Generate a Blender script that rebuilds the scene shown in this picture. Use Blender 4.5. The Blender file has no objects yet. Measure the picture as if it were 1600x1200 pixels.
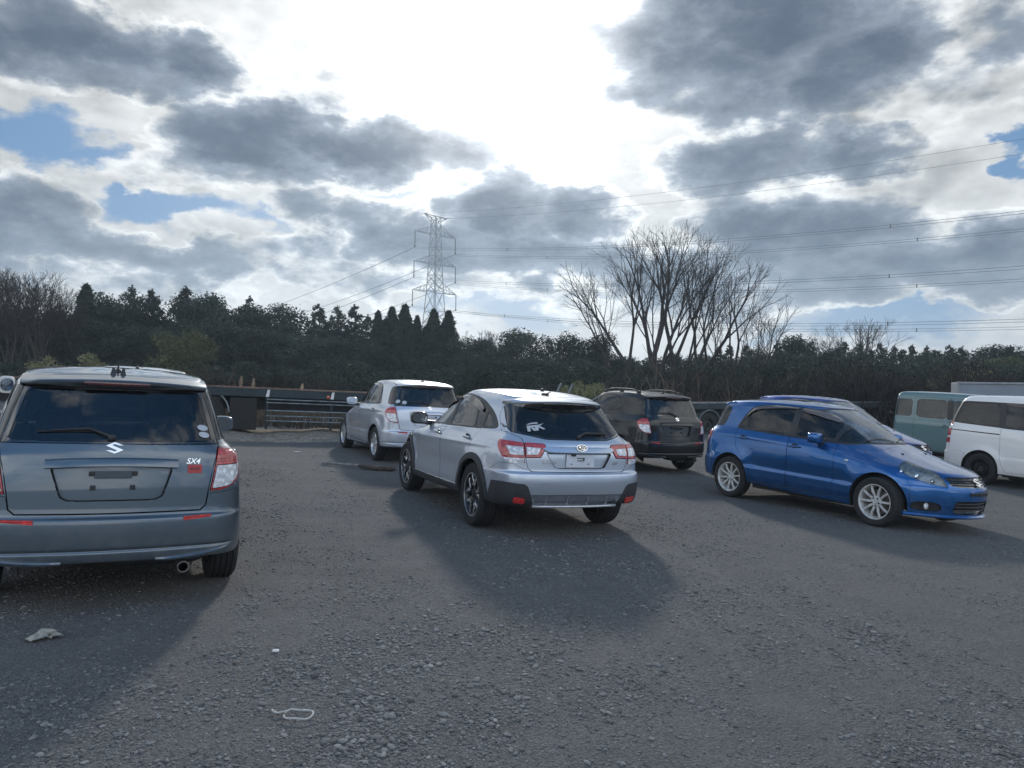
import bpy, bmesh, math, random
import numpy as np
from mathutils import Vector, Matrix
from mathutils.bvhtree import BVHTree

R = math.radians
random.seed(5)
scene = bpy.context.scene
COL = scene.collection
for blk in (bpy.data.objects, bpy.data.meshes):
    for b in list(blk):
        blk.remove(b)

# ------------------------------------------------------------------ frames
# the gravel lot slopes down to the right by two degrees; lot things live in this frame
TILT = R(2.0)
GT = Matrix.Rotation(TILT, 4, 'Y')
CAM_H = 1.6
CAM_F = 1200.0 / 1600.0
PITCH, ROLL = R(-0.06), R(1.0)


def smooth01(a, b, t):
    t = min(1.0, max(0.0, (t - a) / (b - a)))
    return t * t * (3 - 2 * t)


def lot_rise(X, Y):
    """the far right of the lot levels out"""
    return 0.0279 * max(0.0, X) * smooth01(12.5, 24.0, Y)


def lot(X, Y, Z=0.0):
    return GT @ Vector((X, Y, Z + lot_rise(X, Y)))


CF = Vector((0, math.cos(PITCH), math.sin(PITCH)))
CR0 = Vector((1, 0, 0))
CU0 = CR0.cross(CF)
CR = CR0 * math.cos(ROLL) + CU0 * math.sin(ROLL)
CU = CU0 * math.cos(ROLL) - CR0 * math.sin(ROLL)


def direction(px, py):
    return (CF + CR * ((px - 800) / 1200.0) + CU * ((600 - py) / 1200.0)).normalized()


def at(px, py, Y):
    """point of the world seen at a photo position, Y metres in front"""
    d = direction(px, py)
    return Vector((0, 0, CAM_H)) + d * (Y / d.y)


def ground_z(x, y):
    X = x / math.cos(TILT)
    return -math.sin(TILT) * X + lot_rise(X, y)


# ------------------------------------------------------------------ materials
MATS = {}


class NT:
    """small helper to write node graphs"""

    def __init__(self, tree):
        self.t = tree

    def node(self, kind, **kw):
        n = self.t.nodes.new(kind)
        for k, v in kw.items():
            setattr(n, k, v)
        return n

    def put(self, sock, v):
        if v is None:
            return
        if isinstance(v, bpy.types.NodeSocket):
            self.t.links.new(v, sock)
        else:
            if sock.type == 'RGBA' and not hasattr(v, '__len__'):
                v = (v, v, v, 1)
            elif sock.type == 'RGBA' and len(v) == 3:
                v = (*v, 1)
            sock.default_value = v

    def m(self, op, a, b=None, c=None, clamp=False):
        n = self.node('ShaderNodeMath', operation=op, use_clamp=clamp)
        for i, v in enumerate((a, b, c)):
            self.put(n.inputs[i], v)
        return n.outputs[0]

    def vm(self, op, a, b=None):
        n = self.node('ShaderNodeVectorMath', operation=op)
        self.put(n.inputs[0], a)
        self.put(n.inputs[1], b)
        return n.outputs[1] if op in ('DOT_PRODUCT', 'LENGTH', 'DISTANCE') else n.outputs[0]

    def mix(self, f, a, b, blend='MIX'):
        n = self.node('ShaderNodeMix', data_type='RGBA', blend_type=blend)
        self.put(n.inputs[0], f)
        self.put(n.inputs[6], a)
        self.put(n.inputs[7], b)
        return n.outputs[2]

    def noise(self, vec, scale, detail=4.0, rough=0.55, dim='3D', dist=0.0):
        n = self.node('ShaderNodeTexNoise', noise_dimensions=dim)
        self.put(n.inputs['Vector'], vec)
        n.inputs['Scale'].default_value = scale
        n.inputs['Detail'].default_value = detail
        n.inputs['Roughness'].default_value = rough
        n.inputs['Distortion'].default_value = dist
        return n.outputs[0]

    def ramp(self, f, lo, hi, a=0.0, b=1.0, smooth=True):
        n = self.node('ShaderNodeMapRange')
        n.interpolation_type = 'SMOOTHSTEP' if smooth else 'LINEAR'
        n.clamp = True
        self.put(n.inputs[0], f)
        for i, v in zip((1, 2, 3, 4), (lo, hi, a, b)):
            self.put(n.inputs[i], v)
        return n.outputs[0]


def new_mat(name):
    m = bpy.data.materials.new(name)
    m.use_nodes = True
    m.node_tree.nodes.clear()
    g = NT(m.node_tree)
    out = g.node('ShaderNodeOutputMaterial')
    MATS[name] = m
    return m, g, out


def principled(g, out, color, rough=0.5, metal=0.0, coat=0.0, coat_rough=0.03, spec=0.5, normal=None, trans=0.0):
    b = g.node('ShaderNodeBsdfPrincipled')
    g.put(b.inputs['Base Color'], color)
    g.put(b.inputs['Roughness'], rough)
    g.put(b.inputs['Metallic'], metal)
    g.put(b.inputs['Coat Weight'], coat)
    g.put(b.inputs['Coat Roughness'], coat_rough)
    g.put(b.inputs['Specular IOR Level'], spec)
    g.put(b.inputs['Transmission Weight'], trans)
    if normal is not None:
        g.put(b.inputs['Normal'], normal)
    if out is not None:
        g.put(out.inputs[0], b.outputs[0])
    return b


def bump(g, height, strength=0.3, dist=0.01):
    n = g.node('ShaderNodeBump')
    n.inputs['Strength'].default_value = strength
    n.inputs['Distance'].default_value = dist
    g.put(n.inputs['Height'], height)
    return n.outputs[0]


def mat_simple(name, color, rough=0.5, metal=0.0, spec=0.5, var=0.15, scale=12.0, coat=0.0, bump_s=0.0):
    m, g, out = new_mat(name)
    co = g.node('ShaderNodeTexCoord').outputs['Object']
    n = g.noise(co, scale, 5)
    f = g.ramp(n, 0.3, 0.7, 1 - var, 1 + var)
    mul = g.node('ShaderNodeVectorMath', operation='SCALE')
    mul.inputs[0].default_value = color[:3]
    g.put(mul.inputs['Scale'], f)
    r = g.ramp(n, 0.3, 0.7, max(0, rough - 0.06), min(1, rough + 0.06))
    nm = bump(g, n, bump_s, 0.01) if bump_s else None
    principled(g, out, mul.outputs[0], r, metal, coat, spec=spec, normal=nm)
    return m


def mat_paint(name, color, metal=0.45, rough=0.38, dust=0.25, dust_col=(0.30, 0.29, 0.27), flake=0.08, coat=1.0):
    """car paint: metallic base, clear coat, road dust that gathers low down and on flat tops"""
    m, g, out = new_mat(name)
    tc = g.node('ShaderNodeTexCoord')
    geo = g.node('ShaderNodeNewGeometry')
    co = tc.outputs['Object']
    fl = g.noise(co, 900.0, 2)
    base = g.mix(g.ramp(fl, 0.35, 0.7, 0, flake), color, tuple(min(1, c * 1.9 + 0.03) for c in color))
    sep = g.node('ShaderNodeSeparateXYZ')
    g.put(sep.inputs[0], co)
    low = g.ramp(sep.outputs[2], 0.75, 0.22, 0.0, 1.0)
    spots = g.noise(co, 9.0, 8, 0.68)
    film = g.noise(co, 2.2, 6, 0.6)
    d = g.m('MULTIPLY', low, g.ramp(spots, 0.35, 0.75, 0.15, 0.8))
    d = g.m('MAXIMUM', d, g.ramp(film, 0.45, 0.8, 0.03, 0.22))
    d = g.m('MULTIPLY', d, dust, clamp=True)
    col = g.mix(d, base, dust_col)
    rg = g.m('ADD', rough, g.m('MULTIPLY', d, 0.5), clamp=True)
    b = principled(g, None, col, rg, metal, coat, 0.04, 0.25)
    g.put(b.inputs['Coat Roughness'], g.m('ADD', 0.025, g.m('MULTIPLY', d, 0.45)))
    g.put(b.inputs['Metallic'], g.m('MULTIPLY', metal, g.m('SUBTRACT', 1.0, d)))
    inner = principled(g, None, (0.03, 0.03, 0.032), 0.8, 0, 0)
    mx = g.node('ShaderNodeMixShader')
    g.put(mx.inputs[0], geo.outputs['Backfacing'])
    g.put(mx.inputs[1], b.outputs[0])
    g.put(mx.inputs[2], inner.outputs[0])
    g.put(out.inputs[0], mx.outputs[0])
    return m


def mat_glass(name, tint, dust=0.05, dust_col=(0.42, 0.42, 0.40)):
    m, g, out = new_mat(name)
    co = g.node('ShaderNodeTexCoord').outputs['Object']
    tr = g.node('ShaderNodeBsdfTransparent')
    g.put(tr.inputs[0], tint)
    gl = g.node('ShaderNodeBsdfGlossy')
    g.put(gl.inputs['Roughness'], 0.015)
    g.put(gl.inputs['Color'], (0.95, 0.97, 1.0))
    fr = g.node('ShaderNodeFresnel')
    fr.inputs[0].default_value = 1.52
    mx = g.node('ShaderNodeMixShader')
    g.put(mx.inputs[0], fr.outputs[0])
    g.put(mx.inputs[1], tr.outputs[0])
    g.put(mx.inputs[2], gl.outputs[0])
    df = g.node('ShaderNodeBsdfDiffuse')
    g.put(df.inputs[0], dust_col)
    n = g.noise(co, 3.5, 8, 0.65)
    mx2 = g.node('ShaderNodeMixShader')
    g.put(mx2.inputs[0], g.ramp(n, 0.4, 0.85, dust * 0.4, dust * 2.0))
    g.put(mx2.inputs[1], mx.outputs[0])
    g.put(mx2.inputs[2], df.outputs[0])
    g.put(out.inputs[0], mx2.outputs[0])
    return m


def mat_lamp(name, color, rough=0.12, ribs=90.0, spec=0.6, axis=1):
    """moulded lamp plastic with fine optics ribs"""
    m, g, out = new_mat(name)
    co = g.node('ShaderNodeTexCoord').outputs['Object']
    sep = g.node('ShaderNodeSeparateXYZ')
    g.put(sep.inputs[0], co)
    w = g.m('SINE', g.m('MULTIPLY', sep.outputs[axis], ribs * 6.283))
    w2 = g.m('SINE', g.m('MULTIPLY', sep.outputs[2], ribs * 0.55 * 6.283))
    ww = g.m('MAXIMUM', w, w2)
    vor = g.node('ShaderNodeTexVoronoi')
    g.put(vor.inputs['Vector'], co)
    vor.inputs['Scale'].default_value = 28
    c2 = g.mix(g.ramp(vor.outputs[0], 0.1, 0.7, 0, 0.7), color, tuple(c * 0.35 for c in color))
    principled(g, out, c2, rough, 0.0, 1.0, 0.02, spec, bump(g, ww, 0.5, 0.002))
    return m


def mat_leaf(name, col_a, col_b, rough=0.65):
    m, g, out = new_mat(name)
    co = g.node('ShaderNodeTexCoord').outputs['Object']
    oi = g.node('ShaderNodeObjectInfo')
    n = g.noise(co, 2.6, 3)
    n2 = g.noise(co, 17.0, 2)
    f = g.m('ADD', g.m('MULTIPLY', n, 0.65), g.m('MULTIPLY', n2, 0.35))
    c = g.mix(g.ramp(f, 0.35, 0.65), col_a, col_b)
    v = g.m('ADD', 0.72, g.m('MULTIPLY', oi.outputs['Random'], 0.56))
    c = g.mix(1.0, c, v, 'MULTIPLY')
    b = principled(g, None, c, rough, 0, 0, spec=0.3)
    t = g.node('ShaderNodeBsdfTranslucent')
    g.put(t.inputs[0], c)
    mx = g.node('ShaderNodeMixShader')
    mx.inputs[0].default_value = 0.12
    g.put(mx.inputs[1], b.outputs[0])
    g.put(mx.inputs[2], t.outputs[0])
    g.put(out.inputs[0], mx.outputs[0])
    return m


mat_simple('black_trim', (0.018, 0.019, 0.021), 0.45, var=0.2)
mat_simple('gloss_black', (0.012, 0.012, 0.014), 0.12, coat=1.0, var=0.1)
mat_simple('cladding', (0.028, 0.03, 0.034), 0.62, var=0.25, scale=30, bump_s=0.1)
mat_simple('rubber', (0.022, 0.022, 0.023), 0.82, var=0.3, scale=25, spec=0.3)
mat_simple('interior', (0.022, 0.023, 0.026), 0.85, var=0.2, spec=0.25)
mat_simple('seat_cloth', (0.03, 0.031, 0.035), 0.92, var=0.25, scale=40, spec=0.2)
mat_simple('alloy', (0.50, 0.51, 0.52), 0.34, 0.75, var=0.15, scale=20)
mat_simple('alloy_white', (0.52, 0.52, 0.50), 0.42, 0.25, var=0.15, scale=20)
mat_simple('alloy_black', (0.02, 0.02, 0.022), 0.3, 0.2, var=0.2)
mat_simple('chrome', (0.72, 0.74, 0.77), 0.12, 1.0, var=0.05)
mat_simple('satin_silver', (0.42, 0.44, 0.47), 0.35, 0.6, var=0.1)
mat_simple('diffuser_grey', (0.25, 0.27, 0.31), 0.4, 0.5, var=0.1)
mat_simple('brake_metal', (0.12, 0.11, 0.10), 0.55, 0.7, var=0.4)
mat_simple('white_sticker', (0.44, 0.46, 0.48), 0.5, var=0.05)
mat_simple('grey_sticker', (0.42, 0.45, 0.50), 0.5, var=0.1)
mat_simple('red_badge', (0.42, 0.03, 0.03), 0.35, var=0.1)
mat_simple('plate_grey', (0.55, 0.58, 0.64), 0.5, var=0.06)
mat_simple('mirror_silver', (0.34, 0.38, 0.42), 0.03, 1.0, var=0.02)
mat_simple('smoked_plastic', (0.10, 0.075, 0.06), 0.12, coat=0.5, var=0.1)
mat_simple('steel_dark', (0.022, 0.025, 0.028), 0.55, 0.2, var=0.35, scale=4)
mat_simple('steel_green', (0.014, 0.026, 0.032), 0.7, 0.0, var=0.35, scale=4)
mat_simple('rust_rail', (0.15, 0.085, 0.06), 0.7, 0.1, var=0.45, scale=6)
mat_simple('pipe_grey', (0.16, 0.19, 0.20), 0.5, 0.3, var=0.35, scale=5)
mat_simple('galvanised', (0.22, 0.235, 0.25), 0.5, 0.6, var=0.2, scale=3)
mat_simple('wire_metal', (0.05, 0.052, 0.055), 0.5, 0.5, var=0.1)
mat_simple('white_plastic', (0.62, 0.62, 0.60), 0.5, var=0.15, scale=30)
mat_simple('rag_cloth', (0.28, 0.27, 0.23), 0.85, var=0.25, scale=30)
mat_simple('cord_white', (0.45, 0.44, 0.41), 0.8, var=0.15, scale=60)
mat_simple('amber', (0.55, 0.13, 0.05), 0.25, coat=0.6)
mat_simple('box_panel', (0.17, 0.20, 0.235), 0.55, var=0.1, scale=1.2)
mat_simple('bark_pale', (0.042, 0.038, 0.036), 0.9, var=0.35, scale=6, spec=0.2)
mat_simple('bark_dark', (0.04, 0.034, 0.03), 0.9, var=0.35, scale=6, spec=0.2)
mat_simple('old_wood', (0.075, 0.058, 0.046), 0.85, var=0.4, scale=14, bump_s=0.4)
mat_simple('old_pole', (0.20, 0.19, 0.18), 0.8, var=0.3, scale=14)
mat_simple('block_concrete', (0.20, 0.19, 0.18), 0.9, var=0.25, scale=9, bump_s=0.2)
mat_lamp('lamp_red', (0.54, 0.018, 0.022))
mat_lamp('lamp_clear', (0.80, 0.82, 0.85), ribs=45)
mat_lamp('lamp_smoke', (0.10, 0.09, 0.09), ribs=45)
mat_lamp('lamp_red_dark', (0.10, 0.012, 0.014))
mat_lamp('reflector_red', (0.80, 0.045, 0.04), rough=0.3, ribs=130)
mat_lamp('lamp_front', (0.66, 0.68, 0.66), ribs=22)
mat_glass('glass_light', (0.46, 0.52, 0.50), 0.03, (0.34, 0.38, 0.42))
mat_glass('glass_clear', (0.86, 0.87, 0.86), 0.10)
mat_glass('glass_screen', (0.50, 0.56, 0.57), 0.32, (0.44, 0.51, 0.58))
mat_glass('glass_rear', (0.26, 0.29, 0.31), 0.012, (0.34, 0.38, 0.42))
mat_glass('glass_dark', (0.055, 0.06, 0.07), 0.018, (0.34, 0.38, 0.42))
mat_paint('paint_slate', (0.085, 0.112, 0.138), 0.62, 0.32, 0.30)
mat_paint('paint_silver', (0.46, 0.49, 0.55), 0.62, 0.34, 0.22)
mat_paint('paint_silver_blue', (0.44, 0.485, 0.56), 0.62, 0.32, 0.20)
mat_paint('paint_pearl', (0.60, 0.60, 0.58), 0.15, 0.4, 0.2)
mat_paint('paint_black', (0.005, 0.0055, 0.007), 0.0, 0.3, 0.05, flake=0.0, coat=0.55)
mat_paint('paint_blue', (0.004, 0.085, 0.27), 0.72, 0.30, 0.22, (0.22, 0.24, 0.29), 0.05)
mat_paint('paint_violet_blue', (0.014, 0.050, 0.27), 0.7, 0.32, 0.28, (0.26, 0.26, 0.34), 0.05)
mat_paint('paint_white', (0.74, 0.73, 0.695), 0.0, 0.4, 0.28)
mat_paint('paint_teal', (0.085, 0.16, 0.17), 0.1, 0.4, 0.25)
LEAF_DARK = mat_leaf('leaf_dark', (0.016, 0.026, 0.022), (0.040, 0.054, 0.038))
LEAF_SPIRE = mat_leaf('leaf_spire', (0.016, 0.026, 0.022), (0.034, 0.046, 0.034))
LEAF_OLIVE = mat_leaf('leaf_olive', (0.045, 0.055, 0.026), (0.105, 0.105, 0.045))
LEAF_PALE = mat_leaf('leaf_pale', (0.09, 0.10, 0.05), (0.22, 0.21, 0.11))
TWIG_BROWN = mat_leaf('twig_brown', (0.026, 0.022, 0.020), (0.052, 0.043, 0.036), 0.9)
DRY_GRASS = mat_leaf('dry_grass', (0.06, 0.048, 0.036), (0.17, 0.13, 0.09), 0.9)
PLUME = mat_leaf('plume', (0.34, 0.25, 0.18), (0.52, 0.40, 0.30), 0.9)


# ------------------------------------------------------------------ object helpers
def obj(name, mesh, parent=None, mat=None, loc=None):
    o = bpy.data.objects.new(name, mesh)
    COL.objects.link(o)
    if mat is not None and mesh is not None and len(mesh.materials) == 0:
        mesh.materials.append(MATS[mat] if isinstance(mat, str) else mat)
    if parent is not None:
        o.parent = parent
    if loc is not None:
        o.location = loc
    return o


def tag(o, label=None, cat=None, group=None, kind=None):
    if label:
        o['label'] = label
    if cat:
        o['category'] = cat
    if group:
        o['group'] = group
    if kind:
        o['kind'] = kind
    return o


def empty(name, label, cat, mw, group=None):
    o = bpy.data.objects.new(name, None)
    COL.objects.link(o)
    o.empty_display_size = 0.2
    o.matrix_world = mw
    return tag(o, label, cat, group)


def lot_matrix(X, Y, yaw_deg=0.0, z=0.0):
    return GT @ Matrix.Translation((X, Y, z + lot_rise(X, Y))) @ Matrix.Rotation(R(yaw_deg), 4, 'Z')


class MB:
    """collects simple shapes into one mesh"""

    def __init__(self):
        self.v, self.f, self.sm = [], [], []

    def add(self, vs, fs, smooth=True, M=None):
        o = len(self.v)
        if M is not None:
            vs = [M @ Vector(p) for p in vs]
        self.v += [tuple(p) for p in vs]
        self.f += [tuple(i + o for i in f) for f in fs]
        self.sm += [smooth] * len(fs)

    def box(self, c, s, M=None, bev=0.0):
        x, y, z = (k / 2 for k in s)
        if bev <= 0:
            vs = [(c[0] + i * x, c[1] + j * y, c[2] + k * z) for i in (-1, 1) for j in (-1, 1) for k in (-1, 1)]
            fs = [(0, 1, 3, 2), (4, 6, 7, 5), (0, 4, 5, 1), (2, 3, 7, 6), (0, 2, 6, 4), (1, 5, 7, 3)]
            self.add(vs, fs, False, M)
            return
        bm = bmesh.new()
        bmesh.ops.create_cube(bm, size=1.0)
        for v in bm.verts:
            v.co = Vector((v.co.x * s[0] + c[0], v.co.y * s[1] + c[1], v.co.z * s[2] + c[2]))
        bmesh.ops.bevel(bm, geom=bm.edges[:], offset=min(bev, min(s) * 0.45), segments=2, profile=0.6, affect='EDGES')
        bm.verts.index_update()
        self.add([v.co[:] for v in bm.verts], [[v.index for v in f.verts] for f in bm.faces], False, M)
        bm.free()

    def sbox(self, c, s, e=0.35, M=None, nu=20, nv=12):
        """rounded box (superellipsoid)"""
        def sp(a, p):
            return math.copysign(abs(a) ** p, a)
        vs, fs = [], []
        for j in range(nv + 1):
            la = -math.pi / 2 + math.pi * j / nv
            for i in range(nu):
                lo = 2 * math.pi * i / nu
                vs.append((c[0] + s[0] / 2 * sp(math.cos(la), e) * sp(math.cos(lo), e),
                           c[1] + s[1] / 2 * sp(math.cos(la), e) * sp(math.sin(lo), e),
                           c[2] + s[2] / 2 * sp(math.sin(la), e)))
        for j in range(nv):
            for i in range(nu):
                a, b = j * nu + i, j * nu + (i + 1) % nu
                fs.append((a, b, b + nu, a + nu))
        self.add(vs, fs, True, M)

    def tube(self, pts, r, n=8, M=None, cap=True):
        pts = [Vector(p) for p in pts]
        rs = r if hasattr(r, '__len__') else [r] * len(pts)
        vs, fs = [], []
        up = None
        for k, p in enumerate(pts):
            d = (pts[min(k + 1, len(pts) - 1)] - pts[max(k - 1, 0)]).normalized()
            if up is None:
                up = d.orthogonal().normalized()
            up = (up - d * up.dot(d))
            up = up.normalized() if up.length > 1e-6 else d.orthogonal().normalized()
            sd = d.cross(up)
            for i in range(n):
                a = 2 * math.pi * i / n
                vs.append(p + (up * math.cos(a) + sd * math.sin(a)) * rs[k])
        for k in range(len(pts) - 1):
            for i in range(n):
                a, b = k * n + i, k * n + (i + 1) % n
                fs.append((a, b, b + n, a + n))
        if cap:
            fs.append(tuple(range(n))[::-1])
            fs.append(tuple((len(pts) - 1) * n + i for i in range(n)))
        self.add(vs, fs, True, M)

    def sweep(self, secs, closed=True, M=None, smooth=True):
        """skin a list of equal sections into a capped bar"""
        k = len(secs[0])
        vs = [p for s in secs for p in s]
        fs = []
        for i in range(len(secs) - 1):
            for q in range(k if closed else k - 1):
                q2 = (q + 1) % k
                fs.append((i * k + q, i * k + q2, (i + 1) * k + q2, (i + 1) * k + q))
        if closed:
            fs += [tuple(range(k))[::-1], tuple((len(secs) - 1) * k + q for q in range(k))]
        self.add(vs, fs, smooth, M)

    def lathe(self, prof, n=48, M=None, closed=False):
        """profile of (radius, y) turned round the y axis"""
        vs, fs = [], []
        for i in range(n):
            a = 2 * math.pi * i / n
            for r, y in prof:
                vs.append((r * math.cos(a), y, r * math.sin(a)))
        k = len(prof)
        for i in range(n):
            j = (i + 1) % n
            for q in range(k - 1 + (1 if closed else 0)):
                q2 = (q + 1) % k
                fs.append((i * k + q, i * k + q2, j * k + q2, j * k + q))
        self.add(vs, fs, True, M)

    def prism(self, poly, h0, h1, M=None):
        """polygon in xy raised from z=h0 to h1"""
        n = len(poly)
        vs = [(p[0], p[1], h0) for p in poly] + [(p[0], p[1], h1) for p in poly]
        fs = [tuple(range(n))[::-1], tuple(range(n, 2 * n))]
        fs += [(i, (i + 1) % n, (i + 1) % n + n, i + n) for i in range(n)]
        self.add(vs, fs, False, M)

    def mesh(self, name, mat=None, angle=35, fix=True):
        me = bpy.data.meshes.new(name)
        me.from_pydata(self.v, [], self.f)
        me.polygons.foreach_set('use_smooth', self.sm)
        me.update()
        if fix:
            bm = bmesh.new()
            bm.from_mesh(me)
            bmesh.ops.recalc_face_normals(bm, faces=bm.faces[:])
            bm.to_mesh(me)
            bm.free()
        if any(self.sm):
            me.set_sharp_from_angle(angle=R(angle))
        if mat:
            me.materials.append(MATS[mat] if isinstance(mat, str) else mat)
        return me


def text_mesh(txt, size, depth, shear=0.0, font_scale=1.0):
    cu = bpy.data.curves.new('txt', 'FONT')
    cu.body = txt
    cu.size = size
    cu.extrude = depth
    cu.shear = shear
    cu.align_x = 'CENTER'
    cu.align_y = 'CENTER'
    cu.offset = size * 0.012
    o = bpy.data.objects.new('txt', cu)
    COL.objects.link(o)
    bpy.context.view_layer.update()
    me = bpy.data.meshes.new_from_object(o.evaluated_get(bpy.context.evaluated_depsgraph_get()))
    bpy.data.objects.remove(o)
    bpy.data.curves.remove(cu)
    me.materials.clear()
    return me

# ------------------------------------------------------------------ car bodies
def pchip(ts, ys, t):
    """monotone cubic interpolation"""
    n = len(ts)
    h = [ts[i + 1] - ts[i] for i in range(n - 1)]
    d = [(ys[i + 1] - ys[i]) / h[i] for i in range(n - 1)]
    m = [0.0] * n
    m[0], m[-1] = d[0], d[-1]
    for i in range(1, n - 1):
        if d[i - 1] * d[i] > 0:
            w1, w2 = 2 * h[i] + h[i - 1], h[i] + 2 * h[i - 1]
            m[i] = (w1 + w2) / (w1 / d[i - 1] + w2 / d[i])
    out = []
    for x in t:
        i = min(n - 2, max(0, int(np.searchsorted(ts, x, 'right')) - 1))
        s = (x - ts[i]) / h[i]
        out.append((2 * s**3 - 3 * s**2 + 1) * ys[i] + (s**3 - 2 * s**2 + s) * h[i] * m[i]
                   + (-2 * s**3 + 3 * s**2) * ys[i + 1] + (s**3 - s**2) * h[i] * m[i + 1])
    return out


def chaikin(poly, it=2, k=0.25):
    for _ in range(it):
        new = []
        n = len(poly)
        for i in range(n):
            p, q = poly[i], poly[(i + 1) % n]
            new.append((p[0] + (q[0] - p[0]) * k, p[1] + (q[1] - p[1]) * k))
            new.append((p[0] + (q[0] - p[0]) * (1 - k), p[1] + (q[1] - p[1]) * (1 - k)))
        poly = new
    return poly


def circle(cx, cz, r, n=36):
    return [(cx + r * math.cos(2 * math.pi * i / n), cz + r * math.sin(2 * math.pi * i / n)) for i in range(n)]


def inside(poly, u, v):
    c = False
    n = len(poly)
    j = n - 1
    for i in range(n):
        (x1, y1), (x2, y2) = poly[i], poly[j]
        if (y1 > v) != (y2 > v) and u < (x2 - x1) * (v - y1) / (y2 - y1) + x1:
            c = not c
        j = i
    return c


AXES = {'side': (0, 2, 1), 'rear': (1, 2, 0), 'front': (1, 2, 0), 'top': (0, 1, 2)}


class Body:
    """half a car shell lofted from plan outlines, then cut into panels"""

    def __init__(self, rows, cap_h, disp=None, sub=5, counts=(13, 8, 54, 9, 15), cap_rows=9):
        rows = [list(map(float, r)) for r in rows]
        n = len(rows)
        ts = list(range(n))
        tt = [i / sub for i in range((n - 1) * sub + 1)]
        cols = [pchip(ts, [r[k] for r in rows], tt) for k in range(len(rows[0]))]
        prm = list(map(list, zip(*cols)))
        E = rows[-1]
        xm = E[3] * 0.5 + E[4] * 0.5
        for k in range(1, cap_rows + 1):
            ph = math.pi / 2 * k / cap_rows
            s = math.cos(ph)
            s2 = 0.45 + 0.55 * s
            q = list(E)
            q[0] = E[0] + cap_h * math.sin(ph)
            q[1] = E[1] + cap_h * math.sin(ph)
            q[3] = xm + (E[3] - xm) * s2
            q[4] = xm + (E[4] - xm) * s2
            q[5] = max(0.0, E[5] * s)
            for j in (6, 7, 8, 9, 10, 11):
                q[j] = E[j] * s
            prm.append(q)
        pts = np.array([self.outline(p, counts) for p in prm])
        if disp is not None:
            for a in range(pts.shape[0]):
                for b in range(pts.shape[1]):
                    pts[a, b] = disp(*pts[a, b])
        pts[:, 0, 1] = 0
        pts[:, -1, 1] = 0
        self.pts = pts
        du = np.gradient(pts, axis=1)
        dv = np.gradient(pts, axis=0)
        nn = np.cross(dv, du)
        nn[:, 0, 1] = 0
        nn[:, -1, 1] = 0
        ln = np.linalg.norm(nn, axis=2, keepdims=True)
        bad = ln[..., 0] < 1e-9
        nn = nn / np.maximum(ln, 1e-9)
        if nn[len(rows) * sub // 3, pts.shape[1] // 2, 1] < 0:
            nn = -nn
        nn[-1] = (0, 0, 1)
        nn[bad] = (0, 0, 1)
        A, B = pts.shape[:2]
        self.flat = pts.reshape(-1, 3)
        self.fn = nn.reshape(-1, 3)
        self.quads = [(a * B + b, a * B + b + 1, (a + 1) * B + b + 1, (a + 1) * B + b)
                      for a in range(A - 1) for b in range(B - 1)]
        tris = []
        for q in self.quads:
            tris += [(q[0], q[1], q[2]), (q[0], q[2], q[3])]
        self.tris = tris
        self.bvh = BVHTree.FromPolygons([tuple(p) for p in self.flat], tris)
        self.bm = bmesh.new()
        vs = [self.bm.verts.new(p) for p in self.flat]
        self.tl = self.bm.faces.layers.int.new('tag')
        for q in self.quads:
            f = self.bm.faces.new([vs[i] for i in q])
            f.normal_update()
        bmesh.ops.remove_doubles(self.bm, verts=self.bm.verts[:], dist=1e-5)
        for f in self.bm.faces:
            f.normal_update()
        self.tags = {'body': 0}
        self.ncache = {}
        self.regions = []

    @staticmethod
    def outline(p, counts):
        zr, zf, zc, xr, xf, w, br, bf, tr, tf, rr, rf = p
        xm = 0.5 * (xr + xf)
        n1, n2, n3, n4, n5 = counts
        wr, wf = max(0.0, w - tr), max(0.0, w - tf)
        rr = min(rr, 0.45 * wr + 1e-4, 0.3 * (xf - xr))
        rf = min(rf, 0.45 * wf + 1e-4, 0.3 * (xf - xr))
        xB, xD = xr + br, xf - bf

        def rear(y):
            return xr + br * (y / max(wr, 1e-6)) ** 2

        def front(y):
            return xf - bf * (y / max(wf, 1e-6)) ** 2

        def side(x):
            if x < xm:
                return w - tr * ((xm - x) / max(xm - xB, 1e-6)) ** 2
            return w - tf * ((x - xm) / max(xD - xm, 1e-6)) ** 2.4
        out = []
        ya = wr - rr
        for i in range(n1):
            y = ya * i / n1
            out.append((rear(y), y))
        P0, P1, P2 = (rear(ya), ya), (xB, wr), (xB + rr, side(xB + rr))
        for i in range(n2):
            t = i / n2
            out.append(tuple((1 - t)**2 * P0[k] + 2 * t * (1 - t) * P1[k] + t * t * P2[k] for k in (0, 1)))
        xa, xb = xB + rr, xD - rf
        for i in range(n3):
            x = xa + (xb - xa) * i / n3
            out.append((x, side(x)))
        yb = wf - rf
        P0, P1, P2 = (xb, side(xb)), (xD, wf), (front(yb), yb)
        for i in range(n4):
            t = i / n4
            out.append(tuple((1 - t)**2 * P0[k] + 2 * t * (1 - t) * P1[k] + t * t * P2[k] for k in (0, 1)))
        for i in range(n5 + 1):
            y = yb * (1 - i / n5)
            out.append((front(y), y))
        res = []
        for x, y in out:
            t = (x - xr) / max(xf - xr, 1e-6)
            res.append((x, y, zr + (zf - zr) * t + zc * 4 * t * (1 - t)))
        return res

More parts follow.
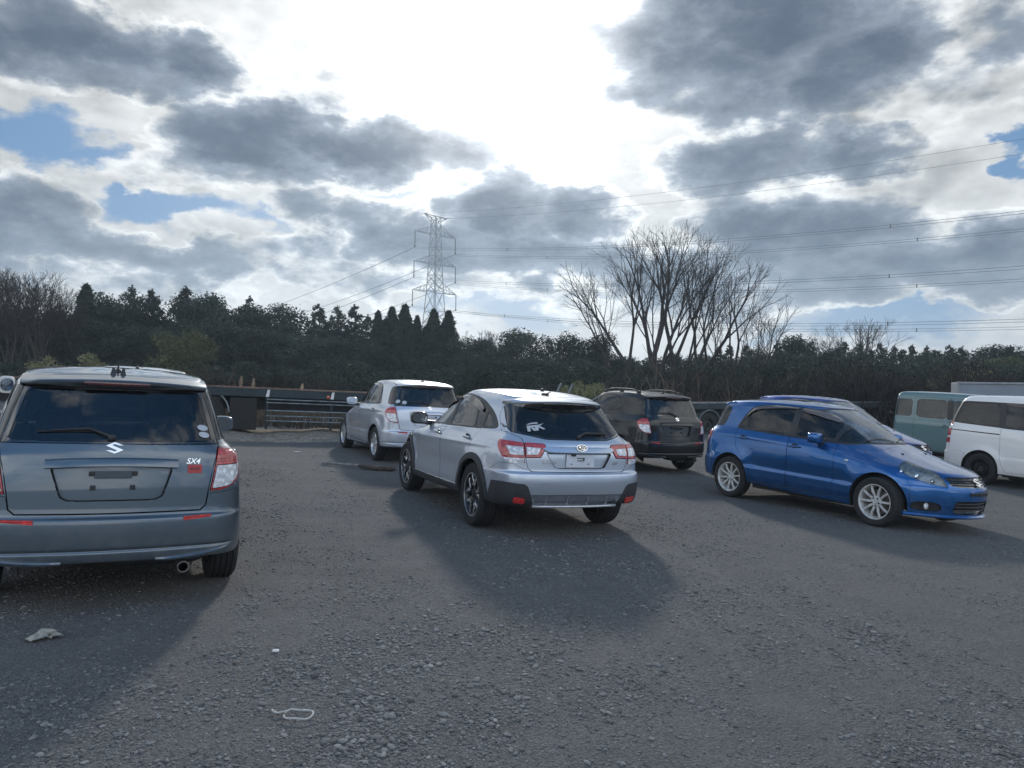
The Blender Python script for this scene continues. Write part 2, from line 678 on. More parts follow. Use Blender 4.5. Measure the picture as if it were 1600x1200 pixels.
    # -- lookups
    def normal(self, co):
        k = (round(co[0], 5), round(abs(co[1]), 5), round(co[2], 5))
        n = self.ncache.get(k)
        if n is None:
            loc, fn, fi, _ = self.bvh.find_nearest(Vector(k))
            a, b, c = self.tris[fi]
            pa, pb, pc = (Vector(self.flat[i]) for i in (a, b, c))
            v0, v1, v2 = pb - pa, pc - pa, loc - pa
            d00, d01, d11, d20, d21 = v0.dot(v0), v0.dot(v1), v1.dot(v1), v2.dot(v0), v2.dot(v1)
            den = d00 * d11 - d01 * d01
            if abs(den) < 1e-14:
                n = Vector(self.fn[a])
            else:
                v = (d11 * d20 - d01 * d21) / den
                w = (d00 * d21 - d01 * d20) / den
                n = Vector(self.fn[a]) * (1 - v - w) + Vector(self.fn[b]) * v + Vector(self.fn[c]) * w
            n.normalize()
            self.ncache[k] = n
        return n if co[1] >= 0 else Vector((n.x, -n.y, n.z))

    def hit(self, origin, d):
        r = self.bvh.ray_cast(Vector(origin), Vector(d).normalized())
        return r[0]

    def side_y(self, x, z):
        h = self.hit((x, 3, z), (0, -1, 0))
        return h.y if h else 0.8

    def rear_x(self, y, z):
        h = self.hit((-5, abs(y), z), (1, 0, 0))
        return h.x if h else -2

    def front_x(self, y, z):
        h = self.hit((5, abs(y), z), (-1, 0, 0))
        return h.x if h else 2

    def roof_z(self, x, y):
        h = self.hit((x, abs(y), 4), (0, 0, -1))
        return h.z if h else 1.5

    # -- cutting
    def region(self, name, cuts, lim=None, frm=('body',), mirror='pair', off=0.0, rim=0.02, gap=0.0025,
               mat='paint', parent='body', part=None, delete=False, inner=None):
        bm, tl = self.bm, self.tl
        if name not in self.tags:
            self.tags[name] = len(self.tags)
            self.regions.append(dict(name=name, mirror=mirror, off=off, rim=rim, gap=gap, mat=mat, parent=parent,
                                     part=part or name, delete=delete, inner=inner))
        ok = {self.tags[f] for f in frm}
        cuts = [(a, p) for a, p in cuts]
        boxes = []
        for a, p in cuts:
            u, v, _ = AXES[a]
            boxes.append((u, v, min(q[0] for q in p), max(q[0] for q in p), min(q[1] for q in p), max(q[1] for q in p)))

        def near(f):
            c = f.calc_center_median()
            if lim and not lim(c):
                return False
            for u, v, a0, a1, b0, b1 in boxes:
                us = [w.co[u] for w in f.verts]
                vs = [w.co[v] for w in f.verts]
                if max(us) < a0 - 1e-4 or min(us) > a1 + 1e-4 or max(vs) < b0 - 1e-4 or min(vs) > b1 + 1e-4:
                    return False
            return True
        for (a, poly) in cuts:
            u, v, dpt = AXES[a]
            cand = {f for f in bm.faces if f[tl] in ok and near(f)}
            n = len(poly)
            for i in range(n):
                p, q = poly[i], poly[(i + 1) % n]
                eu, ev = q[0] - p[0], q[1] - p[1]
                L = math.hypot(eu, ev)
                if L < 1e-6:
                    continue
                no = Vector((0, 0, 0))
                no[u], no[v] = -ev / L, eu / L
                co = Vector((0, 0, 0))
                co[u], co[v] = p
                lo_u, hi_u = min(p[0], q[0]) - 1e-4, max(p[0], q[0]) + 1e-4
                lo_v, hi_v = min(p[1], q[1]) - 1e-4, max(p[1], q[1]) + 1e-4
                sel = []
                for f in cand:
                    us = [w.co[u] for w in f.verts]
                    vs = [w.co[v] for w in f.verts]
                    if max(us) < lo_u or min(us) > hi_u or max(vs) < lo_v or min(vs) > hi_v:
                        continue
                    ds = [(w.co - co).dot(no) for w in f.verts]
                    if min(ds) < -1e-5 and max(ds) > 1e-5:
                        sel.append(f)
                if not sel:
                    continue
                geom = list({x for f in sel for x in ([f] + list(f.edges) + list(f.verts))})
                r = bmesh.ops.bisect_plane(bm, geom=geom, dist=1e-5, plane_co=co, plane_no=no)
                new = set()
                for g in r['geom_cut']:
                    new.update(g.link_faces)
                cand = {f for f in cand if f.is_valid}
                for f in new:
                    if f[tl] in ok and (not lim or lim(f.calc_center_median())):
                        cand.add(f)
        t = self.tags[name]
        for f in bm.faces:
            if f[tl] in ok:
                c = f.calc_center_median()
                if lim and not lim(c):
                    continue
                if all(inside(p, c[AXES[a][0]], c[AXES[a][1]]) for a, p in cuts):
                    f[tl] = t

    # -- making meshes
    def extract(self, tagname, side, off=0.0, rim=0.02, gap=0.0):
        t = self.tags[tagname]
        faces = [f for f in self.bm.faces if f[self.tl] == t]
        if not faces:
            return None
        fs = set(faces)
        idx, V, N = {}, [], []
        for f in faces:
            for v in f.verts:
                if v not in idx:
                    idx[v] = len(V)
                    V.append(v.co.copy())
                    N.append(self.normal(v.co))
        polys = [[idx[v] for v in f.verts] for f in faces]
        bnd = []
        push = {}
        for f in faces:
            lo = f.loops
            for l in lo:
                e = l.edge
                if sum(1 for g in e.link_faces if g in fs) == 1:
                    a, b = l.vert, l.link_loop_next.vert
                    if abs(a.co.y) < 1e-5 and abs(b.co.y) < 1e-5:
                        continue
                    bnd.append((idx[a], idx[b]))
                    d = (b.co - a.co)
                    if d.length > 1e-7:
                        c = self.normal((a.co + b.co) / 2).cross(d.normalized())
                        if c.dot(f.calc_center_median() - a.co) < 0:
                            c = -c
                        for w in (a, b):
                            push.setdefault(idx[w], []).append(c)
        if gap:
            for i, cs in push.items():
                s = Vector((0, 0, 0))
                for c in cs:
                    s += c
                if s.length > 1e-6:
                    s.normalize()
                    if abs(V[i].y) < 1e-5:
                        s.y = 0
                    V[i] = V[i] + s * gap
        if off:
            for i in range(len(V)):
                o = V[i] + N[i] * off
                if abs(V[i].y) < 1e-5:
                    o.y = 0
                V[i] = o
        LN = [[N[i] for i in p] for p in polys]
        nface = len(polys)
        if rim:
            for a, b in bnd:
                q = []
                for w, k in ((b, 0), (a, 0), (a, 1), (b, 1)):
                    p = V[w] - N[w] * (rim * k)
                    if abs(V[w].y) < 1e-5:
                        p.y = 0
                    q.append(p)
                n = (q[1] - q[0]).cross(q[2] - q[0])
                if n.length < 1e-10:
                    continue
                n.normalize()
                i0 = len(V)
                V += q
                N += [N[b], N[a], N[a], N[b]]
                polys.append([i0, i0 + 1, i0 + 2, i0 + 3])
                LN.append([n] * 4)
        # orientation of the original faces: outward
        vote = 0.0
        for p in polys[:len(faces)]:
            fn = (V[p[1]] - V[p[0]]).cross(V[p[2]] - V[p[0]])
            vote += fn.dot(N[p[0]])
        if vote < 0:
            k = len(faces)
            polys = [p[::-1] for p in polys[:k]] + polys[k:]
            LN = [p[::-1] for p in LN[:k]] + LN[k:]

        def mirrored():
            return ([Vector((v.x, -v.y, v.z)) for v in V], [p[::-1] for p in polys],
                    [[Vector((n.x, -n.y, n.z)) for n in q[::-1]] for q in LN])
        if side == 'left':
            vv, pp, ln = V, polys, LN
        elif side == 'right':
            vv, pp, ln = mirrored()
        else:
            v2, p2, l2 = mirrored()
            key = {i: i for i in range(len(V)) if abs(V[i].y) < 1e-5}
            vv, remap = list(V), []
            for i in range(len(V)):
                if i in key:
                    remap.append(i)
                else:
                    remap.append(len(vv))
                    vv.append(v2[i])
            pp = polys + [[remap[i] for i in p] for p in p2]
            ln = LN + l2
        pc, lc = [], []
        for p, l in zip(pp, ln):
            if len(set(p)) == len(p) and len(p) >= 3:
                pc.append(p)
                lc.append(l)
        me = bpy.data.meshes.new(tagname)
        me.from_pydata([v[:] for v in vv], [], pc)
        me.update()
        me.polygons.foreach_set('use_smooth', [True] * len(me.polygons))
        flat = [n[:] for l in lc for n in l]
        if len(flat) == len(me.loops):
            me.normals_split_custom_set(flat)
        return me

    def finish(self):
        """list of (key, side, part name, parent key, material, mesh)"""
        out = [('body', None, 'body', None, 'paint', self.extract('body', 'both', 0, 0.022, 0.0))]
        for r in self.regions:
            if r['delete']:
                continue
            sides = ('left', 'right') if r['mirror'] == 'pair' else ('both',)
            for s in sides:
                me = self.extract(r['name'], s, r['off'], r['rim'], r['gap'])
                if me:
                    out.append((r['name'], s if s != 'both' else None, r['part'], r['parent'], r['mat'], me))
                if me and r['inner']:
                    nm, depth, mt = r['inner']
                    me2 = self.extract(r['name'], s, -depth, -depth, 0.001)
                    out.append((r['name'] + nm, s if s != 'both' else None, nm, r['name'], mt, me2))
        self.bm.free()
        return out


# ------------------------------------------------------------------ wheels
def wheel_meshes(kind, Rt, Rr, W):
    t = MB()
    h = W / 2
    g = 0.010
    prof = [(Rr - 0.005, -h * 0.80), (Rr + 0.012, -h * 0.93), (Rr + (Rt - Rr) * 0.5, -h * 1.0), (Rt - 0.03, -h * 0.96),
            (Rt - 0.010, -h * 0.84), (Rt - 0.003, -h * 0.72)]
    for c in (-0.45, -0.15, 0.15, 0.45):
        w = 0.035
        prof += [(Rt, h * (c - w * 1.4) * 1.25), (Rt - g, h * (c - w) * 1.25), (Rt - g, h * (c + w) * 1.25), (Rt, h * (c + w * 1.4) * 1.25)]
    prof += [(Rt - 0.003, h * 0.72), (Rt - 0.010, h * 0.84), (Rt - 0.03, h * 0.96), (Rt - (Rt - Rr) * 0.30, h * 1.0),
             (Rr + (Rt - Rr) * 0.5, h * 1.0), (Rr + 0.012, h * 0.93), (Rr - 0.005, h * 0.80)]
    t.lathe(prof, 56)
    tyre = t.mesh('tyre', 'rubber', 28)
    barrel = MB()
    barrel.lathe([(Rr + 0.004, h * 0.80), (Rr + 0.008, h * 0.86), (Rr - 0.006, h * 0.86), (Rr - 0.014, h * 0.78), (Rr - 0.022, h * 0.55),
                  (Rr - 0.035, 0), (Rr - 0.03, -h * 0.85)], 56)
    y1 = h * 0.66

    def spoke(m, a0, a1, w0, w1, r0, r1, th=0.022, dish=0.02):
        """bar from hub radius r0 (angle a0) to rim radius r1 (angle a1)"""
        p0 = Vector((r0 * math.cos(a0), 0, r0 * math.sin(a0)))
        p1 = Vector((r1 * math.cos(a1), 0, r1 * math.sin(a1)))
        d = (p1 - p0).normalized()
        s = Vector((-d.z, 0, d.x))
        vs = []
        for p, w, yy in ((p0, w0, y1 - dish), ((p0 + p1) / 2, (w0 + w1) / 2, y1 + 0.004), (p1, w1, y1 - 0.002)):
            for sgn, dy, kk in ((-1, -th, 1.25), (-1, -0.004, 1.0), (-0.62, 0.0, 1.0), (0.62, 0.0, 1.0), (1, -0.004, 1.0), (1, -th, 1.25)):
                q = p + s * (sgn * w / 2 * kk)
                vs.append((q.x, yy + dy, q.z))
        fs = []
        for k in range(2):
            for i in range(5):
                fs.append((k * 6 + i, k * 6 + i + 1, (k + 1) * 6 + i + 1, (k + 1) * 6 + i))
        fs.append((0, 1, 2, 3, 4, 5))
        fs.append((12, 13, 14, 15, 16, 17))
        m.add(vs, fs, False)

    def hub(m, r, proud=0.0):
        m.lathe([(r, y1 - 0.05), (r, y1 - 0.018), (r * 0.9, y1 - 0.008 + proud), (r * 0.45, y1 - 0.006 + proud), (r * 0.42, y1 + 0.002 + proud),
                 (0.001, y1 + 0.004 + proud)], 24)
    rim = MB()
    extra = []
    if kind == 'ten':
        rim = barrel
        for k in range(10):
            a = 2 * math.pi * k / 10 + 0.12
            spoke(rim, a, a, 0.030, 0.024, 0.055, Rr - 0.012)
        hub(rim, 0.072)
        rim_mat = 'alloy_white'
        nb = MB()
        for k in range(5):
            a = 2 * math.pi * k / 5 + 0.43
            nb.tube([(0.052 * math.cos(a), y1 - 0.02, 0.052 * math.sin(a)), (0.052 * math.cos(a), y1 - 0.002, 0.052 * math.sin(a))], 0.011, 8)
        extra.append(('wheel_nut', nb.mesh('wheel_nut', 'alloy_black')))
    elif kind == 'star':
        rim = barrel
        rim_mat = 'alloy_black'
        for k in range(5):
            a = 2 * math.pi * k / 5 + 0.3
            spoke(rim, a, a, 0.085, 0.07, 0.05, Rr * 0.62, 0.03)
            for s in (-1, 1):
                spoke(rim, a + s * 0.12, a + s * 0.36, 0.055, 0.055, Rr * 0.5, Rr - 0.012, 0.026)
        hub(rim, 0.075)
        face = MB()
        y1 += 0.003
        for k in range(5):
            a = 2 * math.pi * k / 5 + 0.3
            for s in (-1, 1):
                spoke(face, a + s * 0.30, a + s * 0.12, 0.012, 0.026, 0.07, Rr * 0.60, 0.006, 0.02)
                spoke(face, a + s * 0.14, a + s * 0.40, 0.030, 0.026, Rr * 0.56, Rr - 0.008, 0.006, 0.004)
        face.lathe([(Rr + 0.007, h * 0.865), (Rr - 0.008, h * 0.865), (Rr - 0.010, h * 0.80)], 56)
        extra.append(('spoke_face', face.mesh('spoke_face', 'alloy')))
        y1 -= 0.003
    elif kind == 'five':
        rim = barrel
        rim_mat = 'alloy'
        for k in range(7):
            a = 2 * math.pi * k / 7
            spoke(rim, a, a, 0.062, 0.10, 0.05, Rr - 0.01, 0.03)
        hub(rim, 0.07)
    else:
        rim_mat = 'alloy_black' if kind == 'steel' else 'steel_dark'
        rim = barrel
        rim.lathe([(Rr - 0.03, y1 - 0.04), (Rr * 0.80, y1 - 0.055), (Rr * 0.62, y1 - 0.02), (Rr * 0.4, y1 - 0.02), (Rr * 0.34, y1 - 0.05), (0.001, y1 - 0.05)], 36)
        for k in range(10):
            a = 2 * math.pi * k / 10
            rim.tube([(Rr * 0.72 * math.cos(a), y1 - 0.06, Rr * 0.72 * math.sin(a)), (Rr * 0.72 * math.cos(a), y1 - 0.03, Rr * 0.72 * math.sin(a))], Rr * 0.09, 8)
        hub(rim, 0.05, -0.03)
    disc = MB()
    disc.lathe([(Rr * 0.72, -0.02), (Rr * 0.72, 0.0), (0.07, 0.002), (0.06, 0.03), (0.001, 0.03)], 32)
    return dict(tyre=tyre, rim=rim.mesh('rim', rim_mat, 30), disc=disc.mesh('brake_disc', 'brake_metal'), extra=extra)


def add_wheel(root, wm, x, y, r, flip, turn=0.0, spin=0.0):
    w = bpy.data.objects.new('wheel', None)
    COL.objects.link(w)
    w.parent = root
    w.location = (x, y, r)
    w.rotation_euler = (0, 0, (math.pi if flip else 0) + turn)
    M = Matrix.Rotation(spin, 4, 'Y')
    for nm, me in [('tyre', wm['tyre']), ('rim', wm['rim']), ('brake_disc', wm['disc'])] + wm['extra']:
        o = obj(nm, me, w)
        o.rotation_euler = (0, spin, 0)
    return w


# ------------------------------------------------------------------ car assembly
class Model:
    def __init__(self, body):
        self.b = body
        self.parts = None
        self.extra = []          # (name, mesh, parent key, side, material)

    def close(self):
        self.parts = self.b.finish()
        return self

    def add(self, name, mb, mat, parent=None, side=None, angle=35):
        me = mb if isinstance(mb, bpy.types.Mesh) else mb.mesh(name, None, angle)
        self.extra.append((name, me, parent, side, mat))


def instance(model, name, mw, label, paint, group=None, wheels=None, axles=None, tracks=0.0, swap=None, skip=(), labels=None, turn=0.0, cat='car'):
    root = empty(name, label, cat, mw, group)
    made = {}
    swap = swap or {}

    def setmat(o, key):
        key = swap.get((o.name.split('.')[0], key), swap.get(key, key))
        m = MATS[paint if key == 'paint' else key]
        if len(o.data.materials) == 0:
            o.data.materials.append(m)
        if o.data.materials[0] != m:
            o.material_slots[0].link = 'OBJECT'
            o.material_slots[0].material = m
    for key, side, part, parent, mat, me in model.parts:
        if key in skip:
            continue
        p = root if parent in (None, 'body') else (made.get((parent, side)) or made.get((parent, None)) or root)
        o = obj(part, me, p)
        setmat(o, mat)
        made[(key, side)] = o
    for nm, me, parent, side, mat in model.extra:
        if nm in skip:
            continue
        p = root if parent is None else (made.get((parent, side)) or made.get((parent, None)) or root)
        o = obj(nm, me, p)
        setmat(o, mat)
        made.setdefault((nm, side), o)
    if wheels:
        for ax, x in enumerate(axles):
            for s in (1, -1):
                add_wheel(root, wheels, x, s * tracks, wheels['r'] - 0.006, s < 0, turn if ax == 0 else 0.0, 0.4 + x * 1.7 + s * 0.5)
    return root, made


def seat_set(m, rows, w=0.50, zc=0.56, head=True):
    """rows: (x of cushion, list of y, height of the back)"""
    for x, ys, hb in rows:
        for y in ys:
            c = MB()
            ww = w if len(ys) > 1 else w
            c.sbox((x, y, zc), (0.52, ww, 0.20), 0.4)
            M = Matrix.Translation((x - 0.27, y, zc + 0.03)) @ Matrix.Rotation(R(-14), 4, 'Y')
            c.sbox((0, 0, hb / 2), (0.17, ww, hb), 0.4, M)
            if head:
                c.sbox((0, 0, hb + 0.13), (0.11, min(0.27, ww * 0.6), 0.19), 0.5, M)
                for s in (-0.05, 0.05):
                    c.tube([(0, s, hb - 0.02), (0, s, hb + 0.06)], 0.008, 6, M)
            m.add('seat', c, 'seat_cloth')


def cabin(m, x0, x1, w, zf, dash_x, dash_z, steer_y):
    c = MB()
    c.box(((x0 + x1) / 2, 0, zf - 0.05), (x1 - x0, w * 2, 0.10))
    m.add('cabin_floor', c, 'interior')
    d = MB()
    d.sbox((dash_x, 0, dash_z - 0.12), (0.50, w * 1.86, 0.34), 0.35)
    m.add('dashboard', d, 'interior')
    s = MB()
    M = Matrix.Translation((dash_x - 0.40, steer_y, dash_z - 0.05)) @ Matrix.Rotation(R(68), 4, 'Y')
    pts = [(0.18 * math.cos(a), 0.18 * math.sin(a), 0) for a in [2 * math.pi * i / 24 for i in range(25)]]
    s.tube(pts, 0.014, 8, M, False)
    for a in (0.3, math.pi - 0.3, -math.pi / 2):
        s.tube([(0, 0, -0.01), (0.18 * math.cos(a), 0.18 * math.sin(a), 0)], 0.016, 6, M)
    m.add('steering_wheel', s, 'interior')


def wells(m, axles, R_, half):
    for ax in axles:
        for s in (1, -1):
            w = MB()
            n = 18
            vs, fs = [], []
            ring = []
            for i in range(n + 1):
                a = math.pi * (-0.12 + 1.24 * i / n)
                x, z = ax + R_ * math.cos(a), 0.32 + R_ * math.sin(a)
                h = m.b.hit((x, 3, z), (0, -1, 0))
                yo = max(0.53, min(half, h.y if h else 0.5) - 0.035)
                vs += [(x, s * yo, z), (x, s * 0.52, z)]
                ring.append((x, s * 0.53, z))
            for i in range(n):
                fs.append((2 * i, 2 * i + 1, 2 * i + 3, 2 * i + 2))
            w.add(vs, fs)
            w.add([(ax, s * 0.53, 0.32)] + ring, [(0, i + 1, i + 2) for i in range(n)])
            m.add('wheel_arch_liner', w, 'interior')


def underbody(m, x0, x1, axles, zb, wid, R_):
    u = MB()
    a0, a1 = min(axles), max(axles)
    u.box(((x0 + x1) / 2, 0, zb + 0.17), (x1 - x0 - .3, 1.0, 0.20))
    u.box(((a0 + a1) / 2, 0, zb + 0.075), (a1 - a0 - 2 * R_ - 0.06, wid * 2, 0.15))
    u.box(((x0 + a0 - R_) / 2 + 0.06, 0, zb + 0.19), (a0 - R_ - x0 - 0.12, wid * 2 - 0.2, 0.16))
    u.box(((x1 + a1 + R_) / 2 - 0.04, 0, zb + 0.11), (x1 - a1 - R_ - 0.10, 1.0, 0.14))
    for ax in axles:
        u.tube([(ax, -0.70, 0.33), (ax, 0.70, 0.33)], 0.045, 10)
        for s in (-1, 1):
            u.tube([(ax + 0.04, s * 0.56, 0.30), (ax - 0.03, s * 0.52, 0.62)], 0.05, 10)
            u.tube([(ax, s * 0.55, 0.28), (ax + (0.35 if ax < 0 else -0.35), s * 0.42, 0.30)], 0.03, 8)
    m.add('underbody', u, 'interior')


def mirror(m, x, z, y, scale=(0.15, 0.22, 0.145), mat='paint', arm=None):
    for s, sd in ((1, 'left'), (-1, 'right')):
        c = MB()
        M = Matrix.Translation((x, s * y, z)) @ Matrix.Rotation(R(-8 * s), 4, 'Z')
        c.sbox((0.02, 0, 0), scale, 0.55, None, 24, 16)
        back = 0.02 - scale[0] / 2 + 0.03
        c.v = [tuple(M @ Vector((max(x_, back), y_, z_))) for x_, y_, z_ in c.v]
        m.add('door_mirror', c, mat, None, sd)
        g = MB()
        poly = chaikin([(-scale[1] * .40, -scale[2] * .36), (scale[1] * .40, -scale[2] * .36), (scale[1] * .40, scale[2] * .36), (-scale[1] * .40, scale[2] * .36)], 2)
        M2 = M @ Matrix.Translation((back + 0.001, 0, 0)) @ Matrix(((0, 0, -1, 0), (1, 0, 0, 0), (0, 1, 0, 0), (0, 0, 0, 1)))
        g.prism(poly, 0.0, 0.006, M2)
        m.add('mirror_glass', g, 'mirror_silver', 'door_mirror', sd)
        a = MB()
        yin = m.b.side_y(x + 0.02, z - 0.05)
        a.tube([(x + 0.03, s * (yin - 0.02), z - 0.07), (x + 0.03, s * (y - 0.03), z - 0.055)], (0.035, 0.03), 10)
        m.add('mirror_arm', a, 'black_trim', 'door_mirror', sd)


def handle(m, x, z, door, mat='paint', w=0.20):
    y = m.b.side_y(x, z)
    for s, sd in ((1, 'left'), (-1, 'right')):
        c = MB()
        n = m.b.normal((x, y, z))
        c.sbox((x + 0.01, s * (y + 0.016), z), (w, 0.030, 0.030), 0.6, None, 20, 10)
        m.add('door_handle', c, mat, door, sd)
        r = MB()
        poly = [(0.055 * math.cos(2 * math.pi * i / 20), 0.034 * math.sin(2 * math.pi * i / 20)) for i in range(20)]
        M2 = Matrix.Translation((x + 0.01, s * (y + 0.001), z + 0.008)) @ Matrix(((1, 0, 0, 0), (0, 0, -s, 0), (0, 1, 0, 0), (0, 0, 0, 1)))
        r.prism(poly, -0.004 if s < 0 else -0.004, 0.004, M2)
        m.add('handle_recess', r, 'black_trim', door, sd)


def flat_on_rear(b, y, z, out=0.002):
    """matrix whose xy plane lies on the tail at y,z (x to the right of a viewer behind)"""
    x = b.rear_x(y, z)
    n = b.normal((x, y, z))
    right = Vector((0, -1, 0))
    right = (right - n * right.dot(n)).normalized()
    up = n.cross(right)
    M = Matrix((right, up, n)).transposed().to_4x4()
    M.translation = Vector((x, y, z)) + n * out
    return M


def flat_on_front(b, y, z, out=0.002):
    x = b.front_x(y, z)
    n = b.normal((x, y, z))
    right = Vector((0, 1, 0))
    right = (right - n * right.dot(n)).normalized()
    up = n.cross(right)
    M = Matrix((right, up, n)).transposed().to_4x4()
    M.translation = Vector((x, y, z)) + n * out
    return M


S_LOGO = [(-1, .38), (0, 1), (1, .42), (.45, .42), (0, .66), (-.30, .45), (1, -.38), (0, -1), (-1, -.42), (-.45, -.42), (0, -.66), (.30, -.45)]


def s_emblem(m, M, size, parent=None, mat='chrome', depth=0.008):
    e = MB()
    # the diagonal bar and the two hooks, each convex enough to fill cleanly
    s = size
    for poly in ([(-1, .38), (-.30, .45), (1, -.38), (.30, -.45)], [(-1, .38), (0, 1), (0, .66), (-.30, .45)], [(0, 1), (1, .42), (.45, .42), (0, .66)],
                 [(1, -.38), (0, -1), (0, -.66), (.30, -.45)], [(0, -1), (-1, -.42), (-.45, -.42), (0, -.66)]):
        e.prism([(x * s, y * s) for x, y in poly][::-1], 0, depth, M)
    m.add('emblem', e, mat, parent)


def ribbon(b, pts, h, out0, out1, thick=0.004, side=1):
    """strip that follows the side of the cabin: pts of (x, z) for the top edge, h drop"""
    mb = MB()
    n = len(pts)
    vs = []
    for k, (x, z) in enumerate(pts):
        y = b.side_y(x, z)
        d = h * (0.35 + 0.65 * min(1.0, k / (0.3 * n), (n - 1 - k) / (0.2 * n) + 0.3))
        y2 = b.side_y(x, z - d)
        for (yy, zz) in ((y + out0, z), ((y + y2) / 2 + out1, z - d * 0.5), (y2 + out1 * 1.15, z - d)):
            vs.append((x, side * yy, zz))
            vs.append((x, side * (yy - thick), zz))
    fs = []
    for k in range(n - 1):
        a = k * 6
        c = a + 6
        fs += [(a, a + 2, c + 2, c), (a + 2, a + 4, c + 4, c + 2), (a + 1, c + 1, c + 3, a + 3), (a + 3, c + 3, c + 5, a + 5),
               (a, c, c + 1, a + 1), (a + 4, a + 5, c + 5, c + 4)]
    fs += [(0, 1, 3, 2), (2, 3, 5, 4)]
    a = (n - 1) * 6
    fs += [(a, a + 2, a + 3, a + 1), (a + 2, a + 4, a + 5, a + 3)]
    mb.add(vs, fs)
    return mb


def offset_y(b, pts, out):
    return [(x, b.side_y(x, z) + out, z) for x, z in pts]


def lim_rear(c):
    return c.x < -1.2


def lim_front(c):
    return c.x > 0.35


def lim_side(c):
    return c.y > 0.38


# ================================================================== compact crossover hatchback
def build_hatch():
    AX = (1.25, -1.25)
    rows = [
        # zr   zf   zc    xr     xf     w     br   bf   tr   tf   rr   rf
        (.300, .175, 0, -1.90, 1.98, .790, .10, .40, .05, .12, .16, .26),
        (.318, .19, 0, -1.985, 2.06, .835, .10, .42, .05, .12, .18, .28),
        (.372, .30, 0, -2.000, 2.105, .855, .11, .44, .055, .13, .20, .30),
        (.392, .325, 0, -1.992, 2.108, .858, .11, .44, .055, .13, .20, .30),
        (.41, .35, 0, -2.012, 2.112, .862, .11, .44, .055, .13, .20, .30),
        (.50, .46, 0, -2.015, 2.12, .868, .11, .44, .055, .13, .21, .30),
        (.585, .55, 0, -2.01, 2.115, .871, .11, .44, .055, .13, .21, .30),
        (.615, .585, 0, -1.982, 2.105, .871, .10, .44, .055, .135, .21, .30),
        (.80, .645, 0, -1.968, 2.075, .868, .10, .43, .06, .14, .20, .30),
        (.92, .73, 0, -1.955, 1.97, .862, .10, .42, .07, .15, .20, .30),
        (1.00, .835, 0, -1.940, 1.60, .848, .10, .36, .085, .15, .19, .28),
        (1.045, .935, 0, -1.925, 1.24, .822, .10, .30, .10, .135, .18, .22),
        (1.072, 1.00, 0, -1.915, 1.06, .796, .10, .27, .105, .125, .17, .20),
        (1.10, 1.04, .0, -1.905, .95, .772, .10, .25, .105, .12, .16, .18),
        (1.28, 1.26, .01, -1.83, .56, .704, .10, .22, .09, .10, .13, .15),
        (1.43, 1.42, .022, -1.755, .245, .636, .10, .20, .075, .09, .11, .13),
        (1.475, 1.468, .032, -1.715, .135, .592, .10, .19, .07, .08, .10, .12),
    ]

    def disp(x, y, z):
        if y > 0.55:
            for ax in AX:
                r = math.hypot(x - ax, z - 0.33)
                k = smooth01(0.60, 0.37, r) * smooth01(0.95, 0.6, z)
                y += 0.026 * k
            # groove low on the doors and a soft shoulder line
            if abs(x) < 1.1:
                f = smooth01(1.0, 0.86, abs(x))
                zl = 0.50 - 0.02 * x
                d = z - zl
                y -= 0.016 * f * smooth01(-0.005, 0.022, d) * smooth01(0.20, 0.03, d)
                y -= 0.012 * f * smooth01(0.40, 0.27, z)
            f = smooth01(1.7, 1.2, x)
            d = z - (0.935 + 0.028 * -x)
            y += 0.008 * f * math.exp(-(d / 0.03) ** 2)
        return x, y, z
    b = Body(rows, 0.058, disp)
    for ax in AX:
        b.region('arch', [('side', circle(ax, 0.325, 0.368, 40))], lim=lambda c: c.y > 0.42, delete=True)
    # glass ---------------------------------------------------------------
    dlo = chaikin([(.99, .985), (.57, 1.225), (.27, 1.392), (0.04, 1.462), (-.55, 1.485), (-.90, 1.462), (-1.06, 1.395), (-1.24, 1.095), (-1.20, 1.075), (.2, 1.02)], 2)
    b.region('window_trim', [('side', dlo)], lim=lim_side, mat='black_trim', off=-0.002, gap=0.001)
    b.region('quarter_window', [('side', chaikin([(.93, 1.018), (.555, 1.218), (.555, 1.030)], 1, .07))], lim=lim_side, frm=('window_trim',), mat='glass_light', off=-0.006, rim=0.01)
    b.region('front_window', [('side', chaikin([(.50, 1.035), (.48, 1.245), (.26, 1.370), (.02, 1.436), (-.105, 1.448), (-.105, 1.052)], 1, .12))], lim=lim_side,
             frm=('window_trim',), mat='glass_light', off=-0.007, rim=0.01, parent='front_door', part='window')
    b.region('back_window', [('side', chaikin([(-.215, 1.058), (-.215, 1.452), (-.55, 1.462), (-.86, 1.44), (-.97, 1.40), (-1.03, 1.31), (-1.03, 1.090)], 1, .14))], lim=lim_side,
             frm=('window_trim',), mat='glass_dark', off=-0.007, rim=0.01, parent='rear_door', part='window')
    b.region('fixed_window', [('side', chaikin([(-1.065, 1.092), (-1.065, 1.30), (-1.205, 1.10)], 1, .12))], lim=lim_side,
             frm=('window_trim',), mat='glass_dark', off=-0.006, rim=0.01)
    ws = chaikin([(-.3, 1.028), (.30, 1.025), (.60, 1.018), (.60, 1.06), (.495, 1.415), (.455, 1.448), (.25, 1.474), (-.3, 1.482)], 1, .12)
    b.region('windscreen_surround', [('front', ws)], lim=lambda c: c.x > 0.02, mat='black_trim', mirror='center', off=-0.002, gap=0.001)
    wi = chaikin([(-.3, 1.055), (.30, 1.052), (.575, 1.055), (.475, 1.405), (.44, 1.432), (.25, 1.460), (-.3, 1.468)], 1, .12)
    b.region('windscreen', [('front', wi)], lim=lambda c: c.x > 0.02, frm=('windscreen_surround',), mat='glass_screen', mirror='center', off=-0.004, rim=0.008, gap=0.0)
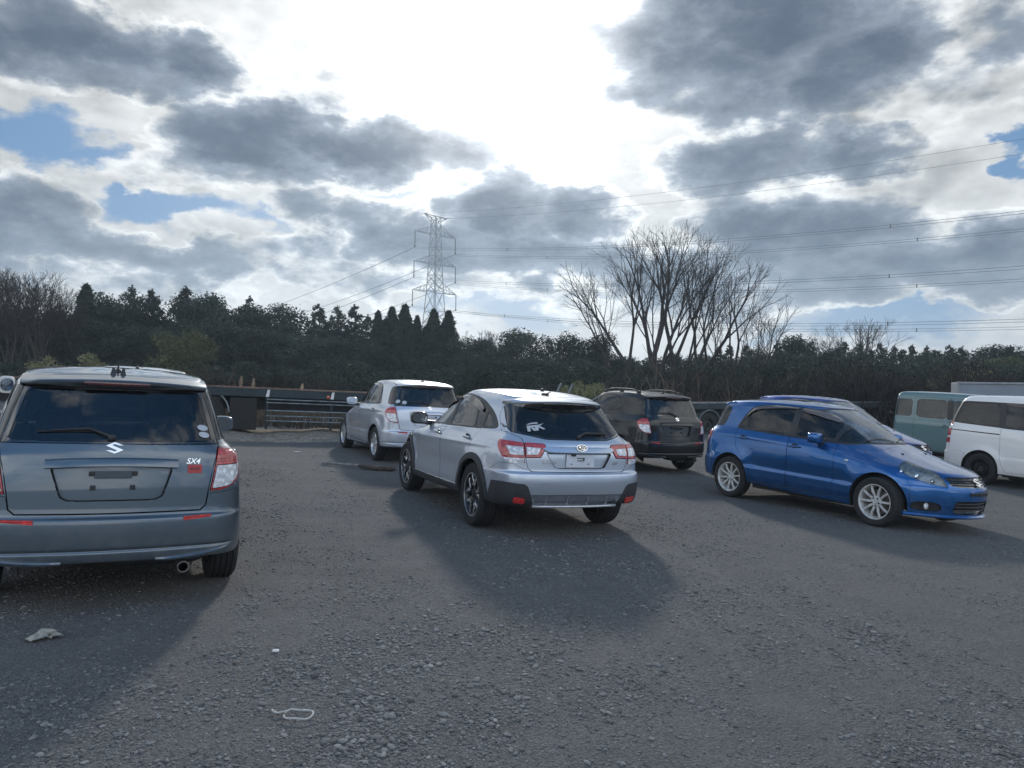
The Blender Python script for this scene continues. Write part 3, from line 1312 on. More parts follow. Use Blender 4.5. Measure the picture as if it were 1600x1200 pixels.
    q = chaikin([(-1.95, 1.088), (-1.60, 1.092), (-1.52, 1.12), (-1.455, 1.36), (-1.49, 1.418), (-1.56, 1.425), (-1.85, 1.425)], 1, .2)
    rg = [(-.1, 1.068), (.640, 1.068), (.588, 1.26), (.535, 1.425), (-.1, 1.428)]
    b.region('rear_glass_frame', [('rear', rg)], lim=lambda c: c.x < -1.6, mat='gloss_black', mirror='center', off=-0.001, gap=0.003, parent='tailgate', part='rear_window_frame')
    b.region('rear_window', [('rear', chaikin([(-.1, 1.085), (.600, 1.085), (.510, 1.41), (-.1, 1.413)], 1, .05))], lim=lambda c: c.x < -1.6, frm=('rear_glass_frame',), mat='glass_rear',
             mirror='center', off=-0.003, rim=0.008, gap=0.0, parent='tailgate')
    b.region('corner_window', [('side', q)], lim=lambda c: c.y > 0.3 and c.x < -1.4, mat='glass_dark', off=-0.001, gap=0.002, part='rear_quarter_window')
    # lamps ---------------------------------------------------------------
    tls = chaikin([(-2.2, .745), (-2.2, 1.052), (-1.76, 1.045), (-1.70, .985), (-1.73, .90), (-1.82, .80), (-1.92, .745)], 1, .2)
    tlr = [(.590, .745), (.642, 1.055), (1.0, 1.055), (1.0, .745)]
    b.region('tail_light', [('rear', tlr), ('side', tls)], lim=lambda c: c.x < -1.55, mat='lamp_red', off=0.007, rim=0.03, gap=0.004)
    b.region('lens', [('rear', [(.606, .762), (.634, .925), (1.0, .925), (1.0, .80)]), ('side', [(-2.2, .765), (-2.2, .925), (-1.745, .935), (-1.785, .86), (-1.86, .79), (-1.93, .765)])],
             lim=lambda c: c.x < -1.55, frm=('tail_light',), mat='lamp_clear', off=0.009, rim=0.02, gap=0.001, parent='tail_light')
    hls = chaikin([(1.38, .865), (1.48, .880), (1.74, .818), (2.2, .70), (2.2, .575), (1.98, .578), (1.70, .640), (1.48, .745)], 1, .22)
    b.region('headlight', [('side', hls), ('front', [(.435, .55), (.435, .96), (1, .96), (1, .55)])], lim=lambda c: c.x > 1.3, mat='glass_clear', off=0.004, rim=0.02, gap=0.004, inner=('reflector_bowl', .055, 'lamp_front'))
    # front grille and intakes ---------------------------------------------
    b.region('grille', [('front', chaikin([(-.3, .588), (.30, .588), (.40, .606), (.43, .692), (.35, .705), (-.3, .712)], 1, .2))], lim=lambda c: c.x > 1.55, mat='gloss_black', mirror='center',
             off=-0.02, rim=-0.02, gap=0.0)
    b.region('lower_intake', [('front', chaikin([(-.3, .255), (.33, .26), (.37, .29), (.35, .405), (.30, .415), (-.3, .415)], 1, .15))], lim=lambda c: c.x > 1.5, mat='gloss_black', mirror='center',
             off=-0.05, rim=-0.05, gap=0.0)
    b.region('fog_recess', [('front', chaikin([(.46, .275), (.70, .275), (.70, .385), (.50, .385)], 2, .2))], lim=lambda c: c.x > 1.3, mat='black_trim', off=-0.035, rim=-0.035, gap=0.0, part='fog_light_recess')
    # closures ---------------------------------------------------------------
    fd = [(.60, .30), (.62, .60), (.60, 1.00), (.535, 1.03), (.535, 1.20), (-.16, 1.25), (-.16, .30)]
    b.region('front_door', [('side', fd)], lim=lim_side, part='door', gap=0.005)
    rd = [(-.16, .30), (-.16, 1.25), (-1.13, 1.25), (-1.195, 1.16), (-1.20, 1.02), (-1.15, .80), (-.96, .62), (-.845, .45), (-.82, .30)]
    b.region('rear_door', [('side', rd)], lim=lim_side, part='door', gap=0.005)
    tg = [(-.1, .625), (.535, .628), (.570, .66), (.582, .74), (.608, .90), (.652, 1.06), (.630, 1.20), (.560, 1.44), (.52, 1.468), (-.1, 1.475)]
    b.region('tailgate', [('rear', tg)], lim=lambda c: c.x < -1.6, mirror='center', gap=0.006)
    bo = [(1.02, -.1), (1.06, .45), (.92, .66), (1.10, .705), (1.42, .70), (1.72, .60), (1.90, .44), (2.06, .36), (2.12, -.1)]
    b.region('bonnet', [('top', bo)], lim=lambda c: c.z > .70 and c.x > .7, mirror='center', gap=0.005)
    b.region('front_bumper', [('side', [(1.64, .10), (1.64, .56), (1.58, .66), (1.70, .640), (1.98, .578), (2.3, .575), (2.3, .10)])], lim=lambda c: c.x > 1.4, mirror='center', part='bumper', gap=0.0035)
    b.region('rear_bumper', [('side', [(-1.63, .10), (-1.63, .60), (-1.75, .70), (-1.80, .765), (-1.92, .740), (-1.99, .622), (-2.3, .618), (-2.3, .10)])], lim=lambda c: c.x < -1.4,
             mirror='center', part='bumper', gap=0.0035)
    pl = chaikin([(-.1, .712), (.25, .712), (.295, .735), (.350, .915), (.338, .928), (-.1, .935)], 1, .12)
    b.region('plate_recess', [('rear', pl)], lim=lambda c: c.x < -1.8, frm=('tailgate',), mirror='center', off=-0.030, rim=-0.030, gap=0.0, parent='tailgate')
    b.region('sill', [('side', [(-.80, .1), (-.80, .298), (.90, .298), (.90, .1)])], lim=lim_side, part='side_skirt', off=0.014, rim=0.03, gap=0.0)
    m = Model(b)
    # tail furniture ----------------------------------------------------------
    g = MB()
    secs = []
    n = 15
    for i in range(n + 1):
        y = -0.385 + 0.77 * i / n
        e = 1 - 0.35 * abs(y / .385) ** 6
        z = .985 - 0.014 * (y / .385) ** 2
        x = b.rear_x(y, z)
        x2 = b.rear_x(y, z - .06)
        secs.append([(x + .004, y, z), (x - .030 * e, y, z - .008), (x - .036 * e, y, z - .016), (x2 - .036 * e, y, z - .052), (x2 - .028 * e, y, z - .058), (x2 + .030, y, z - .060)])
    g.sweep(secs)
    m.add('tailgate_grip', g, 'paint', 'tailgate')
    br = MB()
    xr = b.rear_x(0, .80) + .030
    br.box((xr - .006, 0, .876), (.012, .22, .055), None, .006)
    m.add('plate_bracket', br, 'paint', 'tailgate')
    for y, z in ((.125, .880), (-.125, .880), (.115, .790), (-.115, .790)):
        k = MB()
        k.box((xr - .009, y, z), (.018, .032, .030), None, .004)
        m.add('plate_clip', k, 'black_trim', 'tailgate')
    s_emblem(m, flat_on_rear(b, 0, 1.043) @ Matrix.Diagonal((1.1, .82, 1, 1)), .047, 'tailgate')
    sp = MB()
    secs = []
    n = 18
    for i in range(n + 1):
        y = -.565 + 1.13 * i / n
        t = (y / .565) ** 2
        xe = b.rear_x(y, 1.43)
        zt = 1.490 - .028 * t
        secs.append([(xe + .17, y, zt + .034), (xe + .03, y, zt + .016), (xe - .035 + .02 * t, y, zt), (xe - .058 + .02 * t, y, zt - .007), (xe - .062 + .02 * t, y, zt - .014), (xe - .058 + .02 * t, y, zt - .030), (xe - .01, y, 1.428), (xe + .10, y, 1.44)])
    sp.sweep(secs)
    m.add('roof_spoiler', sp, 'paint', 'tailgate')
    hl = MB()
    xe = b.rear_x(0, 1.43)
    hl.sbox((xe - .045, 0, 1.456), (.03, .40, .026), .3)
    m.add('brake_light', hl, 'lamp_red_dark', 'tailgate')
    wp = MB()
    xw = lambda y, z: b.rear_x(y, z) - .016
    wp.tube([(xw(.02, 1.115), .02, 1.115), (xw(.15, 1.165), .15, 1.165), (xw(.36, 1.150), .36, 1.150)], (.014, .010, .007), 8)
    wp.tube([(xw(.10, 1.150) + .004, .10, 1.150), (xw(.44, 1.140) + .004, .44, 1.140)], .006, 6)
    wp.sbox((xw(.02, 1.115) - .002, .02, 1.112), (.03, .05, .04), .5)
    m.add('rear_wiper', wp, 'black_trim', 'tailgate')
    for s in (1, -1):
        rf = MB()
        x = b.rear_x(.57, .575)
        vs = []
        for i in range(9):
            y = .430 + .175 * i / 8
            xx = b.rear_x(y, .580)
            for dz, dx in ((.015 - .004 * i / 8, .005), (-.014 + .006 * i / 8, .005)):
                vs.append((xx - dx, s * y, .583 + .010 * i / 8 + dz))
        rf.add(vs, [(2 * i, 2 * i + 1, 2 * i + 3, 2 * i + 2) for i in range(8)])
        m.add('reflector', rf, 'reflector_red', 'rear_bumper')
        # flicks under the bumper corners
        lip = MB()
        secs = []
        n = 18
        for i in range(n + 1):
            t = i / n
            y = .27 + .53 * t
            zz = .325 + .060 * t ** 2
            xx = b.rear_x(min(y, .80), .345) + .006
            w = .030 * math.sin(math.pi * min(1.0, .04 + t * .93)) ** .8
            secs.append([(xx + .02, s * y, zz + .010), (xx - w * .7, s * y, zz + .004), (xx - w, s * y, zz - .006), (xx - w * .55, s * y, zz - .010 - w * .5), (xx + .02, s * y, zz - .012 - w * .5)])
        lip.sweep(secs)
        m.add('bumper_lip', lip, 'paint', 'rear_bumper')
        # headlight innards behind the lens: bright bowls
        for (y, z, r) in ((.69, .745, .042), (.62, .700, .050), (.53, .652, .040)):
            bl = MB()
            p = Vector((b.front_x(y, z), y, z))
            p -= b.normal(p) * .030
            bl.sbox((p.x, s * p.y, p.z), (.05, r * 2, r * 1.8), 1.0, None, 16, 10)
            m.add('lamp_bowl', bl, 'chrome', 'headlight', 'left' if s > 0 else 'right')
        fg = MB()
        fx = b.front_x(.58, .33)
        fg.sbox((fx - .022, s * .575, .33), (.04, .085, .085), .9)
        m.add('fog_light', fg, 'lamp_clear')
        ind = MB()
        yy = b.side_y(.80, .80)
        ind.sbox((.80, s * (yy + .004), .80), (.06, .018, .028), .6)
        m.add('side_indicator', ind, 'lamp_clear')
    ex = MB()
    ex.tube([(-1.985, -.44, .262), (-1.60, -.44, .268), (-1.3, -.40, .28)], .034, 18, None, False)
    ex.tube([(-2.004 + .0, -.44 + .034 * math.cos(q),
              .262 + .034 * math.sin(q)) for q in [2 * math.pi * i / 24 for i in range(25)]], .0055, 8, None, False)
    m.add('exhaust_pipe', ex, 'brake_metal')
    exi = MB()
    exi.tube([(-1.991, -.44, .262), (-1.86, -.44, .264)], .031, 18, None, False)
    m.add('exhaust_bore', exi, 'gloss_black', 'exhaust_pipe')
    mf = MB()
    mf.sbox((-1.62, -.30, .30), (.30, .62, .17), .5)
    m.add('silencer', mf, 'steel_dark')
    # front furniture ----------------------------------------------------------
    gs = MB()
    for z in (.615, .645, .675):
        pts = [(b.front_x(y, z) - .012, y, z) for y in [(-.36 + .72 * i / 12) for i in range(13)]]
        gs.tube(pts, .007, 6)
    m.add('grille_bar', gs, 'black_trim', 'grille')
    s_emblem(m, flat_on_front(b, 0, .650, -.004), .064, 'grille')
    pb = MB()
    for i in range(5):
        y = -.15 + .075 * i
        pb.box((b.front_x(y, .505) + .004, y, .505 + (.004 if i % 2 else 0)), (.022, .06, .045), None, .006)
    pb.box((b.front_x(0, .505) + .000, 0, .515), (.014, .36, .018), None, .004)
    m.add('plate_bracket', pb, 'black_trim', 'front_bumper')
    sl = MB()
    for z in (.30, .345, .385):
        pts = [(b.front_x(y, z) - .03, y, z) for y in [(-.33 + .66 * i / 12) for i in range(13)]]
        sl.tube(pts, .009, 6)
    m.add('intake_bar', sl, 'black_trim', 'lower_intake')
    spl = MB()
    secs = []
    n = 24
    for i in range(n + 1):
        a = i / n
        y = -.74 + 1.48 * a
        zz = .215
        xx = b.front_x(min(.735, abs(y)), .25)
        secs.append([(xx + dx, y, zz + dz) for dx, dz in ((-.02, .03), (.012, .016), (.024, .000), (.014, -.016), (-.03, -.02))])
    spl.sweep(secs)
    m.add('front_splitter', spl, 'paint', 'front_bumper')
    for ys, ye in ((.12, .56), (-.42, .04)):
        w = MB()
        pts = []
        for i in range(7):
            y = ys + (ye - ys) * i / 6
            z = 1.062 + .030 * math.sin(math.pi * i / 6)
            pts.append((b.front_x(y, z) + .012, y, z))
        w.tube(pts, (.012, .009, .008, .007, .006, .006, .005), 6)
        m.add('wiper', w, 'black_trim')
    for y in (.26, -.26):
        nz = MB()
        nz.sbox((1.23, y, b.roof_z(1.23, y) + .002), (.04, .03, .016), .6)
        m.add('washer_nozzle', nz, 'black_trim', 'bonnet')
    mirror(m, .33, 1.062, .915, (.17, .225, .150), 'paint')
    handle(m, -.045, .905, 'front_door')
    handle(m, -1.02, .945, 'rear_door')
    # roof -------------------------------------------------------------------
    an = MB()
    z = b.roof_z(-1.42, 0)
    an.sbox((-1.42, 0, z + .008), (.09, .05, .035), .6)
    an.tube([(-1.43, 0, z + .01), (-1.50, 0, z + .045), (-1.53, 0, z + .052)], (.010, .006, .006), 8)
    m.add('antenna_base', an, 'black_trim')
    seat_set(m, [(.18, (.36, -.36), .56), (-.78, (.36, -.36), .50)], .50, .52)
    cabin(m, -1.80, .85, .64, .45, .60, .99, -.36)
    wells(m, AX, .385, .86)
    underbody(m, -1.86, 1.80, AX, .20, .78, .39)
    rm = MB()
    rm.sbox((.22, 0, 1.36), (.03, .22, .065), .6)
    m.add('rear_view_mirror', rm, 'interior')
    m.close()
    return m


# visors, rails and stickers that only some of the hatchbacks carry
def rain_visors(root, b, sets, mat='smoked_plastic'):
    for pts, h in sets:
        for s in (1, -1):
            mb = ribbon(b, pts, h, .004, .016, .004, s)
            obj('rain_visor', mb.mesh('rain_visor', mat), root)


HATCH_VISORS = [([(.40, 1.305), (.33, 1.345), (.25, 1.382), (.16, 1.41), (.06, 1.435), (-.04, 1.45), (-.13, 1.457)], .055),
                ([(-.19, 1.460), (-.37, 1.47), (-.55, 1.472), (-.70, 1.468), (-.82, 1.455), (-.92, 1.432), (-1.0, 1.395), (-1.05, 1.34), (-1.09, 1.27)], .05)]


def roof_rails(root, b, x0, x1, y0, y1):
    for s in (1, -1):
        mb = MB()
        pts, n = [], 14
        for i in range(n + 1):
            t = i / n
            x = x0 + (x1 - x0) * t
            y = y0 + (y1 - y0) * t
            lift = .055 * (1 - (2 * t - 1) ** 8)
            pts.append((x, s * y, b.roof_z(x, y) + lift))
        mb.tube(pts, [.016] * (n + 1), 8)
        for t in (.02, .5, .98):
            x = x0 + (x1 - x0) * t
            y = y0 + (y1 - y0) * t
            z = b.roof_z(x, y)
            mb.sbox((x, s * y, z + .02), (.12, .04, .06), .6)
        obj('roof_rail', mb.mesh('roof_rail', 'cladding'), root)


def stickers(parent, b, spots, size, mat, name='sticker'):
    for y, z in spots:
        mb = MB()
        poly = [(size[0] * math.cos(2 * math.pi * i / 28), size[1] * math.sin(2 * math.pi * i / 28)) for i in range(28)]
        mb.prism(poly, 0, .0015, flat_on_rear(b, y, z, .003))
        obj(name, mb.mesh(name, mat), parent)


def rear_text(parent, b, txt, y, z, size, mat, shear=0.0, name='badge', depth=.003):
    me = text_mesh(txt, size, depth, shear)
    M = flat_on_rear(b, y, z, .003)
    me.transform(M)
    me.materials.append(MATS[mat])
    return obj(name, me, parent)


# ================================================================== silver crossover
def build_crossover():
    AX = (1.3325, -1.3325)
    rows = [
        (.335, .235, 0, -2.04, 2.06, .815, .10, .40, .05, .12, .16, .26),
        (.355, .25, 0, -2.16, 2.14, .865, .11, .44, .05, .13, .18, .28),
        (.45, .36, 0, -2.235, 2.20, .890, .13, .46, .055, .13, .20, .30),
        (.60, .52, 0, -2.265, 2.215, .899, .14, .46, .055, .13, .22, .30),
        (.675, .60, 0, -2.258, 2.215, .900, .14, .46, .055, .13, .22, .30),
        (.705, .635, 0, -2.222, 2.20, .900, .14, .46, .06, .13, .22, .30),
        (.85, .74, 0, -2.218, 2.17, .895, .14, .46, .065, .14, .22, .30),
        (.93, .835, 0, -2.200, 2.03, .885, .14, .42, .08, .15, .21, .28),
        (1.00, .91, 0, -2.168, 1.62, .862, .14, .36, .10, .15, .20, .26),
        (1.04, .97, 0, -2.125, 1.26, .834, .14, .30, .12, .135, .19, .22),
        (1.075, 1.01, 0, -2.085, 1.10, .800, .14, .27, .13, .125, .18, .20),
        (1.20, 1.16, .0, -1.985, .76, .742, .14, .24, .13, .11, .16, .17),
        (1.33, 1.32, .018, -1.85, .40, .682, .14, .21, .12, .10, .14, .15),
        (1.40, 1.415, .035, -1.765, .15, .628, .13, .20, .11, .09, .12, .13),
        (1.425, 1.45, .042, -1.70, .04, .588, .12, .19, .10, .08, .11, .12),
    ]

    def disp(x, y, z):
        if y > 0.55:
            for ax in AX:
                r = math.hypot(x - ax, z - 0.35)
                k = smooth01(0.62, 0.40, r) * smooth01(1.0, 0.62, z)
                y += 0.022 * k
            f = smooth01(2.0, 1.5, abs(x))
            zl = .865 - .035 * x
            d = z - zl
            y += 0.010 * f * math.exp(-(d / .022) ** 2)
            y -= 0.020 * smooth01(1.15, .8, abs(x)) * math.exp(-((z - .60) / .12) ** 2)
        return x, y, z
    b = Body(rows, 0.052, disp)
    for ax in AX:
        b.region('arch', [('side', circle(ax, 0.35, 0.392, 40))], lim=lambda c: c.y > 0.42, delete=True)
    dlo = chaikin([(1.02, .995), (.62, 1.20), (.25, 1.375), (-.05, 1.442), (-.55, 1.452), (-1.02, 1.405), (-1.36, 1.285), (-1.62, 1.118), (-1.50, 1.082), (-.2, 1.045)], 2, .2)
    b.region('window_trim', [('side', dlo)], lim=lim_side, mat='black_trim', off=-0.002, gap=0.001)
    b.region('quarter_window', [('side', chaikin([(.95, 1.022), (.70, 1.145), (.665, 1.028)], 1, .06))], lim=lim_side, frm=('window_trim',), mat='glass_light', off=-0.006, rim=0.01)
    b.region('front_window', [('side', chaikin([(.62, 1.038), (.655, 1.160), (.26, 1.345), (.02, 1.405), (-.10, 1.412), (-.14, 1.052)], 1, .10))], lim=lim_side,
             frm=('window_trim',), mat='glass_light', off=-0.007, rim=0.01, parent='front_door', part='window')
    b.region('back_window', [('side', chaikin([(-.255, 1.058), (-.215, 1.416), (-.55, 1.418), (-.90, 1.385), (-1.03, 1.08)], 1, .08))], lim=lim_side,
             frm=('window_trim',), mat='glass_rear', off=-0.007, rim=0.01, parent='rear_door', part='window')
    b.region('fixed_window', [('side', chaikin([(-1.06, 1.084), (-.945, 1.375), (-1.10, 1.332), (-1.20, 1.285), (-1.20, 1.09)], 1, .08))], lim=lim_side,
             frm=('window_trim',), mat='glass_rear', off=-0.006, rim=0.01)
    b.region('rear_quarter_window', [('side', chaikin([(-1.245, 1.094), (-1.245, 1.265), (-1.38, 1.215), (-1.545, 1.112)], 1, .12))], lim=lim_side,
             frm=('window_trim',), mat='glass_rear', off=-0.006, rim=0.01)
    ws = chaikin([(-.3, 1.035), (.30, 1.032), (.62, 1.025), (.62, 1.07), (.50, 1.395), (.46, 1.425), (.25, 1.452), (-.3, 1.46)], 1, .12)
    b.region('windscreen_surround', [('front', ws)], lim=lambda c: c.x > -0.1, mat='black_trim', mirror='center', off=-0.002, gap=0.001)
    wi = chaikin([(-.3, 1.065), (.30, 1.062), (.59, 1.065), (.48, 1.385), (.445, 1.41), (.25, 1.44), (-.3, 1.448)], 1, .12)
    b.region('windscreen', [('front', wi)], lim=lambda c: c.x > -0.1, frm=('windscreen_surround',), mat='glass_screen', mirror='center', off=-0.004, rim=0.008, gap=0.0)
    # tail glass: gloss black frame with the pane inside
    rg = [(-.1, 1.030), (.36, 1.030), (.655, 1.085), (.665, 1.12), (.60, 1.36), (.565, 1.405), (-.1, 1.408)]
    b.region('rear_glass_frame', [('rear', rg)], lim=lambda c: c.x < -1.5, mat='gloss_black', mirror='center', off=-0.001, gap=0.003, parent='tailgate', part='rear_window_frame')
    b.region('rear_window', [('rear', chaikin([(-.1, 1.046), (.35, 1.046), (.60, 1.098), (.585, 1.22), (.505, 1.355), (-.1, 1.368)], 1, .10))], lim=lambda c: c.x < -1.5,
             frm=('rear_glass_frame',), mat='glass_dark', mirror='center', off=-0.003, rim=0.008, gap=0.0, parent='tailgate')
    # lamps: outer block on the wing, inner block on the tailgate
    b.region('tail_light', [('rear', [(.615, .775), (.612, .99), (1.0, 1.02), (1.0, .775)]),
                            ('side', chaikin([(-2.5, .775), (-2.5, 1.03), (-2.0, 1.012), (-1.83, 1.005), (-1.84, .975), (-1.97, .865), (-2.06, .785)], 1, .12))],
             lim=lambda c: c.x < -1.7, mat='lamp_red', off=0.010, rim=0.03, gap=0.003)
    b.region('lens', [('rear', [(.626, .865), (.624, .945), (.765, .950), (.745, .868)])], lim=lambda c: c.x < -1.7 and c.y < .80, frm=('tail_light',), mat='lamp_clear', off=0.013, rim=0.02, gap=0.0,
             parent='tail_light')
    b.region('reverse_lens', [('rear', [(.622, .782), (.622, .835), (1., .835), (1., .782)])], lim=lambda c: c.x < -1.7, frm=('tail_light',), mat='lamp_clear', off=0.011, rim=0.02, gap=0.0,
             parent='tail_light', part='lens')
    b.region('inner_tail_light', [('rear', chaikin([(.608, .842), (.450, .850), (.385, .955), (.40, .985), (.606, .992)], 1, .08))], lim=lambda c: c.x < -1.7, mat='lamp_red', off=0.010, rim=0.03, gap=0.003,
             part='tail_light', parent='tailgate')
    b.region('inner_lens', [('rear', [(.594, .872), (.482, .874), (.445, .940), (.594, .946)])], lim=lambda c: c.x < -1.7, frm=('inner_tail_light',), mat='lamp_clear', off=0.013, rim=0.02, gap=0.0,
             part='lens', parent='inner_tail_light')
    b.region('headlight', [('side', chaikin([(1.50, .90), (1.75, .875), (2.3, .80), (2.3, .70), (2.0, .70), (1.70, .77)], 1, .2)), ('front', [(.42, .6), (.42, 1), (1, 1), (1, .6)])],
             lim=lambda c: c.x > 1.3, mat='lamp_front', off=0.004, rim=0.02, gap=0.004)
    b.region('grille', [('front', chaikin([(-.3, .60), (.34, .60), (.42, .69), (.36, .78), (-.3, .79)], 1, .15))], lim=lambda c: c.x > 1.6, mat='gloss_black', mirror='center', off=-0.02, rim=-0.02, gap=0.0)
    # black corner pods and lower diffuser panel of the bumper
    pod = [(.575, .315), (.50, .35), (.585, .545), (.62, .57), (1.0, .60), (1.0, .315)]
    b.region('bumper_pod', [('rear', pod), ('side', [(-2.5, .30), (-2.5, .62), (-1.86, .575), (-1.79, .40), (-1.70, .30)])], lim=lambda c: c.x < -1.5, mat='cladding', off=0.008, rim=0.03, gap=0.0)
    dif = [(-.1, .325), (.50, .335), (.485, .395), (.555, .458), (-.1, .468)]
    b.region('diffuser', [('rear', dif)], lim=lambda c: c.x < -1.9, mat='diffuser_grey', mirror='center', off=-0.022, rim=-0.022, gap=0.0, part='bumper_diffuser')
    # black arch rings and sills
    for i, ax in enumerate(AX):
        ring = circle(ax, .35, .462, 44)
        b.region('arch_ring%d' % i, [('side', ring), ('side', [(-3, .20), (-3, 2), (3, 2), (3, .20)])], lim=lambda c: c.y > 0.5, mat='cladding', off=0.012, rim=0.03, gap=0.0, part='wheel_arch_trim')
    b.region('sill', [('side', [(-.99, .1), (-.99, .385), (.99, .345), (.99, .1)])], lim=lim_side, mat='cladding', part='side_sill', off=0.016, rim=0.03, gap=0.0)
    fd = [(.74, .30), (.80, .58), (.76, .96), (.67, 1.03), (.67, 1.13), (-.18, 1.20), (-.20, 1.03), (-.21, .30)]
    b.region('front_door', [('side', fd)], lim=lim_side, part='door', gap=0.005)
    rd = [(-.21, .30), (-.20, 1.03), (-.18, 1.20), (-1.18, 1.20), (-1.22, 1.12), (-1.24, 1.02), (-1.16, .80), (-1.05, .70), (-.93, .50), (-.90, .30)]
    b.region('rear_door', [('side', rd)], lim=lim_side, part='door', gap=0.005)
    tg = [(-.1, .700), (.545, .702), (.585, .74), (.612, .85), (.612, 1.03), (.70, 1.085), (.615, 1.36), (.575, 1.41), (-.1, 1.415)]
    b.region('tailgate', [('rear', tg)], lim=lambda c: c.x < -1.5, mirror='center', gap=0.006)
    bo = [(1.05, -.1), (1.09, .47), (.95, .67), (1.15, .72), (1.50, .72), (1.85, .62), (2.05, .44), (2.13, -.1)]
    b.region('bonnet', [('top', bo)], lim=lambda c: c.z > .80 and c.x > .7, mirror='center', gap=0.005)
    b.region('rear_bumper', [('side', [(-1.72, .10), (-1.72, .66), (-1.98, .78), (-2.10, .775), (-2.17, .702), (-2.5, .698), (-2.5, .10)])], lim=lambda c: c.x < -1.4, mirror='center', part='bumper', gap=0.0035)
    b.region('front_bumper', [('side', [(1.72, .10), (1.72, .66), (1.75, .77), (2.0, .70), (2.5, .69), (2.5, .10)])], lim=lambda c: c.x > 1.4, mirror='center', part='bumper', gap=0.0035)
    pl = chaikin([(-.1, .742), (.265, .742), (.30, .755), (.385, .895), (-.1, .897)], 1, .06)
    b.region('plate_recess', [('rear', pl)], lim=lambda c: c.x < -1.9, frm=('tailgate',), mirror='center', off=-0.028, rim=-0.028, gap=0.0, parent='tailgate')
    b.region('fuel_flap', [('side', chaikin([(-1.60, .86), (-1.60, .99), (-1.76, .99), (-1.76, .86)], 1, .2))], lim=lambda c: c.y > .5, gap=0.0015, part='fuel_flap')
    m = Model(b)
    # garnish bar over the plate
    g = MB()
    secs = []
    n = 16
    for i in range(n + 1):
        y = -0.425 + 0.85 * i / n
        e = 1 - 0.55 * abs(y / .425) ** 8
        t = abs(y) / .425
        zt = .963 - .0 * t
        zb = .897 + .030 * max(0, (t - .86) / .14)
        x, x2 = b.rear_x(y, zt), b.rear_x(y, zb)
        secs.append([(x + .004, y, zt), (x - .024 * e, y, zt - .008), (x - .030 * e, y, zt - .016), (x2 - .030 * e, y, zb + .010), (x2 - .024 * e, y, zb + .002), (x2 + .03, y, zb)])
    g.sweep(secs)
    m.add('tailgate_grip', g, 'paint', 'tailgate')
    xg = b.rear_x(0, .93) - .030
    ov = MB()
    M = flat_on_rear(b, 0, .945, .032)
    ell = lambda a, c, n=36: [(a * math.cos(2 * math.pi * i / n), c * math.sin(2 * math.pi * i / n)) for i in range(n)]
    ov.prism(ell(.062, .036), 0, .006, M)
    m.add('emblem', ov, 'chrome', 'tailgate')
    ov2 = MB()
    ov2.prism(ell(.056, .031), .006, .0075, M)
    m.add('emblem_field', ov2, 'gloss_black', 'tailgate')
    st = MB()

    def star(cx, cy, r):
        p = []
        for k in range(8):
            a = math.pi / 4 * k + .3
            q = r if k % 2 == 0 else r * .35
            p.append((cx + q * math.cos(a), cy + q * math.sin(a)))
        st.prism(p, .0075, .0095, M)
    star(-.024, .008, .017)
    for cx, cy in ((-.004, -.012), (.014, -.016), (.010, .012), (.030, .002), (.028, -.014)):
        star(cx, cy, .010)
    m.add('emblem_stars', st, 'chrome', 'tailgate')
    cam = MB()
    cam.sbox((xg + .026, .085, .886), (.05, .055, .035), .5)
    m.add('rear_camera', cam, 'black_trim', 'tailgate')
    pt = MB()
    xp = b.rear_x(0, .82) + .028
    pt.box((xp - .008, -.005, .818), (.010, .335, .135), Matrix.Translation((xp, 0, .82)) @ Matrix.Rotation(R(-3), 4, 'Y') @ Matrix.Translation((-xp, 0, -.82)), .004)
    m.add('blank_plate', pt, 'plate_grey', 'tailgate')
    for y, z in ((.10, .79), (-.10, .79)):
        k = MB()
        k.sbox((xp - .016, y, z), (.012, .024, .024), .9)
        m.add('plate_bolt', k, 'satin_silver', 'tailgate')
    k = MB()
    k.box((xp - .018, -.005, .848), (.008, .090, .008), None)
    k.box((xp - .018, -.040, .836), (.008, .010, .028), None)
    k.box((xp - .018, -.005, .822), (.008, .080, .007), None)
    m.add('plate_mark', k, 'steel_dark', 'tailgate')
    # spoiler: body-colour top with a deep black underside and side wings
    sp, su = MB(), MB()
    secs, sec2 = [], []
    n = 20
    for i in range(n + 1):
        y = -.60 + 1.20 * i / n
        t = (abs(y) / .60)
        xe = b.rear_x(y, 1.40)
        zt = 1.450 - .038 * t * t
        secs.append([(xe + .20, y, zt + .008), (xe + .02, y, zt + .004), (xe - .10 + .05 * t**2, y, zt - .020), (xe - .118 + .05 * t**2, y, zt - .028), (xe - .112 + .05 * t**2, y, zt - .036), (xe + .02, y, zt - .03)])
        xe2 = b.rear_x(y, 1.36)
        sec2.append([(xe - .095 + .05 * t**2, y, zt - .034), (xe - .098 + .05 * t**2, y, zt - .050 - .004 * (1 - t)), (xe2 - .012, y, 1.352 - .015 * t), (xe2 + .02, y, 1.40)])
    sp.sweep(secs)
    su.sweep(sec2)
    m.add('roof_spoiler', sp, 'paint', 'tailgate')
    m.add('spoiler_underside', su, 'gloss_black', 'tailgate')
    for s in (1, -1):
        wg = MB()
        secs = []
        for i in range(9):
            t = i / 8
            z = 1.395 - .27 * t
            y = b_half = .60 + .075 * t
            x = b.rear_x(min(y, .66), z)
            secs.append([(x + .09, s * (y + .010), z), (x - .045 * (1 - t) ** .7 + .002, s * (y - .010), z), (x - .045 * (1 - t) ** .7 + .006, s * (y - .022), z), (x + .06, s * (y - .03), z)])
        wg.sweep(secs)
        m.add('spoiler_wing', wg, 'gloss_black', 'tailgate')
        rf = MB()
        yy = .655
        x = b.rear_x(yy, .41) - .012
        mt = flat_on_rear(b, s * yy, .405, .012)
        if s < 0:
            pass
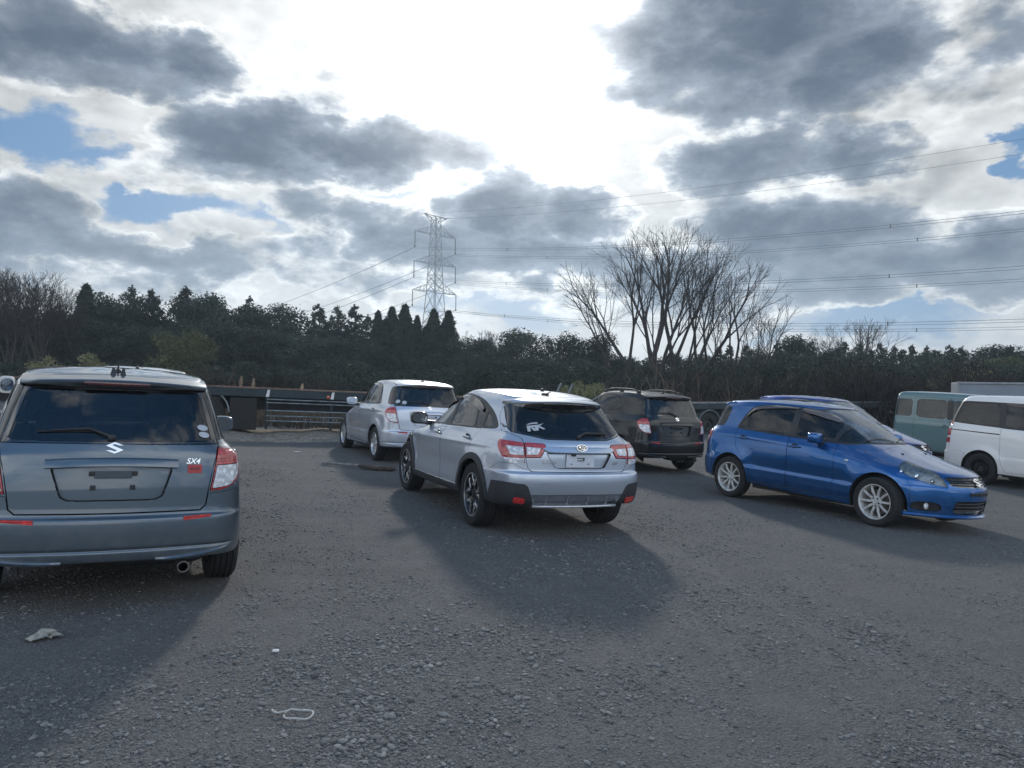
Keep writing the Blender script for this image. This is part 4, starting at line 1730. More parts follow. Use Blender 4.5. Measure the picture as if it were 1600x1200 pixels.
        nrm = b.normal((b.rear_x(yy, .405), s * yy, .405))
        rf.prism(chaikin([(-.062, -.034), (.055, -.030), (.062, .026), (.02, .036), (-.062, .034)], 1, .15), 0, .008, mt)
        m.add('fog_reflector', rf, 'reflector_red', 'rear_bumper')
    rb = MB()
    for y in (-.36, -.12, .12, .36):
        x = b.rear_x(abs(y), .41)
        rb.sweep([[(x - .002, y - .008, .465), (x - .010, y, .465), (x - .002, y + .008, .465), (x + .02, y, .465)], [(b.rear_x(abs(y), .36) - .004, y - .008, .345), (b.rear_x(abs(y), .36) - .014, y, .345), (b.rear_x(abs(y), .36) - .004, y + .008, .345), (x + .03, y, .345)]])
    m.add('diffuser_rib', rb, 'satin_silver', 'diffuser')
    lp = MB()
    secs = []
    for i in range(21):
        y = -.50 + 1.0 * i / 20
        x = b.rear_x(abs(y), .36)
        e = 1 - .6 * abs(y / .5) ** 6
        secs.append([(x + .01, y, .352), (x - .026 * e, y, .345), (x - .030 * e, y, .335), (x - .020 * e, y, .322), (x + .03, y, .315)])
    lp.sweep(secs)
    m.add('diffuser_lip', lp, 'satin_silver', 'diffuser')
    tc = MB()
    x = b.rear_x(.42, .555)
    tc.prism(chaikin([(-.042, -.042), (.042, -.042), (.042, .042), (-.042, .042)], 1, .12), 0, .0025, flat_on_rear(b, .42, .552, .001))
    m.add('tow_cover', tc, 'paint', 'rear_bumper')
    wp = MB()
    xw = lambda y, z: b.rear_x(y, z) - .016
    wp.tube([(xw(-.02, 1.068), -.02, 1.068), (xw(-.12, 1.10), -.12, 1.105), (xw(-.34, 1.09), -.34, 1.10)], (.014, .010, .007), 8)
    wp.tube([(xw(-.06, 1.09) + .004, -.06, 1.09), (xw(-.40, 1.085) + .004, -.40, 1.09)], .006, 6)
    wp.sbox((xw(-.02, 1.062), -.02, 1.062), (.03, .05, .04), .5)
    m.add('rear_wiper', wp, 'black_trim', 'tailgate')
    # chrome strip along the foot of the doors
    for s in (1, -1):
        ch = MB()
        pts = [(x, s * (b.side_y(x, .392 - .02 * (x + .99)) + .006), .392 - .02 * (x + .99)) for x in [-.92 + 1.84 * i / 12 for i in range(13)]]
        ch.tube(pts, .008, 6)
        m.add('sill_strip', ch, 'chrome')
    mirror(m, .60, 1.075, .935, (.17, .23, .165), 'gloss_black')
    handle(m, -.07, .935, 'front_door')
    handle(m, -1.06, .960, 'rear_door')
    for s, sd in ((1, 'left'), (-1, 'right')):
        hc = MB()
        for x, z in ((-.07, .945), (-1.06, .970)):
            y = b.side_y(x, z) + .033
            hc.tube([(x - .07, s * y, z), (x + .09, s * y, z)], .006, 6)
        m.add('handle_strip', hc, 'chrome', None, sd)
    an = MB()
    z = b.roof_z(-1.30, 0)
    an.sbox((-1.28, 0, z + .012), (.15, .06, .045), .7)
    an.tube([(-1.30, 0, z + .02), (-1.42, 0, z + .045)], .006, 6)
    m.add('antenna_base', an, 'black_trim')
    an2 = MB()
    an2.sbox((-.95, -.12, b.roof_z(-.95, .12) + .012), (.05, .05, .035), .8)
    m.add('roof_stud', an2, 'black_trim')
    seat_set(m, [(.15, (.38, -.38), .58), (-.85, (.38, -.38), .52)], .52, .52)
    cabin(m, -1.95, .90, .68, .45, .66, 1.0, -.38)
    wells(m, AX, .41, .88)
    underbody(m, -1.95, 1.85, AX, .30, .80, .41)
    rm = MB()
    rm.sbox((.18, 0, 1.36), (.03, .22, .065), .6)
    m.add('rear_view_mirror', rm, 'interior')
    m.close()
    return m


CROSS_VISORS = [([(.60, 1.185), (.50, 1.235), (.38, 1.288), (.25, 1.340), (.12, 1.382), (0, 1.408), (-.10, 1.420), (-.185, 1.424)], .075),
                ([(-.20, 1.425), (-.38, 1.428), (-.55, 1.427), (-.72, 1.413), (-.88, 1.388), (-1.02, 1.345), (-1.12, 1.300)], .07)]


# ================================================================== white people carrier
def build_van():
    AX = (1.41, -1.41)
    rows = [
        (.26, .20, 0, -2.16, 2.08, .78, .08, .36, .04, .12, .14, .24),
        (.28, .215, 0, -2.25, 2.16, .825, .08, .38, .04, .12, .15, .26),
        (.42, .36, 0, -2.285, 2.22, .842, .08, .40, .04, .12, .16, .28),
        (.60, .56, 0, -2.285, 2.23, .847, .08, .40, .04, .12, .16, .28),
        (.66, .62, 0, -2.262, 2.22, .848, .08, .40, .045, .12, .16, .28),
        (.90, .80, 0, -2.245, 2.12, .846, .08, .40, .05, .13, .16, .28),
        (1.08, .95, 0, -2.225, 1.80, .838, .08, .34, .06, .13, .15, .24),
        (1.16, 1.05, 0, -2.21, 1.45, .822, .08, .30, .07, .12, .14, .20),
        (1.22, 1.12, 0, -2.195, 1.22, .800, .08, .26, .075, .11, .13, .18),
        (1.50, 1.46, .0, -2.10, .80, .752, .08, .22, .07, .10, .12, .15),
        (1.72, 1.70, .015, -2.00, .42, .700, .08, .20, .065, .09, .11, .13),
        (1.785, 1.775, .02, -1.93, .22, .655, .08, .18, .06, .08, .10, .12),
    ]

    def disp(x, y, z):
        if y > 0.55:
            for ax in AX:
                r = math.hypot(x - ax, z - 0.32)
                y += 0.018 * smooth01(0.55, 0.37, r) * smooth01(.95, .6, z)
            y += .010 * smooth01(.62, .52, z) * smooth01(1.2, 1.0, abs(x)) * smooth01(.2, .35, z)
        return x, y, z
    b = Body(rows, 0.05, disp, counts=(11, 7, 56, 8, 13))
    for ax in AX:
        b.region('arch', [('side', circle(ax, 0.33, 0.372, 36))], lim=lambda c: c.y > 0.42, delete=True)
    dlo = chaikin([(1.35, 1.05), (.95, 1.32), (.50, 1.60), (.25, 1.675), (-1.75, 1.70), (-1.93, 1.68), (-2.10, 1.30), (-2.10, 1.235), (-.5, 1.15)], 2, .16)
    b.region('window_trim', [('side', dlo)], lim=lim_side, mat='black_trim', off=-.002, gap=.001)
    for nm, poly, mt, par, prt in (
            ('front_window', [(.72, 1.10), (.72, 1.42), (.45, 1.585), (.22, 1.635), (.02, 1.64), (.02, 1.135)], 'glass_light', 'front_door', 'window'),
            ('slide_window', [(-.06, 1.145), (-.06, 1.645), (-.98, 1.66), (-.98, 1.195)], 'glass_dark', 'rear_door', 'window'),
            ('rear_side_window', [(-1.10, 1.205), (-1.10, 1.66), (-1.82, 1.67), (-1.90, 1.64), (-2.04, 1.30), (-2.04, 1.25)], 'glass_dark', 'body', 'rear_quarter_window'),
            ('quarter_window', [(1.22, 1.095), (.80, 1.375), (.80, 1.105)], 'glass_light', 'body', 'quarter_window')):
        b.region(nm, [('side', chaikin(poly, 1, .08))], lim=lim_side, frm=('window_trim',), mat=mt, off=-.006, rim=.01, parent=par, part=prt)
    b.region('windscreen', [('front', chaikin([(-.3, 1.13), (.60, 1.13), (.50, 1.68), (.45, 1.72), (-.3, 1.75)], 1, .1))], lim=lambda c: c.x > .1, mat='glass_screen', mirror='center', off=-.004, gap=.001)
    b.region('rear_window', [('rear', chaikin([(-.2, 1.16), (.66, 1.16), (.60, 1.66), (.55, 1.70), (-.2, 1.71)], 1, .1))], lim=lambda c: c.x < -1.7, mat='glass_dark', mirror='center', off=-.003, gap=.002, parent='tailgate')
    b.region('tail_light', [('rear', [(.62, .80), (.62, 1.33), (1, 1.33), (1, .80)]), ('side', [(-2.5, .80), (-2.5, 1.33), (-2.06, 1.33), (-2.04, 1.16), (-2.06, .80)])], lim=lambda c: c.x < -1.9, mat='lamp_red', off=.008, rim=.03, gap=.003)
    for z0, z1 in ((1.105, 1.165), (.905, .945)):
        b.region('lens%d' % int(z0 * 100), [('side', [(-2.5, z0), (-2.5, z1), (-2, z1), (-2, z0)])], lim=lambda c: c.x < -1.9, frm=('tail_light',), mat='lamp_clear', off=.010, rim=.02, gap=0, parent='tail_light', part='lens')
    b.region('headlight', [('side', chaikin([(1.55, .95), (1.75, .95), (2.3, .86), (2.3, .68), (2.05, .66), (1.75, .74)], 1, .2)), ('front', [(.42, .6), (.42, 1), (1, 1), (1, .6)])], lim=lambda c: c.x > 1.3, mat='lamp_front', off=.004, gap=.004)
    b.region('front_door', [('side', [(.78, .30), (.90, .60), (.84, 1.05), (.76, 1.10), (.76, 1.30), (-.02, 1.40), (-.02, .30)])], lim=lim_side, part='door', gap=.005)
    b.region('rear_door', [('side', [(-.02, .30), (-.02, 1.40), (-1.04, 1.40), (-1.04, 1.0), (-1.03, .62), (-.98, .42), (-.92, .30)])], lim=lim_side, part='door', gap=.005)
    b.region('slide_rail', [('side', [(-1.05, 1.035), (-1.05, 1.058), (-2.09, 1.095), (-2.09, 1.075)])], lim=lim_side, mat='black_trim', off=-.008, rim=-.008, gap=0)
    b.region('tailgate', [('rear', [(-.1, .63), (.66, .63), (.69, 1.2), (.63, 1.70), (.58, 1.76), (-.1, 1.77)])], lim=lambda c: c.x < -1.8, mirror='center', gap=.006)
    b.region('rear_bumper', [('side', [(-1.72, .1), (-1.72, .60), (-1.79, .64), (-2.5, .64), (-2.5, .1)])], lim=lambda c: c.x < -1.4, mirror='center', part='bumper', gap=.0035)
    b.region('front_bumper', [('side', [(1.78, .1), (1.78, .68), (2.05, .66), (2.5, .66), (2.5, .1)])], lim=lambda c: c.x > 1.4, mirror='center', part='bumper', gap=.0035)
    m = Model(b)
    mirror(m, .78, 1.20, .99, (.16, .20, .25), 'paint')
    handle(m, .13, 1.0, 'front_door')
    handle(m, -.16, 1.0, 'rear_door')
    seat_set(m, [(.35, (.38, -.38), .62), (-.55, (.40, -.40), .58), (-1.45, (.40, -.40), .55)], .5, .68)
    cabin(m, -2.1, 1.0, .72, .58, .85, 1.08, -.38)
    wells(m, AX, .39, .84)
    underbody(m, -2.1, 1.9, AX, .20, .76, .39)
    m.close()
    return m


VAN_VISORS = [([(-.08, 1.672), (-.3, 1.678), (-.55, 1.682), (-.78, 1.684), (-.98, 1.684)], .07), ([(.55, 1.53), (.42, 1.60), (.28, 1.645), (.12, 1.662), (.0, 1.665)], .06)]


# ================================================================== teal light van
def build_kei():
    AX = (1.23, -1.23)
    rows = [
        (.24, .20, 0, -1.60, 1.62, .68, .04, .16, .03, .06, .10, .16),
        (.26, .21, 0, -1.66, 1.68, .715, .04, .18, .03, .06, .11, .18),
        (.45, .42, 0, -1.675, 1.70, .735, .04, .18, .03, .06, .12, .18),
        (.75, .72, 0, -1.67, 1.70, .738, .04, .18, .03, .06, .12, .18),
        (.95, .88, 0, -1.665, 1.66, .737, .04, .18, .03, .06, .12, .18),
        (1.05, .98, 0, -1.66, 1.45, .732, .04, .16, .03, .06, .12, .16),
        (1.12, 1.06, 0, -1.655, 1.28, .720, .04, .14, .032, .06, .11, .14),
        (1.45, 1.43, 0, -1.635, .98, .700, .04, .13, .035, .06, .10, .12),
        (1.72, 1.70, .008, -1.60, .74, .675, .04, .12, .035, .06, .09, .11),
        (1.79, 1.77, .012, -1.54, .62, .632, .04, .11, .035, .06, .08, .10),
    ]
    b = Body(rows, 0.055, None, counts=(10, 7, 44, 7, 10))
    for ax in AX:
        b.region('arch', [('side', circle(ax, 0.29, 0.325, 32))], lim=lambda c: c.y > 0.35, delete=True)
    for nm, poly, mt, par, prt in (
            ('rear_side_window', [(-1.10, 1.15), (-1.10, 1.62), (-1.50, 1.62), (-1.55, 1.58), (-1.57, 1.15)], 'glass_dark', 'body', 'rear_quarter_window'),
            ('slide_window', [(-.16, 1.12), (-.16, 1.62), (-.98, 1.625), (-.98, 1.14)], 'glass_dark', 'rear_door', 'window'),
            ('front_window', [(.80, 1.09), (.80, 1.42), (.62, 1.60), (-.02, 1.62), (-.02, 1.11)], 'glass_light', 'front_door', 'window')):
        b.region(nm, [('side', chaikin(poly, 1, .12))], lim=lambda c: c.y > .3, mat=mt, off=-.006, rim=.01, parent=par, part=prt)
    b.region('window_trim', [('side', [(-.02, 1.11), (-.02, 1.62), (-.16, 1.62), (-.16, 1.115)])], lim=lambda c: c.y > .3, mat='black_trim', off=-.002, gap=.001)
    b.region('rear_window', [('rear', chaikin([(-.2, 1.14), (.60, 1.14), (.58, 1.62), (-.2, 1.64)], 1, .08))], lim=lambda c: c.x < -1.3, mat='glass_dark', mirror='center', off=-.003, parent='tailgate')
    b.region('windscreen', [('front', chaikin([(-.2, 1.08), (.58, 1.08), (.52, 1.66), (-.2, 1.70)], 1, .08))], lim=lambda c: c.x > .5, mat='glass_screen', mirror='center', off=-.003)
    b.region('rear_door', [('side', [(-.09, .28), (-.09, 1.68), (-1.04, 1.68), (-1.04, .60), (-.95, .45), (-.88, .28)])], lim=lambda c: c.y > .3, part='door', gap=.005)
    b.region('front_door', [('side', [(.86, .28), (.90, .70), (.88, 1.05), (.84, 1.42), (.66, 1.66), (-.09, 1.68), (-.09, .28)])], lim=lambda c: c.y > .3, part='door', gap=.005)
    b.region('tail_light', [('rear', [(.60, .55), (.60, .80), (1, .80), (1, .55)]), ('side', [(-2, .55), (-2, .80), (-1.60, .80), (-1.60, .55)])], lim=lambda c: c.x < -1.4, mat='lamp_red', off=.006)
    b.region('tailgate', [('rear', [(-.1, .42), (.62, .42), (.63, 1.66), (.58, 1.74), (-.1, 1.76)])], lim=lambda c: c.x < -1.4, mirror='center', gap=.006)
    m = Model(b)
    mirror(m, .84, 1.16, .86, (.14, .16, .22), 'paint')
    handle(m, -.22, .93, 'rear_door')
    handle(m, .05, .93, 'front_door')
    k = MB()
    k.tube([(-1.655, -.60, 1.18), (-1.715, -.63, 1.20)], .018, 8)
    k.sbox((-1.72, -.64, 1.215), (.05, .09, .10), .8)
    m.add('rear_view_mirror', k, 'black_trim')
    seat_set(m, [(.35, (.32, -.32), .60), (-.55, (.32, -.32), .52)], .44, .62)
    cabin(m, -1.5, 1.0, .62, .50, .85, 1.05, -.30)
    wells(m, AX, .34, .73)
    underbody(m, -1.55, 1.5, AX, .18, .64, .34)
    m.close()
    return m


# ------------------------------------------------------------------ camera, sun and sky
cam_data = bpy.data.cameras.new('camera')
cam = bpy.data.objects.new('camera', cam_data)
COL.objects.link(cam)
cam_data.sensor_fit = 'HORIZONTAL'
cam_data.sensor_width = 36.0
cam_data.lens = 36.0 * CAM_F
cam_data.clip_start = 0.1
cam_data.clip_end = 5000
Mc = Matrix((CR, CU, -CF)).transposed().to_4x4()
Mc.translation = Vector((0, 0, CAM_H))
cam.matrix_world = Mc
scene.camera = cam

SUN_D = direction(772, 75)
SUN_AZ = math.atan2(SUN_D.x, SUN_D.y)
SUN_EL = math.asin(SUN_D.z)
sun_l = bpy.data.lights.new('sun', 'SUN')
sun_l.energy = 2.5
sun_l.angle = R(4.0)
sun_l.color = (1.0, 0.96, 0.90)
sun = bpy.data.objects.new('sun', sun_l)
COL.objects.link(sun)
sun.rotation_euler = SUN_D.to_track_quat('Z', 'Y').to_euler()

world = bpy.data.worlds.new('World')
scene.world = world
world.use_nodes = True
wt = world.node_tree
wt.nodes.clear()
g = NT(wt)
wout = g.node('ShaderNodeOutputWorld')
sky = g.node('ShaderNodeTexSky')
sky.sky_type = 'NISHITA'
sky.sun_disc = False
sky.sun_elevation = SUN_EL
sky.sun_rotation = SUN_AZ
sky.altitude = 100
sky.air_density = 1.0
sky.dust_density = 0.8
sky.ozone_density = 1.6
tcw = g.node('ShaderNodeTexCoord').outputs['Generated']
dirn = g.vm('NORMALIZE', tcw)
sx = g.node('ShaderNodeSeparateXYZ')
g.put(sx.inputs[0], dirn)
warp = g.node('ShaderNodeCombineXYZ')
g.put(warp.inputs[0], sx.outputs[0])
g.put(warp.inputs[1], sx.outputs[1])
g.put(warp.inputs[2], g.m('MULTIPLY', sx.outputs[2], 1.9))
WV = warp.outputs[0]


def cnoise(vec, scale, detail, rough):
    n = g.node('ShaderNodeTexNoise', noise_dimensions='3D')
    g.put(n.inputs['Vector'], vec)
    n.inputs['Scale'].default_value = scale
    n.inputs['Detail'].default_value = detail
    n.inputs['Roughness'].default_value = rough
    s = g.node('ShaderNodeSeparateColor')
    g.put(s.inputs[0], n.outputs['Color'])
    return s.outputs[0], s.outputs[1], s.outputs[2]


w1 = cnoise(WV, 5.0, 3, 0.5)
w2 = cnoise(WV, 13.0, 5, 0.6)
cen = lambda s: g.m('SUBTRACT', s, 0.5)
az0 = g.m('ARCTAN2', sx.outputs[0], sx.outputs[1])
el0 = g.m('ARCSINE', sx.outputs[2])
az = g.m('ADD', az0, g.m('ADD', g.m('MULTIPLY', cen(w1[0]), 0.20), g.m('MULTIPLY', cen(w2[0]), 0.12)))
el = g.m('ADD', el0, g.m('ADD', g.m('MULTIPLY', cen(w1[1]), 0.09), g.m('MULTIPLY', cen(w2[1]), 0.075)))
nbig = w1[2]
nmid = g.noise(WV, 10.0, 8, 0.56)
nfine = g.noise(WV, 34.0, 7, 0.62)
# the same puffs looked up a little nearer the sun: tells lit rims from shaded bellies
sunoff = g.vm('ADD', WV, tuple(0.016 * c * k for c, k in zip(SUN_D, (1, 1, 1.9 * 1.6))))
nlit = g.noise(sunoff, 9.0, 3.5, 0.55)
lit = g.m('SUBTRACT', g.noise(WV, 9.0, 3.5, 0.55), nlit)


def blobs(lst, start):
    cur = start
    for px, py, rx, ry, s in lst:
        d = direction(px, py)
        a0, e0 = math.atan2(d.x, d.y), math.asin(d.z)
        ra, re = rx / 1200.0 * math.cos(a0) ** 2, ry / 1200.0 * math.cos(a0)
        da = g.m('MULTIPLY_ADD', az, 1 / ra, -a0 / ra)
        de = g.m('MULTIPLY_ADD', el, 1 / re, -e0 / re)
        r2 = g.m('MULTIPLY_ADD', da, da, g.m('MULTIPLY', de, de))
        v = g.m('MULTIPLY_ADD', r2, -s, s)
        cur = g.m('MAXIMUM', cur, v)
    return cur


CLOUDS = [(45, 70, 150, 85, 1.0), (205, 88, 180, 66, 1.0), (120, 120, 210, 40, .8),
          (400, 220, 175, 72, 1.0), (560, 235, 240, 58, 1.0), (690, 255, 120, 42, .8), (500, 150, 130, 36, .25), (350, 275, 140, 34, .5),
          (1170, 40, 290, 130, 1.0), (1320, 95, 170, 90, 1.0), (1060, 40, 140, 90, .6), (1240, 140, 220, 50, .7),
          (1190, 240, 210, 60, .85), (1340, 248, 150, 46, .85), (1200, 300, 150, 34, .30),
          (1250, 370, 210, 70, .9), (1420, 425, 280, 60, .95), (1560, 400, 160, 80, .85), (1330, 450, 320, 38, .7), (1500, 455, 200, 34, .7),
          (790, 335, 120, 72, 1.0), (905, 335, 105, 58, .9), (730, 385, 220, 42, .85), (860, 410, 280, 46, .9), (620, 392, 90, 34, .6), (1010, 420, 170, 56, .8),
          (460, 322, 75, 42, .6), (555, 350, 110, 42, .55), (10, 330, 140, 85, .95), (60, 380, 180, 50, .85), (270, 405, 200, 40, .75), (450, 400, 140, 36, .6),
          (130, 435, 300, 24, .45), (1570, 30, 100, 70, .45), (1500, 130, 150, 50, .25), (520, 430, 100, 26, .5), (640, 450, 160, 26, .45), (1100, 470, 200, 26, .4)]
HOLES = [(45, 205, 150, 42, 1.0), (160, 238, 80, 24, .8), (270, 325, 120, 24, .9), (395, 347, 90, 17, .7), (200, 318, 70, 18, .5), (805, 232, 110, 28, .8),
         (1592, 222, 40, 26, 1.0), (820, 482, 130, 24, .9), (760, 470, 70, 18, .6), (1370, 503, 160, 26, .8), (1290, 490, 70, 16, .5), (680, 475, 50, 24, .7), (1420, 530, 70, 20, .4),
         (1230, 520, 70, 16, .4), (620, 300, 60, 14, .35)]
front = g.ramp(sx.outputs[1], 0.0, 0.35)
free = g.m('MAXIMUM', g.ramp(el0, 0.50, 0.75, 0.0, 1.0), g.m('SUBTRACT', 1.0, front))
free = g.m('MAXIMUM', free, g.ramp(g.m('ABSOLUTE', az0), 0.62, 0.85))
held = g.m('SUBTRACT', 1.0, free)
cn = g.m('ADD', g.m('MULTIPLY', cen(nmid), 1.55), g.m('MULTIPLY', cen(nfine), 0.55))
cfree = g.m('ADD', g.m('MULTIPLY', g.m('SUBTRACT', g.noise(WV, 2.1, 3, 0.5), 0.52), 4.0), g.m('MULTIPLY_ADD', g.ramp(el0, 0.35, 0.85), -0.75, -0.30))
dens = g.m('ADD', g.m('ADD', g.m('MULTIPLY', blobs(CLOUDS, -0.60), held), g.m('MULTIPLY', cfree, free)), g.m('SUBTRACT', cn, 0.16))
cloud_a = g.ramp(dens, -0.32, 0.0)
cloud_m = g.ramp(dens, -0.20, 0.36)
cloud_d = g.ramp(dens, 0.10, 0.95)
hn = g.m('ADD', g.m('MULTIPLY', cen(nmid), 1.1), g.m('MULTIPLY', cen(nfine), 0.7))
hfree = g.m('ADD', g.m('MULTIPLY', g.m('SUBTRACT', g.noise(WV, 1.7, 5, 0.55), 0.40), 3.6), g.m('MULTIPLY_ADD', g.ramp(el0, 0.35, 0.85), 0.6, -0.22))
hole = g.m('ADD', g.m('ADD', g.m('MULTIPLY', blobs(HOLES, -0.8), held), g.m('MULTIPLY', hfree, free)), hn)
hole = g.ramp(hole, -0.12, 0.72)
# angle to the sun
cs = g.vm('DOT_PRODUCT', dirn, tuple(SUN_D))
ang = g.m('ARCCOSINE', g.m('MINIMUM', cs, 0.99999))
gl1 = g.m('EXPONENT', g.m('MULTIPLY', g.m('POWER', g.m('DIVIDE', ang, R(7.0)), 2.0), -1.0))
gl2 = g.m('EXPONENT', g.m('MULTIPLY', g.m('POWER', g.m('DIVIDE', ang, R(19.0)), 2.0), -1.0))
skyb = g.mix(1.0, sky.outputs[0], (0.050, 0.054, 0.060), 'MULTIPLY')
skyb = g.mix(0.70, skyb, (0.06, 0.225, 0.50))


def scaled(col, f):
    v = g.node('ShaderNodeVectorMath', operation='SCALE')
    v.inputs[0].default_value = col
    g.put(v.inputs['Scale'], f)
    return v.outputs[0]


# thin bright veil of high cloud, in white and pale grey swathes
veil_v = g.m('ADD', g.m('MULTIPLY_ADD', free, 0.42, 0.66), g.m('ADD', g.m('MULTIPLY', cen(nmid), 0.55), g.m('ADD', g.m('MULTIPLY', cen(nfine), 0.30), g.m('MULTIPLY', cen(nbig), 0.65))))
veil_v = g.m('ADD', veil_v, g.m('MULTIPLY', gl2, 0.30))
veil_v = g.m('ADD', veil_v, g.m('MULTIPLY', lit, g.ramp(el0, 0.03, 0.16, 0.35, 1.0)))
col = g.mix(hole, scaled((0.97, 0.985, 0.98), veil_v), skyb)
# cumulus: white where thin and turned to the sun, pale grey, then slate in the thick of it
rim_v = g.m('ADD', g.m('ADD', 0.84, g.m('MULTIPLY', gl2, 0.5)), g.m('MULTIPLY', lit, 2.6))
mid_v = g.m('ADD', g.m('MULTIPLY_ADD', free, 0.6, 0.98), g.m('MULTIPLY', lit, 1.9))
midc = scaled((0.27, 0.315, 0.385), g.m('ADD', mid_v, g.m('MULTIPLY', gl2, 0.35)))
dark = g.mix(g.ramp(nlit, 0.3, 0.72), (0.046, 0.070, 0.118), (0.088, 0.120, 0.178))
cc = g.mix(cloud_m, scaled((0.97, 0.98, 0.96), rim_v), midc)
cc = g.mix(cloud_d, cc, dark)
col = g.mix(cloud_a, col, cc)
# brighter, paler air low down
col = g.mix(g.m('MULTIPLY', g.ramp(el0, 0.13, 0.02), 0.25), col, (0.62, 0.67, 0.73))
glow = scaled((1.0, 0.99, 0.96), g.m('ADD', g.m('MULTIPLY', gl1, g.m('MULTIPLY_ADD', cloud_d, -1.0, 1.7)), g.m('MULTIPLY', gl2, g.m('MULTIPLY_ADD', cloud_m, -0.225, 0.24))))
col = g.mix(1.0, col, glow, 'ADD')
# the half of the sky facing the sun is lit from the front and brighter
col = g.mix(1.0, col, g.m('MULTIPLY_ADD', g.m('SUBTRACT', 1.0, g.ramp(cs, -0.35, 0.55)), 1.2, 1.0), 'MULTIPLY')
below = g.ramp(el0, -0.03, 0.0)
col = g.mix(below, (0.06, 0.06, 0.06), col)
bg = g.node('ShaderNodeBackground')
g.put(bg.inputs[0], col)
bg.inputs[1].default_value = 1.0
g.put(wout.inputs[0], bg.outputs[0])
world.cycles.sampling_method = 'MANUAL'
world.cycles.sample_map_resolution = 512

scene.render.engine = 'CYCLES'
scene.cycles.use_denoising = True
scene.cycles.max_bounces = 8
scene.cycles.diffuse_bounces = 3
scene.cycles.glossy_bounces = 4
scene.cycles.transparent_max_bounces = 16
scene.cycles.sample_clamp_indirect = 6.0
scene.view_settings.view_transform = 'Standard'
scene.view_settings.look = 'None'
scene.view_settings.exposure = 0.0
scene.view_settings.gamma = 1.0
scene.render.resolution_x, scene.render.resolution_y = 1024, 768


# ------------------------------------------------------------------ gravel lot
rng = np.random.default_rng(7)


def ruts(X, Y):
    """small unevenness of the trodden gravel (lot frame, metres)"""
    h = 0.010 * np.sin(X * 1.9 + 0.7 * np.sin(Y * 1.1)) * np.sin(Y * 1.3 + 0.5)
    h += 0.006 * np.sin(X * 4.3 + Y * 2.1 + 1.0) * np.sin(Y * 3.7 - X)
    h += 0.004 * np.sin(X * 9.1 - Y * 5.3) * np.sin(Y * 8.3 + X * 3.1)
    # wheel tracks curving across the front of the picture
    for off, dep in ((0.0, .020), (1.5, .016)):
        xc = 1.05 + off - 0.16 * (Y - 4.0) - 0.03 * (Y - 4) ** 2 * 0.4
        d = (X - xc)
        m = np.exp(-(np.minimum(np.abs(Y - 5.0), 6) / 3.2) ** 2)
        h += m * (-dep * np.exp(-(d / 0.16) ** 2) + dep * 0.7 * np.exp(-((np.abs(d) - 0.30) / 0.10) ** 2))
    return h - 0.008


def track_mask(X, Y):
    """where tyres have dragged up darker, coarser gravel"""
    m = 0
    for off, wdt in ((0.0, .13), (1.5, .11), (-2.6, .10)):
        xc = 1.05 + off - 0.16 * (Y - 4.0) - 0.012 * (Y - 4) ** 2 + .05 * np.sin(Y * 2.3 + off)
        m = m + np.exp(-((X - xc) / wdt) ** 2) * (0.55 + 0.45 * np.sin(Y * 1.9 + off * 3))
    xc = -1.2 + 0.55 * (Y - 4) + .06 * np.sin(Y * 1.7)
    m = m + .5 * np.exp(-((X - xc) / .12) ** 2)
    return np.clip(m, 0, 1) * np.clip((13 - Y) / 4, 0, 1)


def coarse(X, Y):
    """0 = trodden dust, 1 = loose coarse stones"""
    c = 0.5 + 0.30 * np.sin(X * 1.7 + 1.3 * np.sin(Y * .9)) * np.sin(Y * 1.1 + X * .4) + 0.22 * np.sin(X * 3.9 - Y * 1.7) * np.sin(Y * 2.9 + 2 + X)
    c = c + 0.16 * np.sin(X * 8.3 + Y * 3.1 + 2 * np.sin(Y * 1.9)) * np.sin(Y * 6.7 - X * 2.2)
    return np.clip(c + .55 * track_mask(X, Y), 0, 1)


def rise_np(X, Y):
    t = np.clip((Y - 12.5) / 11.5, 0, 1)
    return 0.0279 * np.maximum(0, X) * t * t * (3 - 2 * t)


def axis(lo, hi, fine_lo, fine_hi, step, grow=1.22):
    a = list(np.arange(fine_lo, fine_hi + 1e-6, step))
    s = step
    while a[-1] < hi:
        s *= grow
        a.append(a[-1] + s)
    s = step
    while a[0] > lo:
        s *= grow
        a.insert(0, a[0] - s)
    return np.array(a)


gx = axis(-290, 290, -8.0, 9.0, 0.085)
gy = axis(-290, 500, 1.5, 15.0, 0.085)
GX, GY = np.meshgrid(gx, gy)
GZ = ruts(GX, GY) * np.clip(1.2 - np.hypot(GX, GY - 6) / 40, 0, 1) + rise_np(GX, GY)
nx, ny = len(gx), len(gy)
vv = np.stack([GX, GY, GZ], -1).reshape(-1, 3)
ca, sa = math.cos(TILT), math.sin(TILT)
vw = np.stack([vv[:, 0] * ca + vv[:, 2] * sa, vv[:, 1], -vv[:, 0] * sa + vv[:, 2] * ca], -1)
ii = (np.arange(ny - 1)[:, None] * nx + np.arange(nx - 1)[None, :]).reshape(-1)
quads = np.stack([ii, ii + 1, ii + nx + 1, ii + nx], -1)


def np_mesh(name, verts, faces, smooth=True):
    me = bpy.data.meshes.new(name)
    k = faces.shape[1]
    me.vertices.add(len(verts))
    me.vertices.foreach_set('co', verts.astype(np.float32).reshape(-1))
    me.loops.add(faces.size)
    me.loops.foreach_set('vertex_index', faces.astype(np.int32).reshape(-1))
    me.polygons.add(len(faces))
    me.polygons.foreach_set('loop_start', np.arange(0, faces.size, k, dtype=np.int32))
    me.polygons.foreach_set('use_smooth', np.full(len(faces), smooth))
    me.update(calc_edges=True)
    return me


